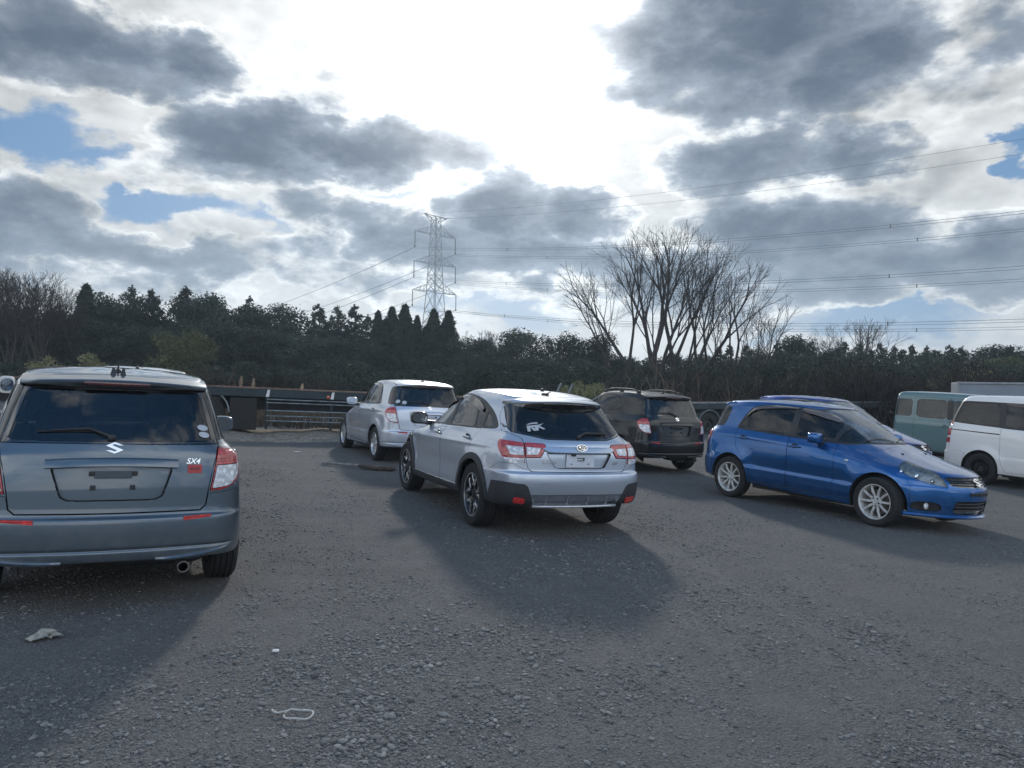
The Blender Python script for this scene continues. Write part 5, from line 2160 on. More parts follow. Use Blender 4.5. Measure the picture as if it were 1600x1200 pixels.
m, g, out = new_mat('gravel_ground')
co = g.node('ShaderNodeTexCoord').outputs['Object']
big = g.noise(co, 0.35, 5, 0.6)
mid = g.noise(co, 2.3, 6, 0.65)
fine = g.noise(co, 34.0, 6, 0.75)
v1 = g.node('ShaderNodeTexVoronoi')
g.put(v1.inputs['Vector'], co)
v1.inputs['Scale'].default_value = 55.0
v2 = g.node('ShaderNodeTexVoronoi')
g.put(v2.inputs['Vector'], co)
v2.inputs['Scale'].default_value = 130.0
c1 = g.mix(g.ramp(mid, 0.35, 0.68), (0.090, 0.088, 0.086), (0.132, 0.129, 0.126))
c1 = g.mix(g.m('MULTIPLY', g.ramp(big, 0.4, 0.65), 0.55), c1, (0.115, 0.111, 0.107))
sepc = g.node('ShaderNodeSeparateColor')
g.put(sepc.inputs[0], v1.outputs['Color'])
peb = g.mix(sepc.outputs[0], (0.055, 0.055, 0.056), (0.24, 0.235, 0.225))
sepd = g.node('ShaderNodeSeparateColor')
g.put(sepd.inputs[0], v2.outputs['Color'])
peb2 = g.mix(sepd.outputs[1], (0.05, 0.05, 0.05), (0.22, 0.215, 0.205))
gat = g.node('ShaderNodeAttribute')
gat.attribute_name = 'coarse'
cover = g.ramp(g.m('ADD', gat.outputs['Fac'], g.m('MULTIPLY', g.m('SUBTRACT', mid, 0.5), 0.9)), 0.20, 0.80, 0.35, 1.0)
c2 = g.mix(g.m('MULTIPLY', cover, 0.65), c1, peb)
c2 = g.mix(g.m('MULTIPLY_ADD', cover, 0.3, 0.15), c2, peb2)
c2 = g.mix(g.ramp(fine, 0.3, 0.75, 0.0, 0.5), c2, (0.05, 0.048, 0.046))
hgt = g.m('ADD', g.m('MULTIPLY', g.ramp(v1.outputs[0], 0.75, 0.05), 0.7), g.m('ADD', g.m('MULTIPLY', g.ramp(v2.outputs[0], 0.7, 0.1), 0.35), g.m('MULTIPLY', fine, 0.4)))
principled(g, out, c2, 0.93, 0, 0, spec=0.25, normal=bump(g, g.m('MULTIPLY', hgt, g.m('MULTIPLY_ADD', cover, 0.6, 0.5)), 0.85, 0.012))
gme = np_mesh('ground', vw, quads)
ga = gme.attributes.new('coarse', 'FLOAT', 'POINT')
ga.data.foreach_set('value', coarse(GX, GY).reshape(-1).astype(np.float32))
ground = obj('ground', gme, None, m)
tag(ground, kind='structure')

# loose stones lying on it
m, g, out = new_mat('gravel_stone')
co = g.node('ShaderNodeTexCoord').outputs['Object']
att = g.node('ShaderNodeAttribute')
att.attribute_name = 'shade'
att.attribute_type = 'GEOMETRY'
cs_ = g.mix(att.outputs['Fac'], (0.072, 0.071, 0.069), (0.27, 0.262, 0.25))
cs_ = g.mix(g.ramp(g.noise(co, 40, 3), 0.4, 0.7, 0, 0.35), cs_, (0.11, 0.10, 0.09))
principled(g, out, cs_, 0.88, 0, 0, spec=0.3)
N_ST = 150000
ph = (1 + 5 ** .5) / 2
ico = np.array([(-1, ph, 0), (1, ph, 0), (-1, -ph, 0), (1, -ph, 0), (0, -1, ph), (0, 1, ph), (0, -1, -ph), (0, 1, -ph), (ph, 0, -1), (ph, 0, 1), (-ph, 0, -1), (-ph, 0, 1)]) / math.hypot(1, ph)
icf = np.array([(0, 11, 5), (0, 5, 1), (0, 1, 7), (0, 7, 10), (0, 10, 11), (1, 5, 9), (5, 11, 4), (11, 10, 2), (10, 7, 6), (7, 1, 8),
                (3, 9, 4), (3, 4, 2), (3, 2, 6), (3, 6, 8), (3, 8, 9), (4, 9, 5), (2, 4, 11), (6, 2, 10), (8, 6, 7), (9, 8, 1)])
d_ = 2.5 * (17.0 / 2.5) ** rng.random(N_ST * 2)
a_ = (rng.random(N_ST * 2) - .5) * 1.42
SX_, SY_ = d_ * np.tan(a_), d_
clump = coarse(SX_, SY_)
keep = rng.random(N_ST * 2) < np.clip(0.22 + clump ** 1.6 * 1.0, 0.04, 1)
SX_, SY_ = SX_[keep][:N_ST], SY_[keep][:N_ST]
n = len(SX_)
size = np.clip(np.exp(rng.normal(math.log(0.0038), 0.56, n)), 0.0018, 0.019) * (.55 + .8 * coarse(SX_, SY_))
shape = 1 + rng.normal(0, .16, (n, 12, 1))
stone = ico[None] * shape * np.stack([rng.uniform(.8, 1.5, n), rng.uniform(.7, 1.1, n), rng.uniform(.28, .60, n)], -1)[:, None, :]
th = rng.random(n) * 6.283
cz, sz = np.cos(th)[:, None], np.sin(th)[:, None]
x_ = (stone[:, :, 0] * cz - stone[:, :, 1] * sz) * size[:, None] + SX_[:, None]
y_ = (stone[:, :, 0] * sz + stone[:, :, 1] * cz) * size[:, None] + SY_[:, None]
hz = (ruts(SX_, SY_) * np.clip(1.2 - np.hypot(SX_, SY_ - 6) / 40, 0, 1) + rise_np(SX_, SY_))[:, None]
z_ = stone[:, :, 2] * size[:, None] + hz + size[:, None] * 0.22
P_ = np.stack([x_ * ca + z_ * sa, y_, -x_ * sa + z_ * ca], -1).reshape(-1, 3)
F_ = (icf[None] + (np.arange(n) * 12)[:, None, None]).reshape(-1, 3)
me = np_mesh('gravel', P_, F_, False)
at_ = me.attributes.new('shade', 'FLOAT', 'POINT')
at_.data.foreach_set('value', np.repeat(np.clip(rng.beta(1.6, 2.2, n), 0, 1), 12).astype(np.float32))
gravel = obj('gravel', me, None, m)
tag(gravel, 'loose grey gravel stones scattered over the lot', 'gravel', kind='stuff')

# low bank of pale gravel in front of the flatbed
nu, nv = 70, 26
bx = np.linspace(-11.5, -2.2, nu)
by = np.linspace(0, 1, nv)
BX, BT = np.meshgrid(bx, by)
y0 = 16.9 + 0.25 * np.sin(BX * 1.3) + 0.15 * np.sin(BX * 3.1) + 0.26 * (BX + 7)
BY = y0 + BT * (4.6 + 0.3 * np.sin(BX * 2.1))
BZ = 0.16 * np.sin(np.pi * np.clip(BT, 0, 1)) ** .8 * (0.8 + 0.25 * np.sin(BX * 2.3) + .12 * np.sin(BX * 7 + BT * 9)) - 0.012
BZ *= np.clip((BX + 11.5) / 1.5, 0, 1) * np.clip((-2.2 - BX) / 1.0, 0, 1)
BZ -= .01
bp = np.stack([BX, BY, BZ], -1).reshape(-1, 3)
bw = np.stack([bp[:, 0] * ca + bp[:, 2] * sa, bp[:, 1], -bp[:, 0] * sa + bp[:, 2] * ca], -1)
ii = (np.arange(nv - 1)[:, None] * nu + np.arange(nu - 1)[None, :]).reshape(-1)
m, g, out = new_mat('gravel_bank')
co = g.node('ShaderNodeTexCoord').outputs['Object']
nn_ = g.noise(co, 7, 7, 0.7)
vb = g.node('ShaderNodeTexVoronoi')
g.put(vb.inputs['Vector'], co)
vb.inputs['Scale'].default_value = 14
cb_ = g.mix(g.ramp(nn_, 0.35, 0.65), (0.16, 0.135, 0.105), (0.34, 0.30, 0.245))
principled(g, out, g.mix(g.ramp(vb.outputs[0], .5, .1, 0, .4), cb_, (0.10, 0.085, 0.07)), 0.95, spec=.2, normal=bump(g, g.m('ADD', nn_, g.m('MULTIPLY', vb.outputs[0], -.5)), .8, .06))
bank = obj('gravel_bank', np_mesh('gravel_bank', bw, np.stack([ii, ii + 1, ii + nu + 1, ii + nu], -1)), None, m)
tag(bank, kind='structure')

# ------------------------------------------------------------------ the cars
HATCH = build_hatch()
CROSS = build_crossover()
VAN = build_van()
KEI = build_kei()


def wheel_set(kind, Rt, Rr, W):
    w = wheel_meshes(kind, Rt, Rr, W)
    w['r'] = Rt
    return w


W_TEN = wheel_set('ten', .318, .226, .205)
W_FIVE = wheel_set('five', .322, .215, .205)
W_STAR = wheel_set('star', .35, .238, .225)
W_STEEL = wheel_set('steel', .322, .200, .195)
W_KEI = wheel_set('steel', .285, .175, .155)
HX, CX, VX, KX = (1.25, -1.25), (1.3325, -1.3325), (1.41, -1.41), (1.23, -1.23)
TG = ('tailgate', None)

slate, md = instance(HATCH, 'parked_car', lot_matrix(-3.50, 6.69, 117.6), 'dark slate blue hatchback at left with two oval stickers on its rear window', 'paint_slate',
                     wheels=W_FIVE, axles=HX, tracks=.755)
stickers(md[TG], HATCH.b, [(-.535, 1.175), (-.545, 1.128)], (.038, .021), 'grey_sticker')
rear_text(md[TG], HATCH.b, 'SX4', -.475, .955, .052, 'chrome', .28)
bd = MB()
bd.prism([(-.045, -.028), (.045, -.028), (.045, .028), (-.045, .028)], 0, .003, flat_on_rear(HATCH.b, -.490, .905, .002))
obj('red_badge', bd.mesh('red_badge', 'red_badge'), md[TG])
rear_text(md[TG], HATCH.b, '4WD', -.490, .905, .030, 'black_trim', 0, 'badge_text', .001).location = (-.0025, 0, 0)
roofpod = MB()
zz = HATCH.b.roof_z(-1.60, .02)
for y in (.03, -.03):
    roofpod.sweep([[(-1.66, y - .022, zz - .01), (-1.66, y + .022, zz - .01), (-1.58, y + .022, zz - .01), (-1.58, y - .022, zz - .01)],
                   [(-1.635, y - .007, zz + .05), (-1.635, y + .007, zz + .05), (-1.605, y + .007, zz + .05), (-1.605, y - .007, zz + .05)]])
obj('roof_fin', roofpod.mesh('roof_fin', 'black_trim'), slate)

pearl, mp = instance(HATCH, 'parked_car', lot_matrix(-5.46, 11.1, 115.5), 'silvery white hatchback parked directly ahead of the slate one, only its roof showing', 'paint_pearl',
                     wheels=W_FIVE, axles=HX, tracks=.755)
van_l, _ = instance(VAN, 'parked_van', lot_matrix(-7.85, 9.9, 116), 'white vehicle cut off by the left edge, its door mirror showing', 'paint_white', wheels=W_STEEL, axles=VX, tracks=.745, cat='van')

silver, ms = instance(HATCH, 'parked_car', lot_matrix(-2.40, 16.11, 115.6), 'small silver hatchback behind the crossover with two white window stickers', 'paint_silver',
                      wheels=W_FIVE, axles=HX, tracks=.755, swap={('window', 'glass_dark'): 'glass_light'})
stickers(ms[TG], HATCH.b, [(.58, 1.150), (.47, 1.135)], (.045, .034), 'white_sticker')
rain_visors(silver, HATCH.b, HATCH_VISORS)

cross, mx_ = instance(CROSS, 'parked_car', lot_matrix(-0.175, 10.10, 113.5), 'silver crossover in the middle with black arches and a white rear window sticker', 'paint_silver_blue',
                      wheels=W_STAR, axles=CX, tracks=.775)
rain_visors(cross, CROSS.b, CROSS_VISORS)
rear_text(mx_[TG], CROSS.b, 'SUBARU', .36, .795, .040, 'chrome', 0, 'badge', .002)
rear_text(mx_[TG], CROSS.b, 'XV', -.435, .795, .052, 'chrome', .1, 'badge', .002)
# white sticker: a stencilled animal shape over the letters
stk = MB()
Ms = flat_on_rear(CROSS.b, .435, 1.150, .006)
for poly in ([(-.085, .030), (-.06, .046), (-.02, .052), (.03, .050), (.05, .040), (.03, .034), (-.02, .036)],
             [(-.085, .020), (-.088, -.055), (-.055, -.055), (-.052, .018)], [(-.052, .018), (-.053, -.01), (.0, .0), (.0, .018)],
             [(-.045, -.012), (-.020, -.055), (.010, -.055), (-.015, -.010)], [(.0, .018), (.0, -.03), (.035, -.03), (.035, .018)],
             [(.0, -.03), (.005, -.055), (.032, -.055), (.035, -.03)], [(.035, .012), (.035, -.014), (.085, -.052), (.105, -.048), (.06, -.004)],
             [(.035, .016), (.08, .022), (.105, .036), (.075, .010), (.04, .0)]):
    stk.prism(poly, 0, .0015, Ms)
obj('sticker', stk.mesh('sticker', 'white_sticker'), mx_[TG])

black, mb_ = instance(HATCH, 'parked_car', lot_matrix(2.296, 16.60, 117.25), 'black hatchback with roof rails seen from behind', 'paint_black', wheels=W_FIVE, axles=HX, tracks=.755)
roof_rails(black, HATCH.b, -1.35, -.15, .50, .50)

blue, _ = instance(HATCH, 'parked_car', lot_matrix(4.798, 11.452, -59.2), 'bright blue hatchback at right with ten spoke alloy wheels, facing right', 'paint_blue', wheels=W_TEN, axles=HX, tracks=.765,
                   swap={('window', 'glass_light'): 'glass_rear'})
rain_visors(blue, HATCH.b, HATCH_VISORS)
blue2, _ = instance(HATCH, 'parked_car', lot_matrix(7.0, 16.7, -62.0, .05), 'violet blue hatchback half hidden behind the bright blue one', 'paint_violet_blue', wheels=W_FIVE, axles=HX, tracks=.755,
                    swap={('window', 'glass_light'): 'glass_rear'}, skip=('door_mirror', 'mirror_glass', 'mirror_arm'))
rain_visors(blue2, HATCH.b, HATCH_VISORS)
van, _ = instance(VAN, 'parked_van', lot_matrix(11.0, 14.9, -60.0), 'white people carrier at the right edge with striped red tail lights', 'paint_white', wheels=W_STEEL, axles=VX, tracks=.745, cat='van')
rain_visors(van, VAN.b, VAN_VISORS[:1])
kei, _ = instance(KEI, 'parked_van', lot_matrix(12.14, 20.55, -55.0, -.14), 'boxy teal light van between the blue hatchbacks and the white people carrier', 'paint_teal', wheels=W_KEI, axles=KX, tracks=.64, cat='van')


# ------------------------------------------------------------------ flatbeds and box lorry
def flatbed(p0, p1, width, label, ztop, wheels_at, guard=None, rail='rust_rail', wr=.50, gz=0.0, posts=None):
    """long flat lorry bed; p0-p1 is its near top edge (world), ground level gz below"""
    p0, p1 = Vector(p0), Vector(p1)
    L = (p1 - p0).length
    xa = (p1 - p0).normalized()
    ya = Vector((0, 0, 1)).cross(xa).normalized()
    za = xa.cross(ya)
    M = Matrix((xa, ya, za)).transposed().to_4x4()
    M.translation = p0
    root = empty('flatbed_trailer', label, 'trailer', M)
    b = MB()
    b.box((L / 2, width / 2, -.09), (L, width - .02, .12))
    obj('deck', b.mesh('deck', 'old_wood'), root)
    b = MB()
    b.box((L / 2, -.012, -.13), (L, .05, .20), None, .01)
    b.box((L / 2, width + .012, -.13), (L, .05, .20), None, .01)
    obj('side_beam', b.mesh('side_beam', 'steel_green'), root)
    b = MB()
    b.box((L / 2, -.02, -.012), (L, .07, .030), None, .008)
    obj('edge_rail', b.mesh('edge_rail', rail), root)
    b = MB()
    for y in (.75, width - .75):
        b.box((L / 2, y, -.36), (L - .4, .16, .40))
    for k in range(int(L / 1.2)):
        b.box((.6 + k * 1.2, width / 2, -.24), (.10, width - .1, .14))
    obj('chassis', b.mesh('chassis', 'steel_dark'), root)
    wm = wheel_set('truck', wr, wr * .55, .28)
    for x in wheels_at:
        for y, fl in ((.16, True), (width - .16, False)):
            w = add_wheel(root, wm, x, y, 0, fl)
            w.location.z = -ztop + wr
        mg = MB()
        secs = []
        for i in range(15):
            a = math.pi * (0.02 + .96 * i / 14)
            r0, r1 = wr + .07, wr + .10
            secs.append([(x + r0 * math.cos(a), -.03, -ztop + wr + r0 * math.sin(a)), (x + r1 * math.cos(a), -.03, -ztop + wr + r1 * math.sin(a)),
                         (x + r1 * math.cos(a), .45, -ztop + wr + r1 * math.sin(a)), (x + r0 * math.cos(a), .45, -ztop + wr + r0 * math.sin(a))])
        mg.sweep(secs)
        obj('mudguard', mg.mesh('mudguard', 'pipe_grey'), root)
        fl_ = MB()
        fl_.box((x + wr + .40, .25, -ztop * .56), (.62, .50, ztop * .66), None, .02)
        obj('tool_box', fl_.mesh('tool_box', 'rubber'), root)
    if guard:
        x0, x1, zs = guard
        for z in zs:
            gm = MB()
            gm.tube([(x0, -.02, z), (x1, -.02, z)], .017, 8)
            obj('guard_rail', gm.mesh('guard_rail', 'pipe_grey'), root)
        for x in posts:
            pm = MB()
            pm.box((x, .02, (zs[-1] + -.1) / 2 - .1), (.06, .05, -zs[-1] + .1), None, .008)
            pm.sweep([[(x - .05, .0, -.20), (x + .03, .0, -.20), (x + .03, -.03, -.20), (x - .05, -.03, -.20)], [(x - .0, .0, -.05), (x + .05, .0, -.05), (x + .05, -.03, -.05), (x, -.03, -.05)]])
            obj('guard_post', pm.mesh('guard_post', 'steel_green'), root)
            lm = MB()
            lm.sweep([[(x - .045, -.035, -.22), (x + .035, -.035, -.22), (x + .035, -.05, -.22), (x - .045, -.05, -.22)], [(x - .005, -.035, -.05), (x + .05, -.035, -.05), (x + .05, -.05, -.05), (x - .005, -.05, -.05)]])
            obj('marker_plate', lm.mesh('marker_plate', 'white_plastic'), root)
        am = MB()
        am.sbox((posts[-1] - .10, -.05, -.17), (.07, .04, .07), .5)
        obj('marker_lamp', am.mesh('marker_lamp', 'amber'), root)
    return root


def gw(X, Y, Z):
    return GT @ Vector((X, Y, Z))


# lot-frame end points of the near top edge
fa, fb = Vector((-7.50, 18.0, 1.18)), Vector((-3.96, 19.42, 1.18))
fd_ = (fb - fa).normalized()
FA, FB = fa - fd_ * 6.0, fb + fd_ * 3.2
xw_ = 6.0 + .22
flatbed(GT @ FA, GT @ FB, 2.4, 'long dark flatbed trailer with rust brown top rail and pipe side guards', 1.16, (xw_, xw_ - 1.25),
        (7.65, 12.4, (-.28, -.36, -.55, -.68, -.80)), posts=(7.66, 9.20))
ra, rb = at(1060, 629.5, 26.0), at(1405, 627.5, 33.0)
rd_ = (rb - ra).normalized()
flatbed(ra - rd_ * 1.5, rb + rd_ * 1, 2.3, 'dark flatbed trailer standing behind the black and blue hatchbacks', 1.30, (3.0, 4.3), None, 'pipe_grey', .48)

# grey box lorry far right
bl0 = at(1491, 597, 27.0)
gz_ = ground_z(bl0.x, bl0.y)
hb = bl0.z - gz_
Mt = Matrix.Translation((bl0.x + .12, bl0.y, gz_)) @ Matrix.Rotation(R(-24), 4, 'Z')
lorry = empty('box_lorry', 'plain pale grey box lorry behind the white people carrier', 'lorry', Mt)
b = MB()
b.box((2.6, 1.0, (hb + .75) / 2), (5.2, 2.0, hb - .75), None, .03)
obj('cargo_box', b.mesh('cargo_box', 'box_panel'), lorry)
b = MB()
for x in (.02, 5.18):
    b.box((x, -.01, (hb + .75) / 2), (.07, .07, hb - .70), None, .01)
b.box((2.6, -.01, hb - .02), (5.24, .07, .07), None, .01)
b.box((2.6, -.01, .76), (5.24, .07, .09), None, .01)
obj('corner_post', b.mesh('corner_post', 'galvanised'), lorry)
b = MB()
b.box((3.2, 1.0, .62), (6.2, .8, .20))
obj('chassis', b.mesh('chassis', 'steel_dark'), lorry)
b = MB()
b.sbox((6.1, 1.0, 1.25), (1.6, 1.75, 1.7), .3)
obj('cab', b.mesh('cab', 'paint_white'), lorry)
wl = wheel_set('truck', .38, .22, .2)
for x in (1.2, 5.9):
    for y, fl in ((.2, True), (1.8, False)):
        add_wheel(lorry, wl, x, y, .38, fl)

# ------------------------------------------------------------------ things lying on the gravel
o = MB()
o.tube([gw(-3.30, 13.47, .035), gw(-2.85, 13.42, .030), gw(-2.30, 13.30, .035)], (.018, .020, .022), 8)
tag(obj('pole', o.mesh('pole', 'old_pole')), 'thin grey pole on the gravel left of the silver crossover', 'pole')
o = MB()
pts = [gw(-2.62 + .66 * i / 8, 13.22 - .16 * i / 8, .055 + .02 * math.sin(i)) for i in range(9)]
o.tube(pts, (.018, .040, .052, .046, .058, .050, .062, .056, .030), 9)
for v in range(len(o.v)):
    x, y, z = o.v[v]
    o.v[v] = (x + random.uniform(-.016, .016), y + random.uniform(-.014, .014), z * .85 + random.uniform(-.014, .014))
tag(obj('log', o.mesh('log', 'old_wood', 80)), 'rough brown log beside the front wheel of the silver crossover', 'log')
o = MB()
pts = []
for i in range(40):
    t = i / 39
    if t < .3:
        u = t / .3
        pts.append(gw(-1.10 + .07 * u, 3.60 - .03 * math.sin(u * 3.1), .012))
    else:
        a = (t - .3) / .7 * 2 * math.pi * .96
        pts.append(gw(-.965 - .065 * math.cos(a), 3.565 + .055 * math.sin(a) + .01 * math.sin(3 * a), .013))
o.tube(pts, .0042, 6)
tag(obj('cord_loop', o.mesh('cord_loop', 'cord_white')), 'looped bit of white cord on the gravel in the foreground', 'cord')


def rag_mesh(cx, cy, w, h, seed, top):
    r = random.Random(seed)
    nn, k = 14, 9
    P, Q = [], []
    for j in range(k):
        for i in range(nn):
            u, v = i / (nn - 1) - .5, j / (k - 1) - .5
            z = .004 + top * max(0, math.exp(-((u - .05) / .22) ** 2) * math.exp(-((v + .1) / .4) ** 2) + .25 * math.sin(u * 17 + v * 5) * .5 + r.uniform(-.12, .12))
            P.append(gw(cx + u * w + .03 * math.sin(v * 7), cy + v * h + .025 * math.sin(u * 9) + u * .08, z))
    fs = [(j * nn + i, j * nn + i + 1, (j + 1) * nn + i + 1, (j + 1) * nn + i) for j in range(k - 1) for i in range(nn - 1)
          if not ((i < 3 and j > 5) or (i > 10 and j < 2) or (i < 2 and j < 2))]
    mb = MB()
    mb.add(P, fs)
    return mb


o = rag_mesh(-2.66, 4.40, .13, .08, 3, .045)
tag(obj('rag', o.mesh('rag', 'rag_cloth', 80)), 'crumpled pale rag on the gravel behind the slate hatchback', 'rag')
o = MB()
o.sbox(gw(-1.32, 4.37, .008), (.040, .022, .016), .7)
tag(obj('paper_scrap', o.mesh('paper_scrap', 'white_plastic')), 'tiny bright white scrap on the gravel between rag and cord', 'scrap')
o = MB()
o.sweep([[gw(-4.32, 15.28, .004), gw(-4.32, 15.32, .004), gw(-4.32, 15.32, .014), gw(-4.32, 15.28, .014)], [gw(-4.20, 15.30, .010), gw(-4.20, 15.33, .010), gw(-4.20, 15.33, .022), gw(-4.20, 15.30, .022)]])
tag(obj('paper_scrap', o.mesh('paper_scrap', 'white_plastic')), 'small white scrap near the pole on the gravel', 'scrap')
for k, (px, py) in enumerate(((872, 605), (890, 606))):
    p = at(px + 2, 601 + k, 21.5)
    o = MB()
    o.tube([p + Vector((.05, 0, .04)), p + Vector((-.18, .05, -.5)), Vector((p.x - .55, p.y + .1, ground_z(p.x, p.y)))], .030, 8)
    tag(obj('stake', o.mesh('stake', 'pipe_grey')), ('pale leaning stake above the crossover roof, the one further left', 'pale leaning stake above the crossover roof, nearer the black hatchback')[k], 'stake')

# ------------------------------------------------------------------ pylon and wires
PY = 230.0
pc = at(677, 599, PY)
zb = -3.0
tower = Matrix.Translation((pc.x, PY, 0)) @ Matrix.Rotation(R(47), 4, 'Z')
py_root = empty('electricity_pylon', 'tall steel lattice pylon rising behind the pointed conifers', 'pylon', tower)


def zat(py):
    return CAM_H + (599 - 2.1 - py) / 1200.0 * PY


ZT, ZA = zat(340), [zat(367), zat(413), zat(457)]
widths = [(zb, 9.0), (zat(560), 6.3), (ZA[2] - 1.0, 3.7), (ZA[1], 2.9), (ZA[0], 2.3), (ZT, 2.0)]


def half_w(z):
    for (z0, w0), (z1, w1) in zip(widths, widths[1:]):
        if z <= z1:
            return (w0 + (w1 - w0) * (z - z0) / (z1 - z0)) / 2
    return widths[-1][1] / 2


body_ = MB()
lv = [zb, zat(575), zat(545), zat(522), zat(505), zat(487), ZA[2] + .3, ZA[2] + 2.9, (ZA[1] + ZA[2]) / 2 + .9, ZA[1] + .2, ZA[1] + 2.6, (ZA[0] + ZA[1]) / 2 + 1, ZA[0] + .2, ZA[0] + 2.4, ZT]
cor = ((1, 1), (1, -1), (-1, -1), (-1, 1))
for sx_, sy_ in cor:
    body_.tube([(sx_ * half_w(z), sy_ * half_w(z), z) for z in lv], .13, 4)
for z0, z1 in zip(lv, lv[1:]):
    w0, w1 = half_w(z0), half_w(z1)
    for k in range(4):
        a, b_ = cor[k], cor[(k + 1) % 4]
        body_.tube([(a[0] * w0, a[1] * w0, z0), (b_[0] * w1, b_[1] * w1, z1)], .075, 4)
        body_.tube([(b_[0] * w0, b_[1] * w0, z0), (a[0] * w1, a[1] * w1, z1)], .075, 4)
        body_.tube([(a[0] * w1, a[1] * w1, z1), (b_[0] * w1, b_[1] * w1, z1)], .07, 4)
obj('lattice_tower', body_.mesh('lattice_tower', 'galvanised'), py_root)
TIPS = []
for i, (za, reach) in enumerate(zip(ZA, (8.0, 8.2, 8.6))):
    for s in (1, -1):
        am = MB()
        tip = Vector((s * reach, 0, za))
        hw = half_w(za)
        for sy_ in (1, -1):
            am.tube([(s * hw, sy_ * hw, za + .0), tip], .10, 4)
            am.tube([(s * hw, sy_ * hw, za + 2.5), tip], .09, 4)
            for t in (.25, .5, .75):
                q0 = Vector((s * hw, sy_ * hw, za)).lerp(tip, t)
                q1 = Vector((s * hw, sy_ * hw, za + 2.5)).lerp(tip, t - .12)
                am.tube([q0, q1], .06, 4)
        for t in (.0, .33, .66):
            am.tube([Vector((s * hw, hw, za)).lerp(tip, t), Vector((s * hw, -hw, za)).lerp(tip, t + .3)], .06, 4)
        obj('crossarm', am.mesh('crossarm', 'galvanised'), py_root)
        im = MB()
        im.tube([tip, tip - Vector((0, 0, 4.7))], .13, 5)
        im.tube([tip - Vector((0, 0, 4.3)), tip - Vector((0, 0, 4.9))], .22, 5)
        obj('insulator', im.mesh('insulator', 'wire_metal'), py_root)
        TIPS.append(tower @ (tip - Vector((0, 0, 4.8))))
GTIPS = []
tm = MB()
for s in (1, -1):
    tip = Vector((s * 4.6, 0, ZT + .4))
    for sy_ in (1, -1):
        tm.tube([(s * .9, sy_ * .9, ZT - 1.4), tip], .10, 4)
        tm.tube([(s * .9, sy_ * .9, ZT), tip], .10, 4)
    GTIPS.append(tower @ tip)
tm.tube([(-4.6, -1.6, ZT + .4), (-4.6, 1.6, ZT + .4)], .1, 4)
tm.tube([(4.6, -1.6, ZT + .4), (4.6, 1.6, ZT + .4)], .1, 4)
tm.tube([(-4.6, 0, ZT + .4), (4.6, 0, ZT + .4)], .1, 4)
obj('earth_wire_arm', tm.mesh('earth_wire_arm', 'galvanised'), py_root)
line_dir = (tower.to_3x3() @ Vector((0, -1, 0))).normalized()


def span(p, d, length, sag, rad, dz=0.0, seg=70, upto=1.0):
    pts = []
    for i in range(seg + 1):
        t = i / seg * upto
        q = p + d * (length * t)
        q.z = p.z + dz * t - 4 * sag * t * (1 - t)
        pts.append(q)
    mb = MB()
    mb.tube(pts, rad, 4)
    return mb


names = ('top', 'middle', 'bottom')
GRPW = 'power lines strung from the pylon'
for i, p in enumerate(TIPS):
    lvl, side_ = names[i // 2], ('far' if i % 2 else 'near')
    for k in (0, 1):
        mb = span(p + Vector((0, 0, -.45 * k)), line_dir, 310, 10.5, .036)
        if k == 0:
            for t in (.12, .27, .42, .57):
                q = p + line_dir * (310 * t)
                mb.tube([(q.x, q.y, p.z - 42 * t * (1 - t) + .12), (q.x, q.y, p.z - 42 * t * (1 - t) - .55)], .10, 4)
        tag(obj('power_line', mb.mesh('power_line', 'wire_metal')), '%s wire of the pair from the %s crossarm running right' % (('upper', 'lower')[k], lvl + ' ' + ('right hand' if side_ == 'far' else 'left hand')), 'power line', GRPW)
    mb = span(p, -line_dir, 330, 12.0, .07, dz=-18)
    tag(obj('power_line', mb.mesh('power_line', 'wire_metal')), 'wire descending left from the %s %s crossarm of the pylon' % (lvl, 'right hand' if side_ == 'far' else 'left hand'), 'power line', GRPW)
for i, p in enumerate(GTIPS):
    mb = span(p, line_dir, 310, 8.5, .028)
    tag(obj('power_line', mb.mesh('power_line', 'wire_metal')), ('%s single earth wire crossing high above the others at right' % ('higher', 'lower')[i]), 'power line', GRPW)


# ------------------------------------------------------------------ trees
def cards(points, normals, sizes, seed, long=1.6, name='crown', mat=None):
    """many small leaf sprays: bent quads around points"""
    r = np.random.default_rng(seed)
    n = len(points)
    d = normals + r.normal(0, .55, (n, 3))
    d /= np.linalg.norm(d, axis=1, keepdims=True) + 1e-9
    t = np.cross(d, r.normal(0, 1, (n, 3)))
    t /= np.linalg.norm(t, axis=1, keepdims=True) + 1e-9
    b = np.cross(d, t)
    s = sizes[:, None]
    k1, k2 = r.uniform(.6, 1.3, (n, 1)), r.uniform(.3, .7, (n, 1))
    p = points
    V = np.stack([p - t * s * long * k1, p - b * s * k2 + d * s * .2, p + t * s * long * k1 - d * s * .25, p + b * s * k2 + d * s * .2], 1).reshape(-1, 3)
    F = (np.arange(n) * 4)[:, None] + np.arange(4)[None]
    me = np_mesh(name, V, F, False)
    if mat:
        me.materials.append(mat)
    return me


def crown_spire(seed, rad=.17, n=5200):
    r = np.random.default_rng(seed)
    t = r.random(n) ** 1.15
    ang = r.random(n) * 6.283
    lump = 1 + .16 * np.sin(ang * 3 + t * 21 + seed) + .12 * np.sin(ang * 5 - t * 34)
    R_ = rad * np.clip((1.02 - t), 0, 1) ** .72 * (0.35 + .65 * np.clip(t / .10, 0, 1)) * lump
    q = R_ * (0.35 + .65 * np.sqrt(r.random(n)))
    P = np.stack([q * np.cos(ang), q * np.sin(ang), .04 + .96 * t], -1)
    N = np.stack([np.cos(ang), np.sin(ang), np.full(n, .7)], -1)
    return cards(P, N, np.full(n, .016) * r.uniform(.6, 1.4, n), seed, 1.9, 'crown', LEAF_SPIRE)


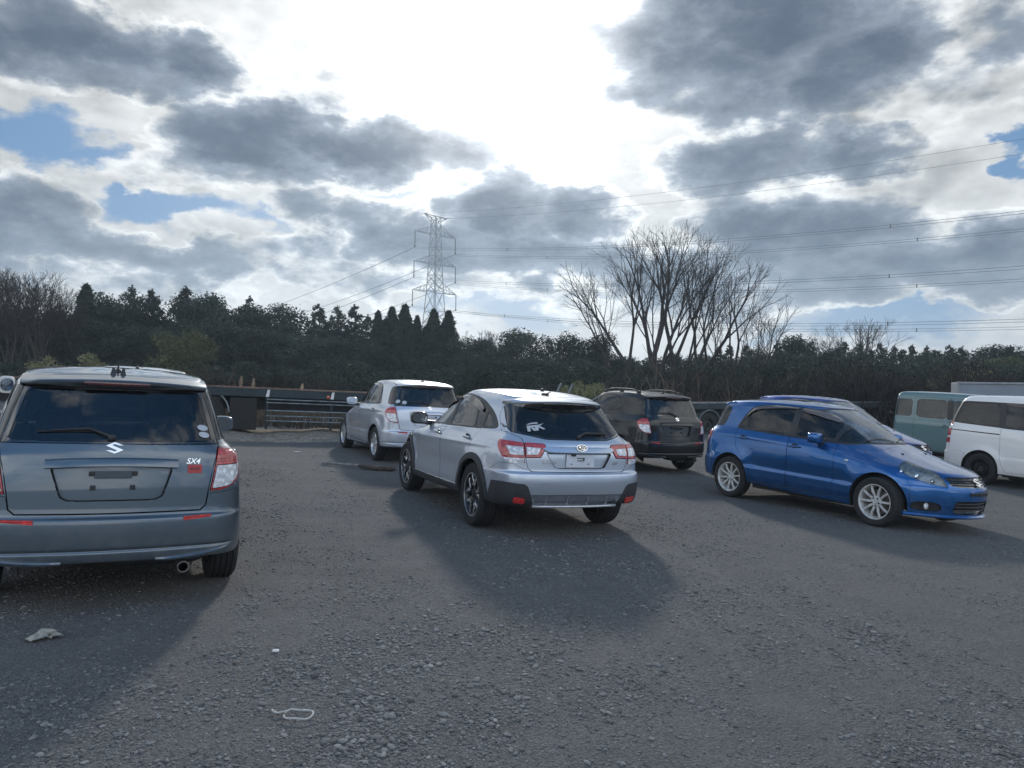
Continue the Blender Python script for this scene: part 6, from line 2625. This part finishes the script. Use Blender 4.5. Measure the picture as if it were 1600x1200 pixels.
def crown_lumps(seed, lumps, per, size, mat, squash=.8, hollow=.45):
    r = np.random.default_rng(seed)
    PP, NN = [], []
    for (cx, cy, cz, rr) in lumps:
        k = int(per * (rr / .16) ** 2)
        d = r.normal(0, 1, (k, 3))
        d /= np.linalg.norm(d, axis=1, keepdims=True)
        q = rr * (hollow + (1 - hollow) * r.random(k) ** .6) * (1 + .22 * np.sin(d[:, 0] * 7 + seed + cx * 30) * np.sin(d[:, 2] * 6 + cy * 20))
        PP.append(np.array([cx, cy, cz]) + d * q[:, None] * np.array([1, 1, squash]))
        NN.append(d + np.array([0, 0, .3]))
    P, N = np.concatenate(PP), np.concatenate(NN)
    return cards(P, N, size * r.uniform(.5, 1.5, len(P)), seed + 5, 1.3, 'crown', mat)


def lumps_broad(seed, w=.36, n=24, low=.28):
    r = random.Random(seed)
    out = [(0, 0, .62, .22)]
    for i in range(n):
        a = r.uniform(0, 6.283)
        t = r.random()
        z = low + (.88 - low) * t
        env = w * math.sqrt(max(0.05, 1 - ((z - .50) / .52) ** 2))
        q = env * r.uniform(.35, .95)
        out.append((q * math.cos(a), q * math.sin(a), z, r.uniform(.105, .185)))
    return out


def lumps_pine(seed, w=.23, n=58):
    r = random.Random(seed)
    out = []
    for i in range(n):
        t = (i + r.random()) / n
        z = .16 + .80 * t
        env = w * (1.05 - t) ** .8 * r.uniform(.25, 1.15)
        a = r.uniform(0, 6.283)
        out.append((env * math.cos(a), env * math.sin(a), z, r.uniform(.045, .10) * (1.30 - .90 * t)))
    out.append((0, 0, .955, .026))
    out.append((0.01, 0, .985, .014))
    return out


def trunk_mesh(h, r0, seed, forks=5):
    rr = random.Random(seed)
    mb = MB()
    pts = [(0, 0, -.03)]
    x = y = 0
    for i in range(1, 8):
        x += rr.uniform(-.012, .012)
        y += rr.uniform(-.012, .012)
        pts.append((x, y, h * i / 7))
    mb.tube(pts, [r0 * (1 - .8 * i / 7) for i in range(8)], 8)
    for i in range(forks):
        z = h * rr.uniform(.35, .85)
        a = rr.uniform(0, 6.283)
        k = min(6, int(z / h * 7))
        p = Vector(pts[k])
        L = .16 * rr.uniform(.6, 1.2)
        mb.tube([p, p + Vector((math.cos(a) * L * .5, math.sin(a) * L * .5, L * .45)), p + Vector((math.cos(a) * L, math.sin(a) * L, L))], (r0 * .4, r0 * .28, r0 * .12), 6)
    return mb.mesh('trunk', 'bark_dark')


PROTO = {'spire': [], 'pine': [], 'broad': [], 'olive': [], 'bush': [], 'pale': [], 'sparse': []}
for s in range(4):
    PROTO['spire'].append((crown_spire(10 + s, .185 + .02 * s), trunk_mesh(.9, .018, s)))
for s in range(6):
    PROTO['pine'].append((crown_lumps(30 + s, lumps_pine(30 + s, .24 + .03 * (s % 3)), 760, .0125, LEAF_DARK, .8, .2), trunk_mesh(.92, .02, 20 + s)))
for s in range(6):
    PROTO['broad'].append((crown_lumps(50 + s, lumps_broad(50 + s, .34 + .03 * (s % 3)), 430, .0135, LEAF_DARK, .8, .3), trunk_mesh(.75, .024, 40 + s)))
for s in range(2):
    PROTO['olive'].append((crown_lumps(70 + s, lumps_broad(70 + s, .46, 34, .12), 330, .0120, LEAF_OLIVE), trunk_mesh(.7, .026, 60 + s)))
for s in range(3):
    PROTO['bush'].append((crown_lumps(80 + s, lumps_broad(80 + s, .75, 34, .06), 260, .018, LEAF_DARK), trunk_mesh(.6, .03, 80 + s)))
for s in range(2):
    PROTO['pale'].append((crown_lumps(90 + s, lumps_broad(90 + s, .70, 26, .10), 170, .020, LEAF_PALE), trunk_mesh(.6, .03, 90 + s)))
PROTO['sparse'].append((crown_lumps(97, lumps_broad(97, .30, 15, .5), 150, .013, LEAF_DARK, .8, .2), trunk_mesh(.85, .018, 97, 9)))


# -- leafless trees
TWIG_MIN = .006


def grow(mb, p, d, L, r, depth, rr, up, tips=None, flare=1.0):
    n = 4 if depth > 2 else 3
    pts, rad = [p.copy()], [r]
    q, dd = p.copy(), d.copy()
    r = max(r, TWIG_MIN)
    r1 = max(TWIG_MIN, r * (.62 if depth > 0 else .35))
    for i in range(n):
        dd = (dd + Vector((rr.uniform(-1, 1), rr.uniform(-1, 1), rr.uniform(-.6, 1))) * .10 + Vector((0, 0, up))).normalized()
        q = q + dd * (L / n)
        pts.append(q.copy())
        rad.append(r + (r1 - r) * (i + 1) / n)
    mb.tube(pts, rad, 6 if depth > 3 else (4 if depth > 1 else 3), None, False)
    if depth == 0:
        return
    k = rr.choice((2, 2, 3)) if depth > 1 else rr.choice((2, 3, 3))
    for i in range(k):
        a = rr.uniform(.22, .58) * flare
        ax = dd.orthogonal().normalized()
        ax.rotate(Matrix.Rotation(rr.uniform(0, 6.283), 3, dd))
        nd = dd.copy()
        nd.rotate(Matrix.Rotation(a, 3, ax))
        grow(mb, q, nd, L * rr.uniform(.62, .88), r1 * rr.uniform(.70, .95), depth - 1, rr, up, tips, flare)
    # side shoots
    for t in ((.35, .6, .8) if depth > 1 else (.5,)):
        if rr.random() < .75:
            j = max(1, int(t * n))
            nd = dd.copy()
            ax = dd.orthogonal().normalized()
            ax.rotate(Matrix.Rotation(rr.uniform(0, 6.283), 3, dd))
            nd.rotate(Matrix.Rotation(rr.uniform(.4, .9), 3, ax))
            grow(mb, pts[j], nd, L * rr.uniform(.4, .6), rad[j] * .5, max(0, depth - 2), rr, up, tips, flare)


def vase(tk, cr, p, d, L, r, depth, top, rr, spread):
    """upright forking limb: every fork divides into two or three"""
    n = 5 if depth > 1 else 3
    pts, rad, q, dd = [p.copy()], [max(TWIG_MIN, r)], p.copy(), d.copy()
    r1 = max(TWIG_MIN, r * .70)
    wob = .075 if depth > 2 else .14
    for i in range(n):
        dd = (dd + Vector((rr.uniform(-wob, wob), rr.uniform(-wob, wob), .022 if depth > 2 else .01))).normalized()
        q = q + dd * (L / n)
        pts.append(q.copy())
        rad.append(max(TWIG_MIN, r + (r1 - r) * (i + 1) / n))
    (tk if depth >= top - 1 else cr).tube(pts, rad, 7 if depth > 3 else (5 if depth > 1 else 3), None, False)
    if depth == 0:
        return
    k = 3 if (rr.random() < .30 or depth <= 1) else 2
    a0 = rr.uniform(0, 6.283)
    for i in range(k):
        ax = dd.orthogonal().normalized()
        ax.rotate(Matrix.Rotation(a0 + 6.283 * i / k + rr.uniform(-.5, .5), 3, dd))
        nd = dd.copy()
        nd.rotate(Matrix.Rotation(rr.uniform(.22, .50) * spread * (.50 if i == 0 else 1.0) * (1.2 if depth <= 2 else 1), 3, ax))
        vase(tk, cr, q, nd, L * rr.uniform(.62, .84), r1 * (.95 if i == 0 else rr.uniform(.58, .80)), depth - 1, top, rr, spread)
    if depth <= 4:
        for j in ((2, 4) if depth > 1 else (1, 2)):
            if j < len(pts) and rr.random() < .42:
                ax = dd.orthogonal().normalized()
                ax.rotate(Matrix.Rotation(rr.uniform(0, 6.283), 3, dd))
                nd = dd.copy()
                nd.rotate(Matrix.Rotation(rr.uniform(.40, .85), 3, ax))
                vase(tk, cr, pts[j], nd, L * rr.uniform(.40, .62), rad[j] * .45, max(0, depth - 2), top, rr, spread)


def bare_tree(name, label, base, height, stems, seed, mat='bark_pale', r0=.13, up=.03, group=None, spread=1.0, twig=6):
    """stems: (x, y, lean x, lean y, length share, thickness share)"""
    rr = random.Random(seed)
    root = empty(name, label, 'tree', Matrix.Translation(base), group)
    tk, cr = MB(), MB()
    for (dx, dy, lx_, ly_, ls, ts) in stems:
        vase(tk, cr, Vector((dx, dy, -.1)), Vector((lx_, ly_, 1)).normalized(), height * .27 * ls, r0 * ts, twig, twig, rr, spread)
    top = max(v[2] for v in cr.v)
    s = height / top
    s = max(.7, min(1.5, s))
    for mb in (tk, cr):
        mb.v = [(x * s, y * s, z * s) for x, y, z in mb.v]
    obj('trunk', tk.mesh('trunk', mat, fix=False), root)
    obj('branches', cr.mesh('branches', mat, fix=False), root)
    return root


def thicket_mesh(seed, n=150, w=1.0):
    """leafless undergrowth, unit height"""
    rr = random.Random(seed)
    mb = MB()
    for i in range(n):
        p = Vector((rr.gauss(0, .45) * w, rr.gauss(0, .25) * w, 0))
        d = Vector((rr.gauss(0, .28), rr.gauss(0, .28), 1)).normalized()
        L = rr.uniform(.35, .95) * (1 - .25 * abs(p.x))
        grow(mb, p, d, L * .5, .010, 2, rr, .03, None, 1.1)
    me = mb.mesh('branches', None, fix=False)
    me.materials.append(TWIG_BROWN)
    return me


THICK = [thicket_mesh(200 + s) for s in range(3)]
_cnt = {}


def tree(kind, px, py, Y, label, group=None, wide=1.0, name=None, cat='tree', spin=None):
    lst = PROTO[kind]
    k = _cnt.get(kind, 0)
    _cnt[kind] = k + 1
    crown, trunk = lst[k % len(lst)]
    t = at(px, py, Y)
    gz = ground_z(t.x, Y)
    H = t.z - gz
    a = spin if spin is not None else (k * 2.4) % 6.283
    Mt = Matrix.Translation((t.x, Y, gz)) @ Matrix.Rotation(a, 4, 'Z') @ Matrix.Diagonal((H * wide, H * wide, H, 1))
    nm = name or {'spire': 'conifer_tree', 'pine': 'evergreen_tree', 'broad': 'evergreen_tree', 'olive': 'evergreen_tree', 'bush': 'bush', 'pale': 'bush', 'sparse': 'evergreen_tree'}[kind]
    root = empty(nm, label, cat, Mt, group)
    obj('trunk', trunk, root)
    obj('crown', crown, root)
    return root


def thicket(px, py, Y, label, group, wide=1.0):
    k = _cnt.get('thicket', 0)
    _cnt['thicket'] = k + 1
    t = at(px, py, Y)
    gz = ground_z(t.x, Y)
    H = t.z - gz
    root = empty('thicket', label, 'shrub', Matrix.Translation((t.x, Y, gz)) @ Matrix.Rotation((k * 2.1) % 6.28, 4, 'Z') @ Matrix.Diagonal((H * 1.1 * wide, H * 1.1 * wide, H, 1)), group)
    obj('branches', THICK[k % 3], root)
    return root


# left wood: leafless fringe, then dark evergreens
for i, (px, py, Y) in enumerate(((-30, 404, 40), (8, 408, 41), (36, 420, 42), (66, 428, 42), (92, 446, 43), (116, 466, 43), (20, 440, 38), (60, 455, 38))):
    t = at(px, py, Y)
    gz = ground_z(t.x, Y)
    bare_tree('bare_tree', 'twiggy brown leafless tree at the left end of the wood', Vector((t.x, Y, gz)), t.z - gz,
              [(0, 0, .05, 0, 1, 1), (.4, .3, -.14, .1, .95, .8), (-.4, .2, .14, -.1, .95, .8)], 300 + i, 'bark_dark', .11, .03,
              'leafless trees at the left end of the wood', 1.05)
GL = 'dark evergreens of the left wood'
LL = 'dark evergreen tree in the wood behind the slate hatchback and the flatbed'
tree('spire', 135, 446, 46, 'single pointed conifer between the leafless trees and the left evergreens', None, 1.25)
for kind, px, py, Y, w in (('pine', -45, 470, 49, 1.1), ('broad', -5, 478, 47, 1.1), ('pine', 40, 476, 48, 1.2), ('broad', 85, 482, 46, 1.2), ('broad', 112, 480, 48, 1), ('broad', 158, 466, 50, 1.0), ('broad', 182, 455, 50, 1),
                           ('pine', 208, 445, 51, 1.15), ('pine', 236, 449, 50, 1.1), ('broad', 262, 457, 52, .9), ('pine', 291, 445, 50, 1.2), ('broad', 315, 456, 49, .9), ('pine', 336, 458, 52, 1.1), ('broad', 362, 464, 51, 1.0),
                           ('pine', 390, 461, 54, 1.2), ('broad', 415, 470, 53, 1.0), ('broad', 470, 496, 52, .9), ('pine', 498, 474, 55, 1.1), ('pine', 527, 476, 57, 1.1), ('pine', 555, 474, 56, 1.2), ('pine', 575, 490, 54, 1.0),
                           ('broad', 140, 500, 44, 1.2), ('broad', 200, 505, 44, 1.2), ('broad', 345, 500, 45, 1.2), ('broad', 400, 505, 45, 1.2), ('broad', 450, 515, 45, 1.1), ('broad', 510, 520, 46, 1.2), ('broad', 560, 525, 46, 1.2), ('broad', 20, 515, 42, 1.2),
                           ('broad', 255, 510, 44, 1.1), ('broad', 300, 515, 44, 1.1)):
    tree(kind, px, py, Y, LL, GL, w)
tree('sparse', 441, 463, 50, 'thin crowned evergreen tree with sky showing through, in the left wood', None, 1.2)
GS = 'pointed conifers before the pylon'
for px, py, Y, w in ((591, 487, 52, .95), (613, 481, 52, .95), (633, 477, 52, .95), (652, 495, 51, .9), (678, 485, 52, 1.15), (701, 487, 52, 1.05), (602, 500, 50, .9), (664, 512, 50, .95), (688, 510, 50, .95), (622, 508, 50, .95), (642, 510, 50, .95)):
    tree('spire', px, py, Y, 'narrow pointed conifer in the dark row before the pylon', GS, w)
# middle
GM = 'round evergreens right of the pylon'
for kind, px, py, Y, w in (('broad', 728, 524, 50, .9), ('broad', 752, 522, 50, .9), ('broad', 776, 530, 49, .9), ('pine', 795, 532, 52, .9), ('pine', 858, 529, 54, 1.0), ('pine', 877, 528, 55, 1.0),
                           ('broad', 942, 548, 50, 1.0), ('broad', 970, 556, 50, 1.1), ('broad', 1002, 553, 52, 1.1), ('broad', 1035, 552, 52, 1.1), ('broad', 1068, 546, 52, 1.0), ('broad', 1092, 552, 52, 1.0),
                           ('broad', 740, 552, 46, 1.2), ('broad', 790, 556, 46, 1.2), ('broad', 840, 552, 46, 1.3), ('broad', 890, 556, 46, 1.3), ('broad', 600, 545, 47, 1.2), ('broad', 660, 552, 47, 1.2), ('broad', 700, 552, 47, 1.2)):
    tree(kind, px, py, Y, 'low round evergreen tree between the pylon conifers and the tall leafless trees', GM, w)
tree('broad', 822, 513, 52, 'broad domed evergreen tree, the widest dome right of the pylon', None, 1.25)
tree('broad', 914, 513, 50, 'tall rounded evergreen tree just left of the tall leafless trees', None, 1.0)
# right
GRR = 'evergreens along the right skyline'
for kind, px, py, Y, w in (('pine', 1122, 541, 52, 1.0), ('pine', 1140, 536, 54, 1.1), ('pine', 1166, 536, 54, 1.1), ('broad', 1192, 541, 54, 1.0), ('pine', 1216, 534, 56, 1.1), ('pine', 1268, 530, 57, 1.2), ('broad', 1292, 536, 58, .9),
                           ('pine', 1320, 533, 60, 1.2), ('pine', 1345, 534, 60, 1.2), ('pine', 1375, 534, 62, 1.2), ('pine', 1398, 539, 62, 1.1), ('pine', 1425, 537, 62, 1.1), ('pine', 1448, 539, 62, 1.2), ('broad', 1470, 545, 60, 1.0),
                           ('pine', 1484, 538, 62, 1.0), ('pine', 1502, 541, 60, 1.2), ('broad', 1530, 539, 58, 1.2), ('broad', 1556, 538, 58, 1.2), ('pine', 1580, 538, 56, 1.2), ('broad', 1604, 543, 56, 1.2), ('broad', 1640, 545, 56, 1.2),
                           ('broad', 1240, 543, 50, 1.3), ('pine', 1290, 547, 50, 1.6), ('broad', 1340, 549, 50, 1.3), ('pine', 1390, 550, 50, 1.6), ('broad', 1440, 551, 50, 1.3), ('pine', 1490, 550, 48, 1.6), ('broad', 1540, 552, 48, 1.3), ('broad', 1130, 553, 48, 1.2), ('broad', 1185, 552, 48, 1.2), ('pine', 1410, 545, 56, 1.5), ('pine', 1460, 546, 56, 1.5), ('pine', 1360, 544, 56, 1.5), ('pine', 1310, 543, 55, 1.5)):
    tree(kind, px, py, Y, 'dark evergreen tree along the skyline behind the blue hatchbacks and vans', GRR, w)
tree('broad', 1245, 518, 56, 'tallest rounded evergreen on the right skyline, above the violet blue hatchback', None, 1.05)
# shrubs in front of the wood
tree('olive', 276, 508, 29, 'rounded olive green tree in front of the left wood, above the trailer wheel', None, 1.0)
tree('pale', 100, 548, 26, 'pale leaved bush above the roof of the slate hatchback', None, 1.0, cat='bush')
tree('pale', 142, 560, 26, 'lower pale leaved bush beside the silvery roof', None, .8, cat='bush')
tree('olive', 1590, 553, 40, 'olive green shrub rising behind the box lorry', None, 1.3, 'shrub', 'shrub')
tree('pale', 1496, 575, 34, 'sparse yellowish bush left of the box lorry', None, .9, cat='bush')
tree('pale', 912, 592, 24, 'small sparse bush behind the roof of the silver crossover', None, .7, cat='bush')
GB = 'dark bushes at the foot of the wood'
for i, px in enumerate(range(-60, 1000, 46)):
    tree('bush', px, 572 + 10 * math.sin(i * 2.3) + (0 if px < 600 else 8), 31 + 3 * math.sin(i * 1.7), 'dark bush in the row at the foot of the wood beyond the flatbed', GB, 1.05, cat='bush')
GT_ = 'leafless thicket at the foot of the right hand wood'
for i, px in enumerate(range(985, 1680, 58)):
    thicket(px, 580 + 10 * math.sin(i * 1.9), 34.5 + 3 * math.sin(i * 2.7), 'brown leafless thicket at the foot of the right hand wood', GT_, 1.0)
for i, px in enumerate(range(-40, 520, 60)):
    thicket(px, 585 + 8 * math.sin(i * 2.9), 27.5 + 1.5 * math.sin(i * 2.7), 'brown leafless thicket in front of the left hand wood', 'leafless thicket before the left hand wood', .9)
for i, px in enumerate(range(985, 1660, 36)):
    tree('bush', px, 570 + 9 * math.sin(i * 2.3), 37.5, 'dark bush behind the thicket of the right hand wood', 'dark bushes behind the right hand thicket', 1.0, cat='bush')


# the tall leafless trees
def bt(px_base, px_top, py_top, Y, label, stems, seed, r0, spread=1.0, up=.03, twig=6):
    b0 = at(px_base, 600, Y)
    gz = ground_z(b0.x, Y)
    t = at(px_top, py_top, Y)
    return bare_tree('bare_tree', label, Vector((b0.x, Y, gz)), t.z - gz, stems, seed, 'bark_pale', r0, up, None, spread, twig)


bt(1012, 985, 344, 40, 'tallest leafless tree, fanning out at the left of the leafless group',
   [(0, 0, -.03, 0, 1, 1), (-.12, .1, -.28, .1, .98, .8), (-.9, .1, -.50, .0, .80, .62), (.05, -.1, .16, -.1, .95, .75)], 401, .20)
bt(1057, 1045, 352, 41, 'leafless tree with a straight trunk in the middle of the leafless group',
   [(0, 0, .02, 0, 1.05, 1), (-.1, .1, -.22, .1, .95, .7), (.05, 0, .20, -.1, .9, .6)], 404, .18)
bt(1078, 1100, 370, 42, 'leafless tree leaning right beside the middle one',
   [(0, 0, .34, 0, 1, 1), (.05, .3, .12, 0, 1, .8)], 409, .165)
bt(1142, 1150, 402, 41, 'slender leafless tree at the right of the leafless group',
   [(0, 0, .06, 0, 1.1, 1), (-.05, .1, -.38, 0, .9, .75), (.05, .1, .30, .1, .85, .6)], 416, .14, .85)
bt(1172, 1188, 468, 39, 'short thin leafless tree, the last at the right of the leafless group',
   [(0, 0, .14, 0, 1, 1), (.05, .1, .38, 0, .8, .8)], 421, .08, .9, .03, 5)
bt(1350, 1350, 491, 66, 'small leafless tree topping the right skyline', [(0, 0, .0, 0, 1, 1), (.3, .2, .2, 0, 1, .8), (-.3, 0, -.2, 0, 1, .8)], 431, .18, 1.0)
bt(1308, 1310, 510, 64, 'smaller leafless tree left of the one topping the right skyline', [(0, 0, .0, 0, 1, 1), (-.3, 0, -.2, 0, 1, .8)], 437, .15, 1.0)
bt(768, 766, 515, 50, 'thin leafless tree among the evergreens right of the pylon', [(0, 0, .0, 0, 1, 1), (.3, .1, .08, 0, 1, .8), (-.3, .1, -.08, 0, 1, .8)], 443, .09, .6)
bt(740, 742, 513, 51, 'thin leafless twigs just right of the pointed conifers', [(0, 0, .0, 0, 1, 1), (.3, .1, .08, 0, 1, .8)], 449, .08, .6)
bt(1252, 1275, 575, 36, 'short pale leaning dead stem behind the violet blue hatchback', [(0, 0, .45, 0, 1.6, 1)], 455, .06, .8, .03, 2)

# dry weeds under and behind the flatbed, plumes of pampas
rs = np.random.default_rng(11)
nb = 5200
X_ = rs.uniform(-13, 2.0, nb)
Y_ = rs.uniform(21.6, 25.5, nb) + .3 * (X_ + 7) * .4
hh = rs.gamma(3, .13, nb) * (0.7 + .5 * np.sin(X_ * 1.7) ** 2)
lx, ly = rs.normal(0, .22, nb) * hh, rs.normal(0, .22, nb) * hh
w_ = rs.uniform(.006, .016, nb)
zz_ = np.full(nb, -.01) + rise_np(X_, Y_)
A_ = np.stack([X_ - w_, Y_, zz_], -1)
B_ = np.stack([X_ + w_, Y_, zz_], -1)
C_ = np.stack([X_ + lx * .5 + w_ * .7, Y_ + ly * .5, zz_ + hh * .6], -1)
D_ = np.stack([X_ + lx * .5 - w_ * .7, Y_ + ly * .5, zz_ + hh * .6], -1)
E_ = np.stack([X_ + lx * 1.3, Y_ + ly * 1.3, zz_ + hh], -1)
V_ = np.stack([A_, B_, C_, D_, E_, E_ + np.array([.004, 0, 0])], 1).reshape(-1, 3)
V_ = np.stack([V_[:, 0] * ca + V_[:, 2] * sa, V_[:, 1], -V_[:, 0] * sa + V_[:, 2] * ca], -1)
b0_ = (np.arange(nb) * 6)[:, None]
F_ = np.concatenate([b0_ + np.array([[0, 1, 2, 3]]), b0_ + np.array([[3, 2, 5, 4]])], 0)
wd = obj('dry_grass', np_mesh('dry_grass', V_, F_, False), None, DRY_GRASS)
tag(wd, 'dry brown weeds standing behind the flatbed trailer', 'dry grass', kind='stuff')
# tangle of brown weeds behind the right hand flatbed
X_ = rs.uniform(3, 24, nb)
Y_ = rs.uniform(0, 1, nb) * 3 + 28.5 + .55 * (X_ - 5)
V2 = V_.reshape(nb, 6, 3)
base_ = np.stack([A_[:, 0] + w_, A_[:, 1], zz_], -1)
basew = np.stack([base_[:, 0] * ca + base_[:, 2] * sa, base_[:, 1], -base_[:, 0] * sa + base_[:, 2] * ca], -1)
neww = np.stack([X_, Y_, np.array([ground_z(a, b) for a, b in zip(X_, Y_)])], -1)
V3 = ((V2 - basew[:, None]) * 2.1 + neww[:, None]).reshape(-1, 3)
wd2 = obj('dry_grass', np_mesh('dry_grass', V3, F_, False), None, DRY_GRASS)
tag(wd2, 'tall dry weeds standing behind the right hand flatbed', 'dry grass', kind='stuff')


def plume(px, py, Y, label):
    t = at(px, py, Y)
    gz = ground_z(t.x, Y)
    root = empty('pampas_plume', label, 'plant', Matrix.Translation((t.x, Y, gz)))
    s = MB()
    H = t.z - gz
    s.tube([(-.05, 0, 0), (0, 0, H * .6), (.02, 0, H * .9)], .008, 5)
    me = s.mesh('stem', None)
    me.materials.append(DRY_GRASS)
    obj('stem', me, root)
    r = np.random.default_rng(int(px))
    n = 260
    tt = r.random(n)
    q = .055 * np.sin(np.pi * np.clip(tt, .05, .98)) * np.sqrt(r.random(n))
    a = r.random(n) * 6.283
    P = np.stack([q * np.cos(a) + .03 * tt, q * np.sin(a), H - .36 + .36 * tt], -1)
    N = np.stack([np.cos(a), np.sin(a), np.full(n, .5)], -1)
    obj('plume', cards(P, N, np.full(n, .016), int(px), 2.2, 'plume', PLUME), root)


plume(376, 588, 22.5, 'pampas plume standing furthest left above the flatbed rail')
plume(395, 592, 22.6, 'pampas plume in the middle above the flatbed rail')
plume(471, 600, 23, 'pampas plume furthest right above the flatbed rail')
for i, (px, Yb) in enumerate(((458, 23.5), (478, 23.2), (502, 23.8), (516, 23.4), (432, 23.7))):
    t = at(px, 664, Yb)
    bx_ = MB()
    bx_.box((0, 0, .10), (.42, .20, .20), None, .012)
    bx_.box((0, 0, .205), (.30, .08, .02))
    tag(obj('concrete_block', bx_.mesh('concrete_block', 'block_concrete'), None), 'concrete block among the weeds under the flatbed', 'block', 'concrete blocks under the flatbed').matrix_world = Matrix.Translation((t.x, Yb, ground_z(t.x, Yb) - .01)) @ Matrix.Rotation(i * 1.1, 4, 'Z')

# ------------------------------------------------------------------ thin bright air
hm = MB()
hm.box((0, 110, 30), (720, 920, 94))
m, g, out = new_mat('haze')
pv = g.node('ShaderNodeVolumePrincipled')
pv.inputs['Color'].default_value = (0.68, 0.85, 1.0, 1)
pv.inputs['Density'].default_value = 0.0007
pv.inputs['Anisotropy'].default_value = 0.45
g.put(out.inputs['Volume'], pv.outputs[0])
hz = obj('haze', hm.mesh('haze'), None, m)
tag(hz, kind='stuff')
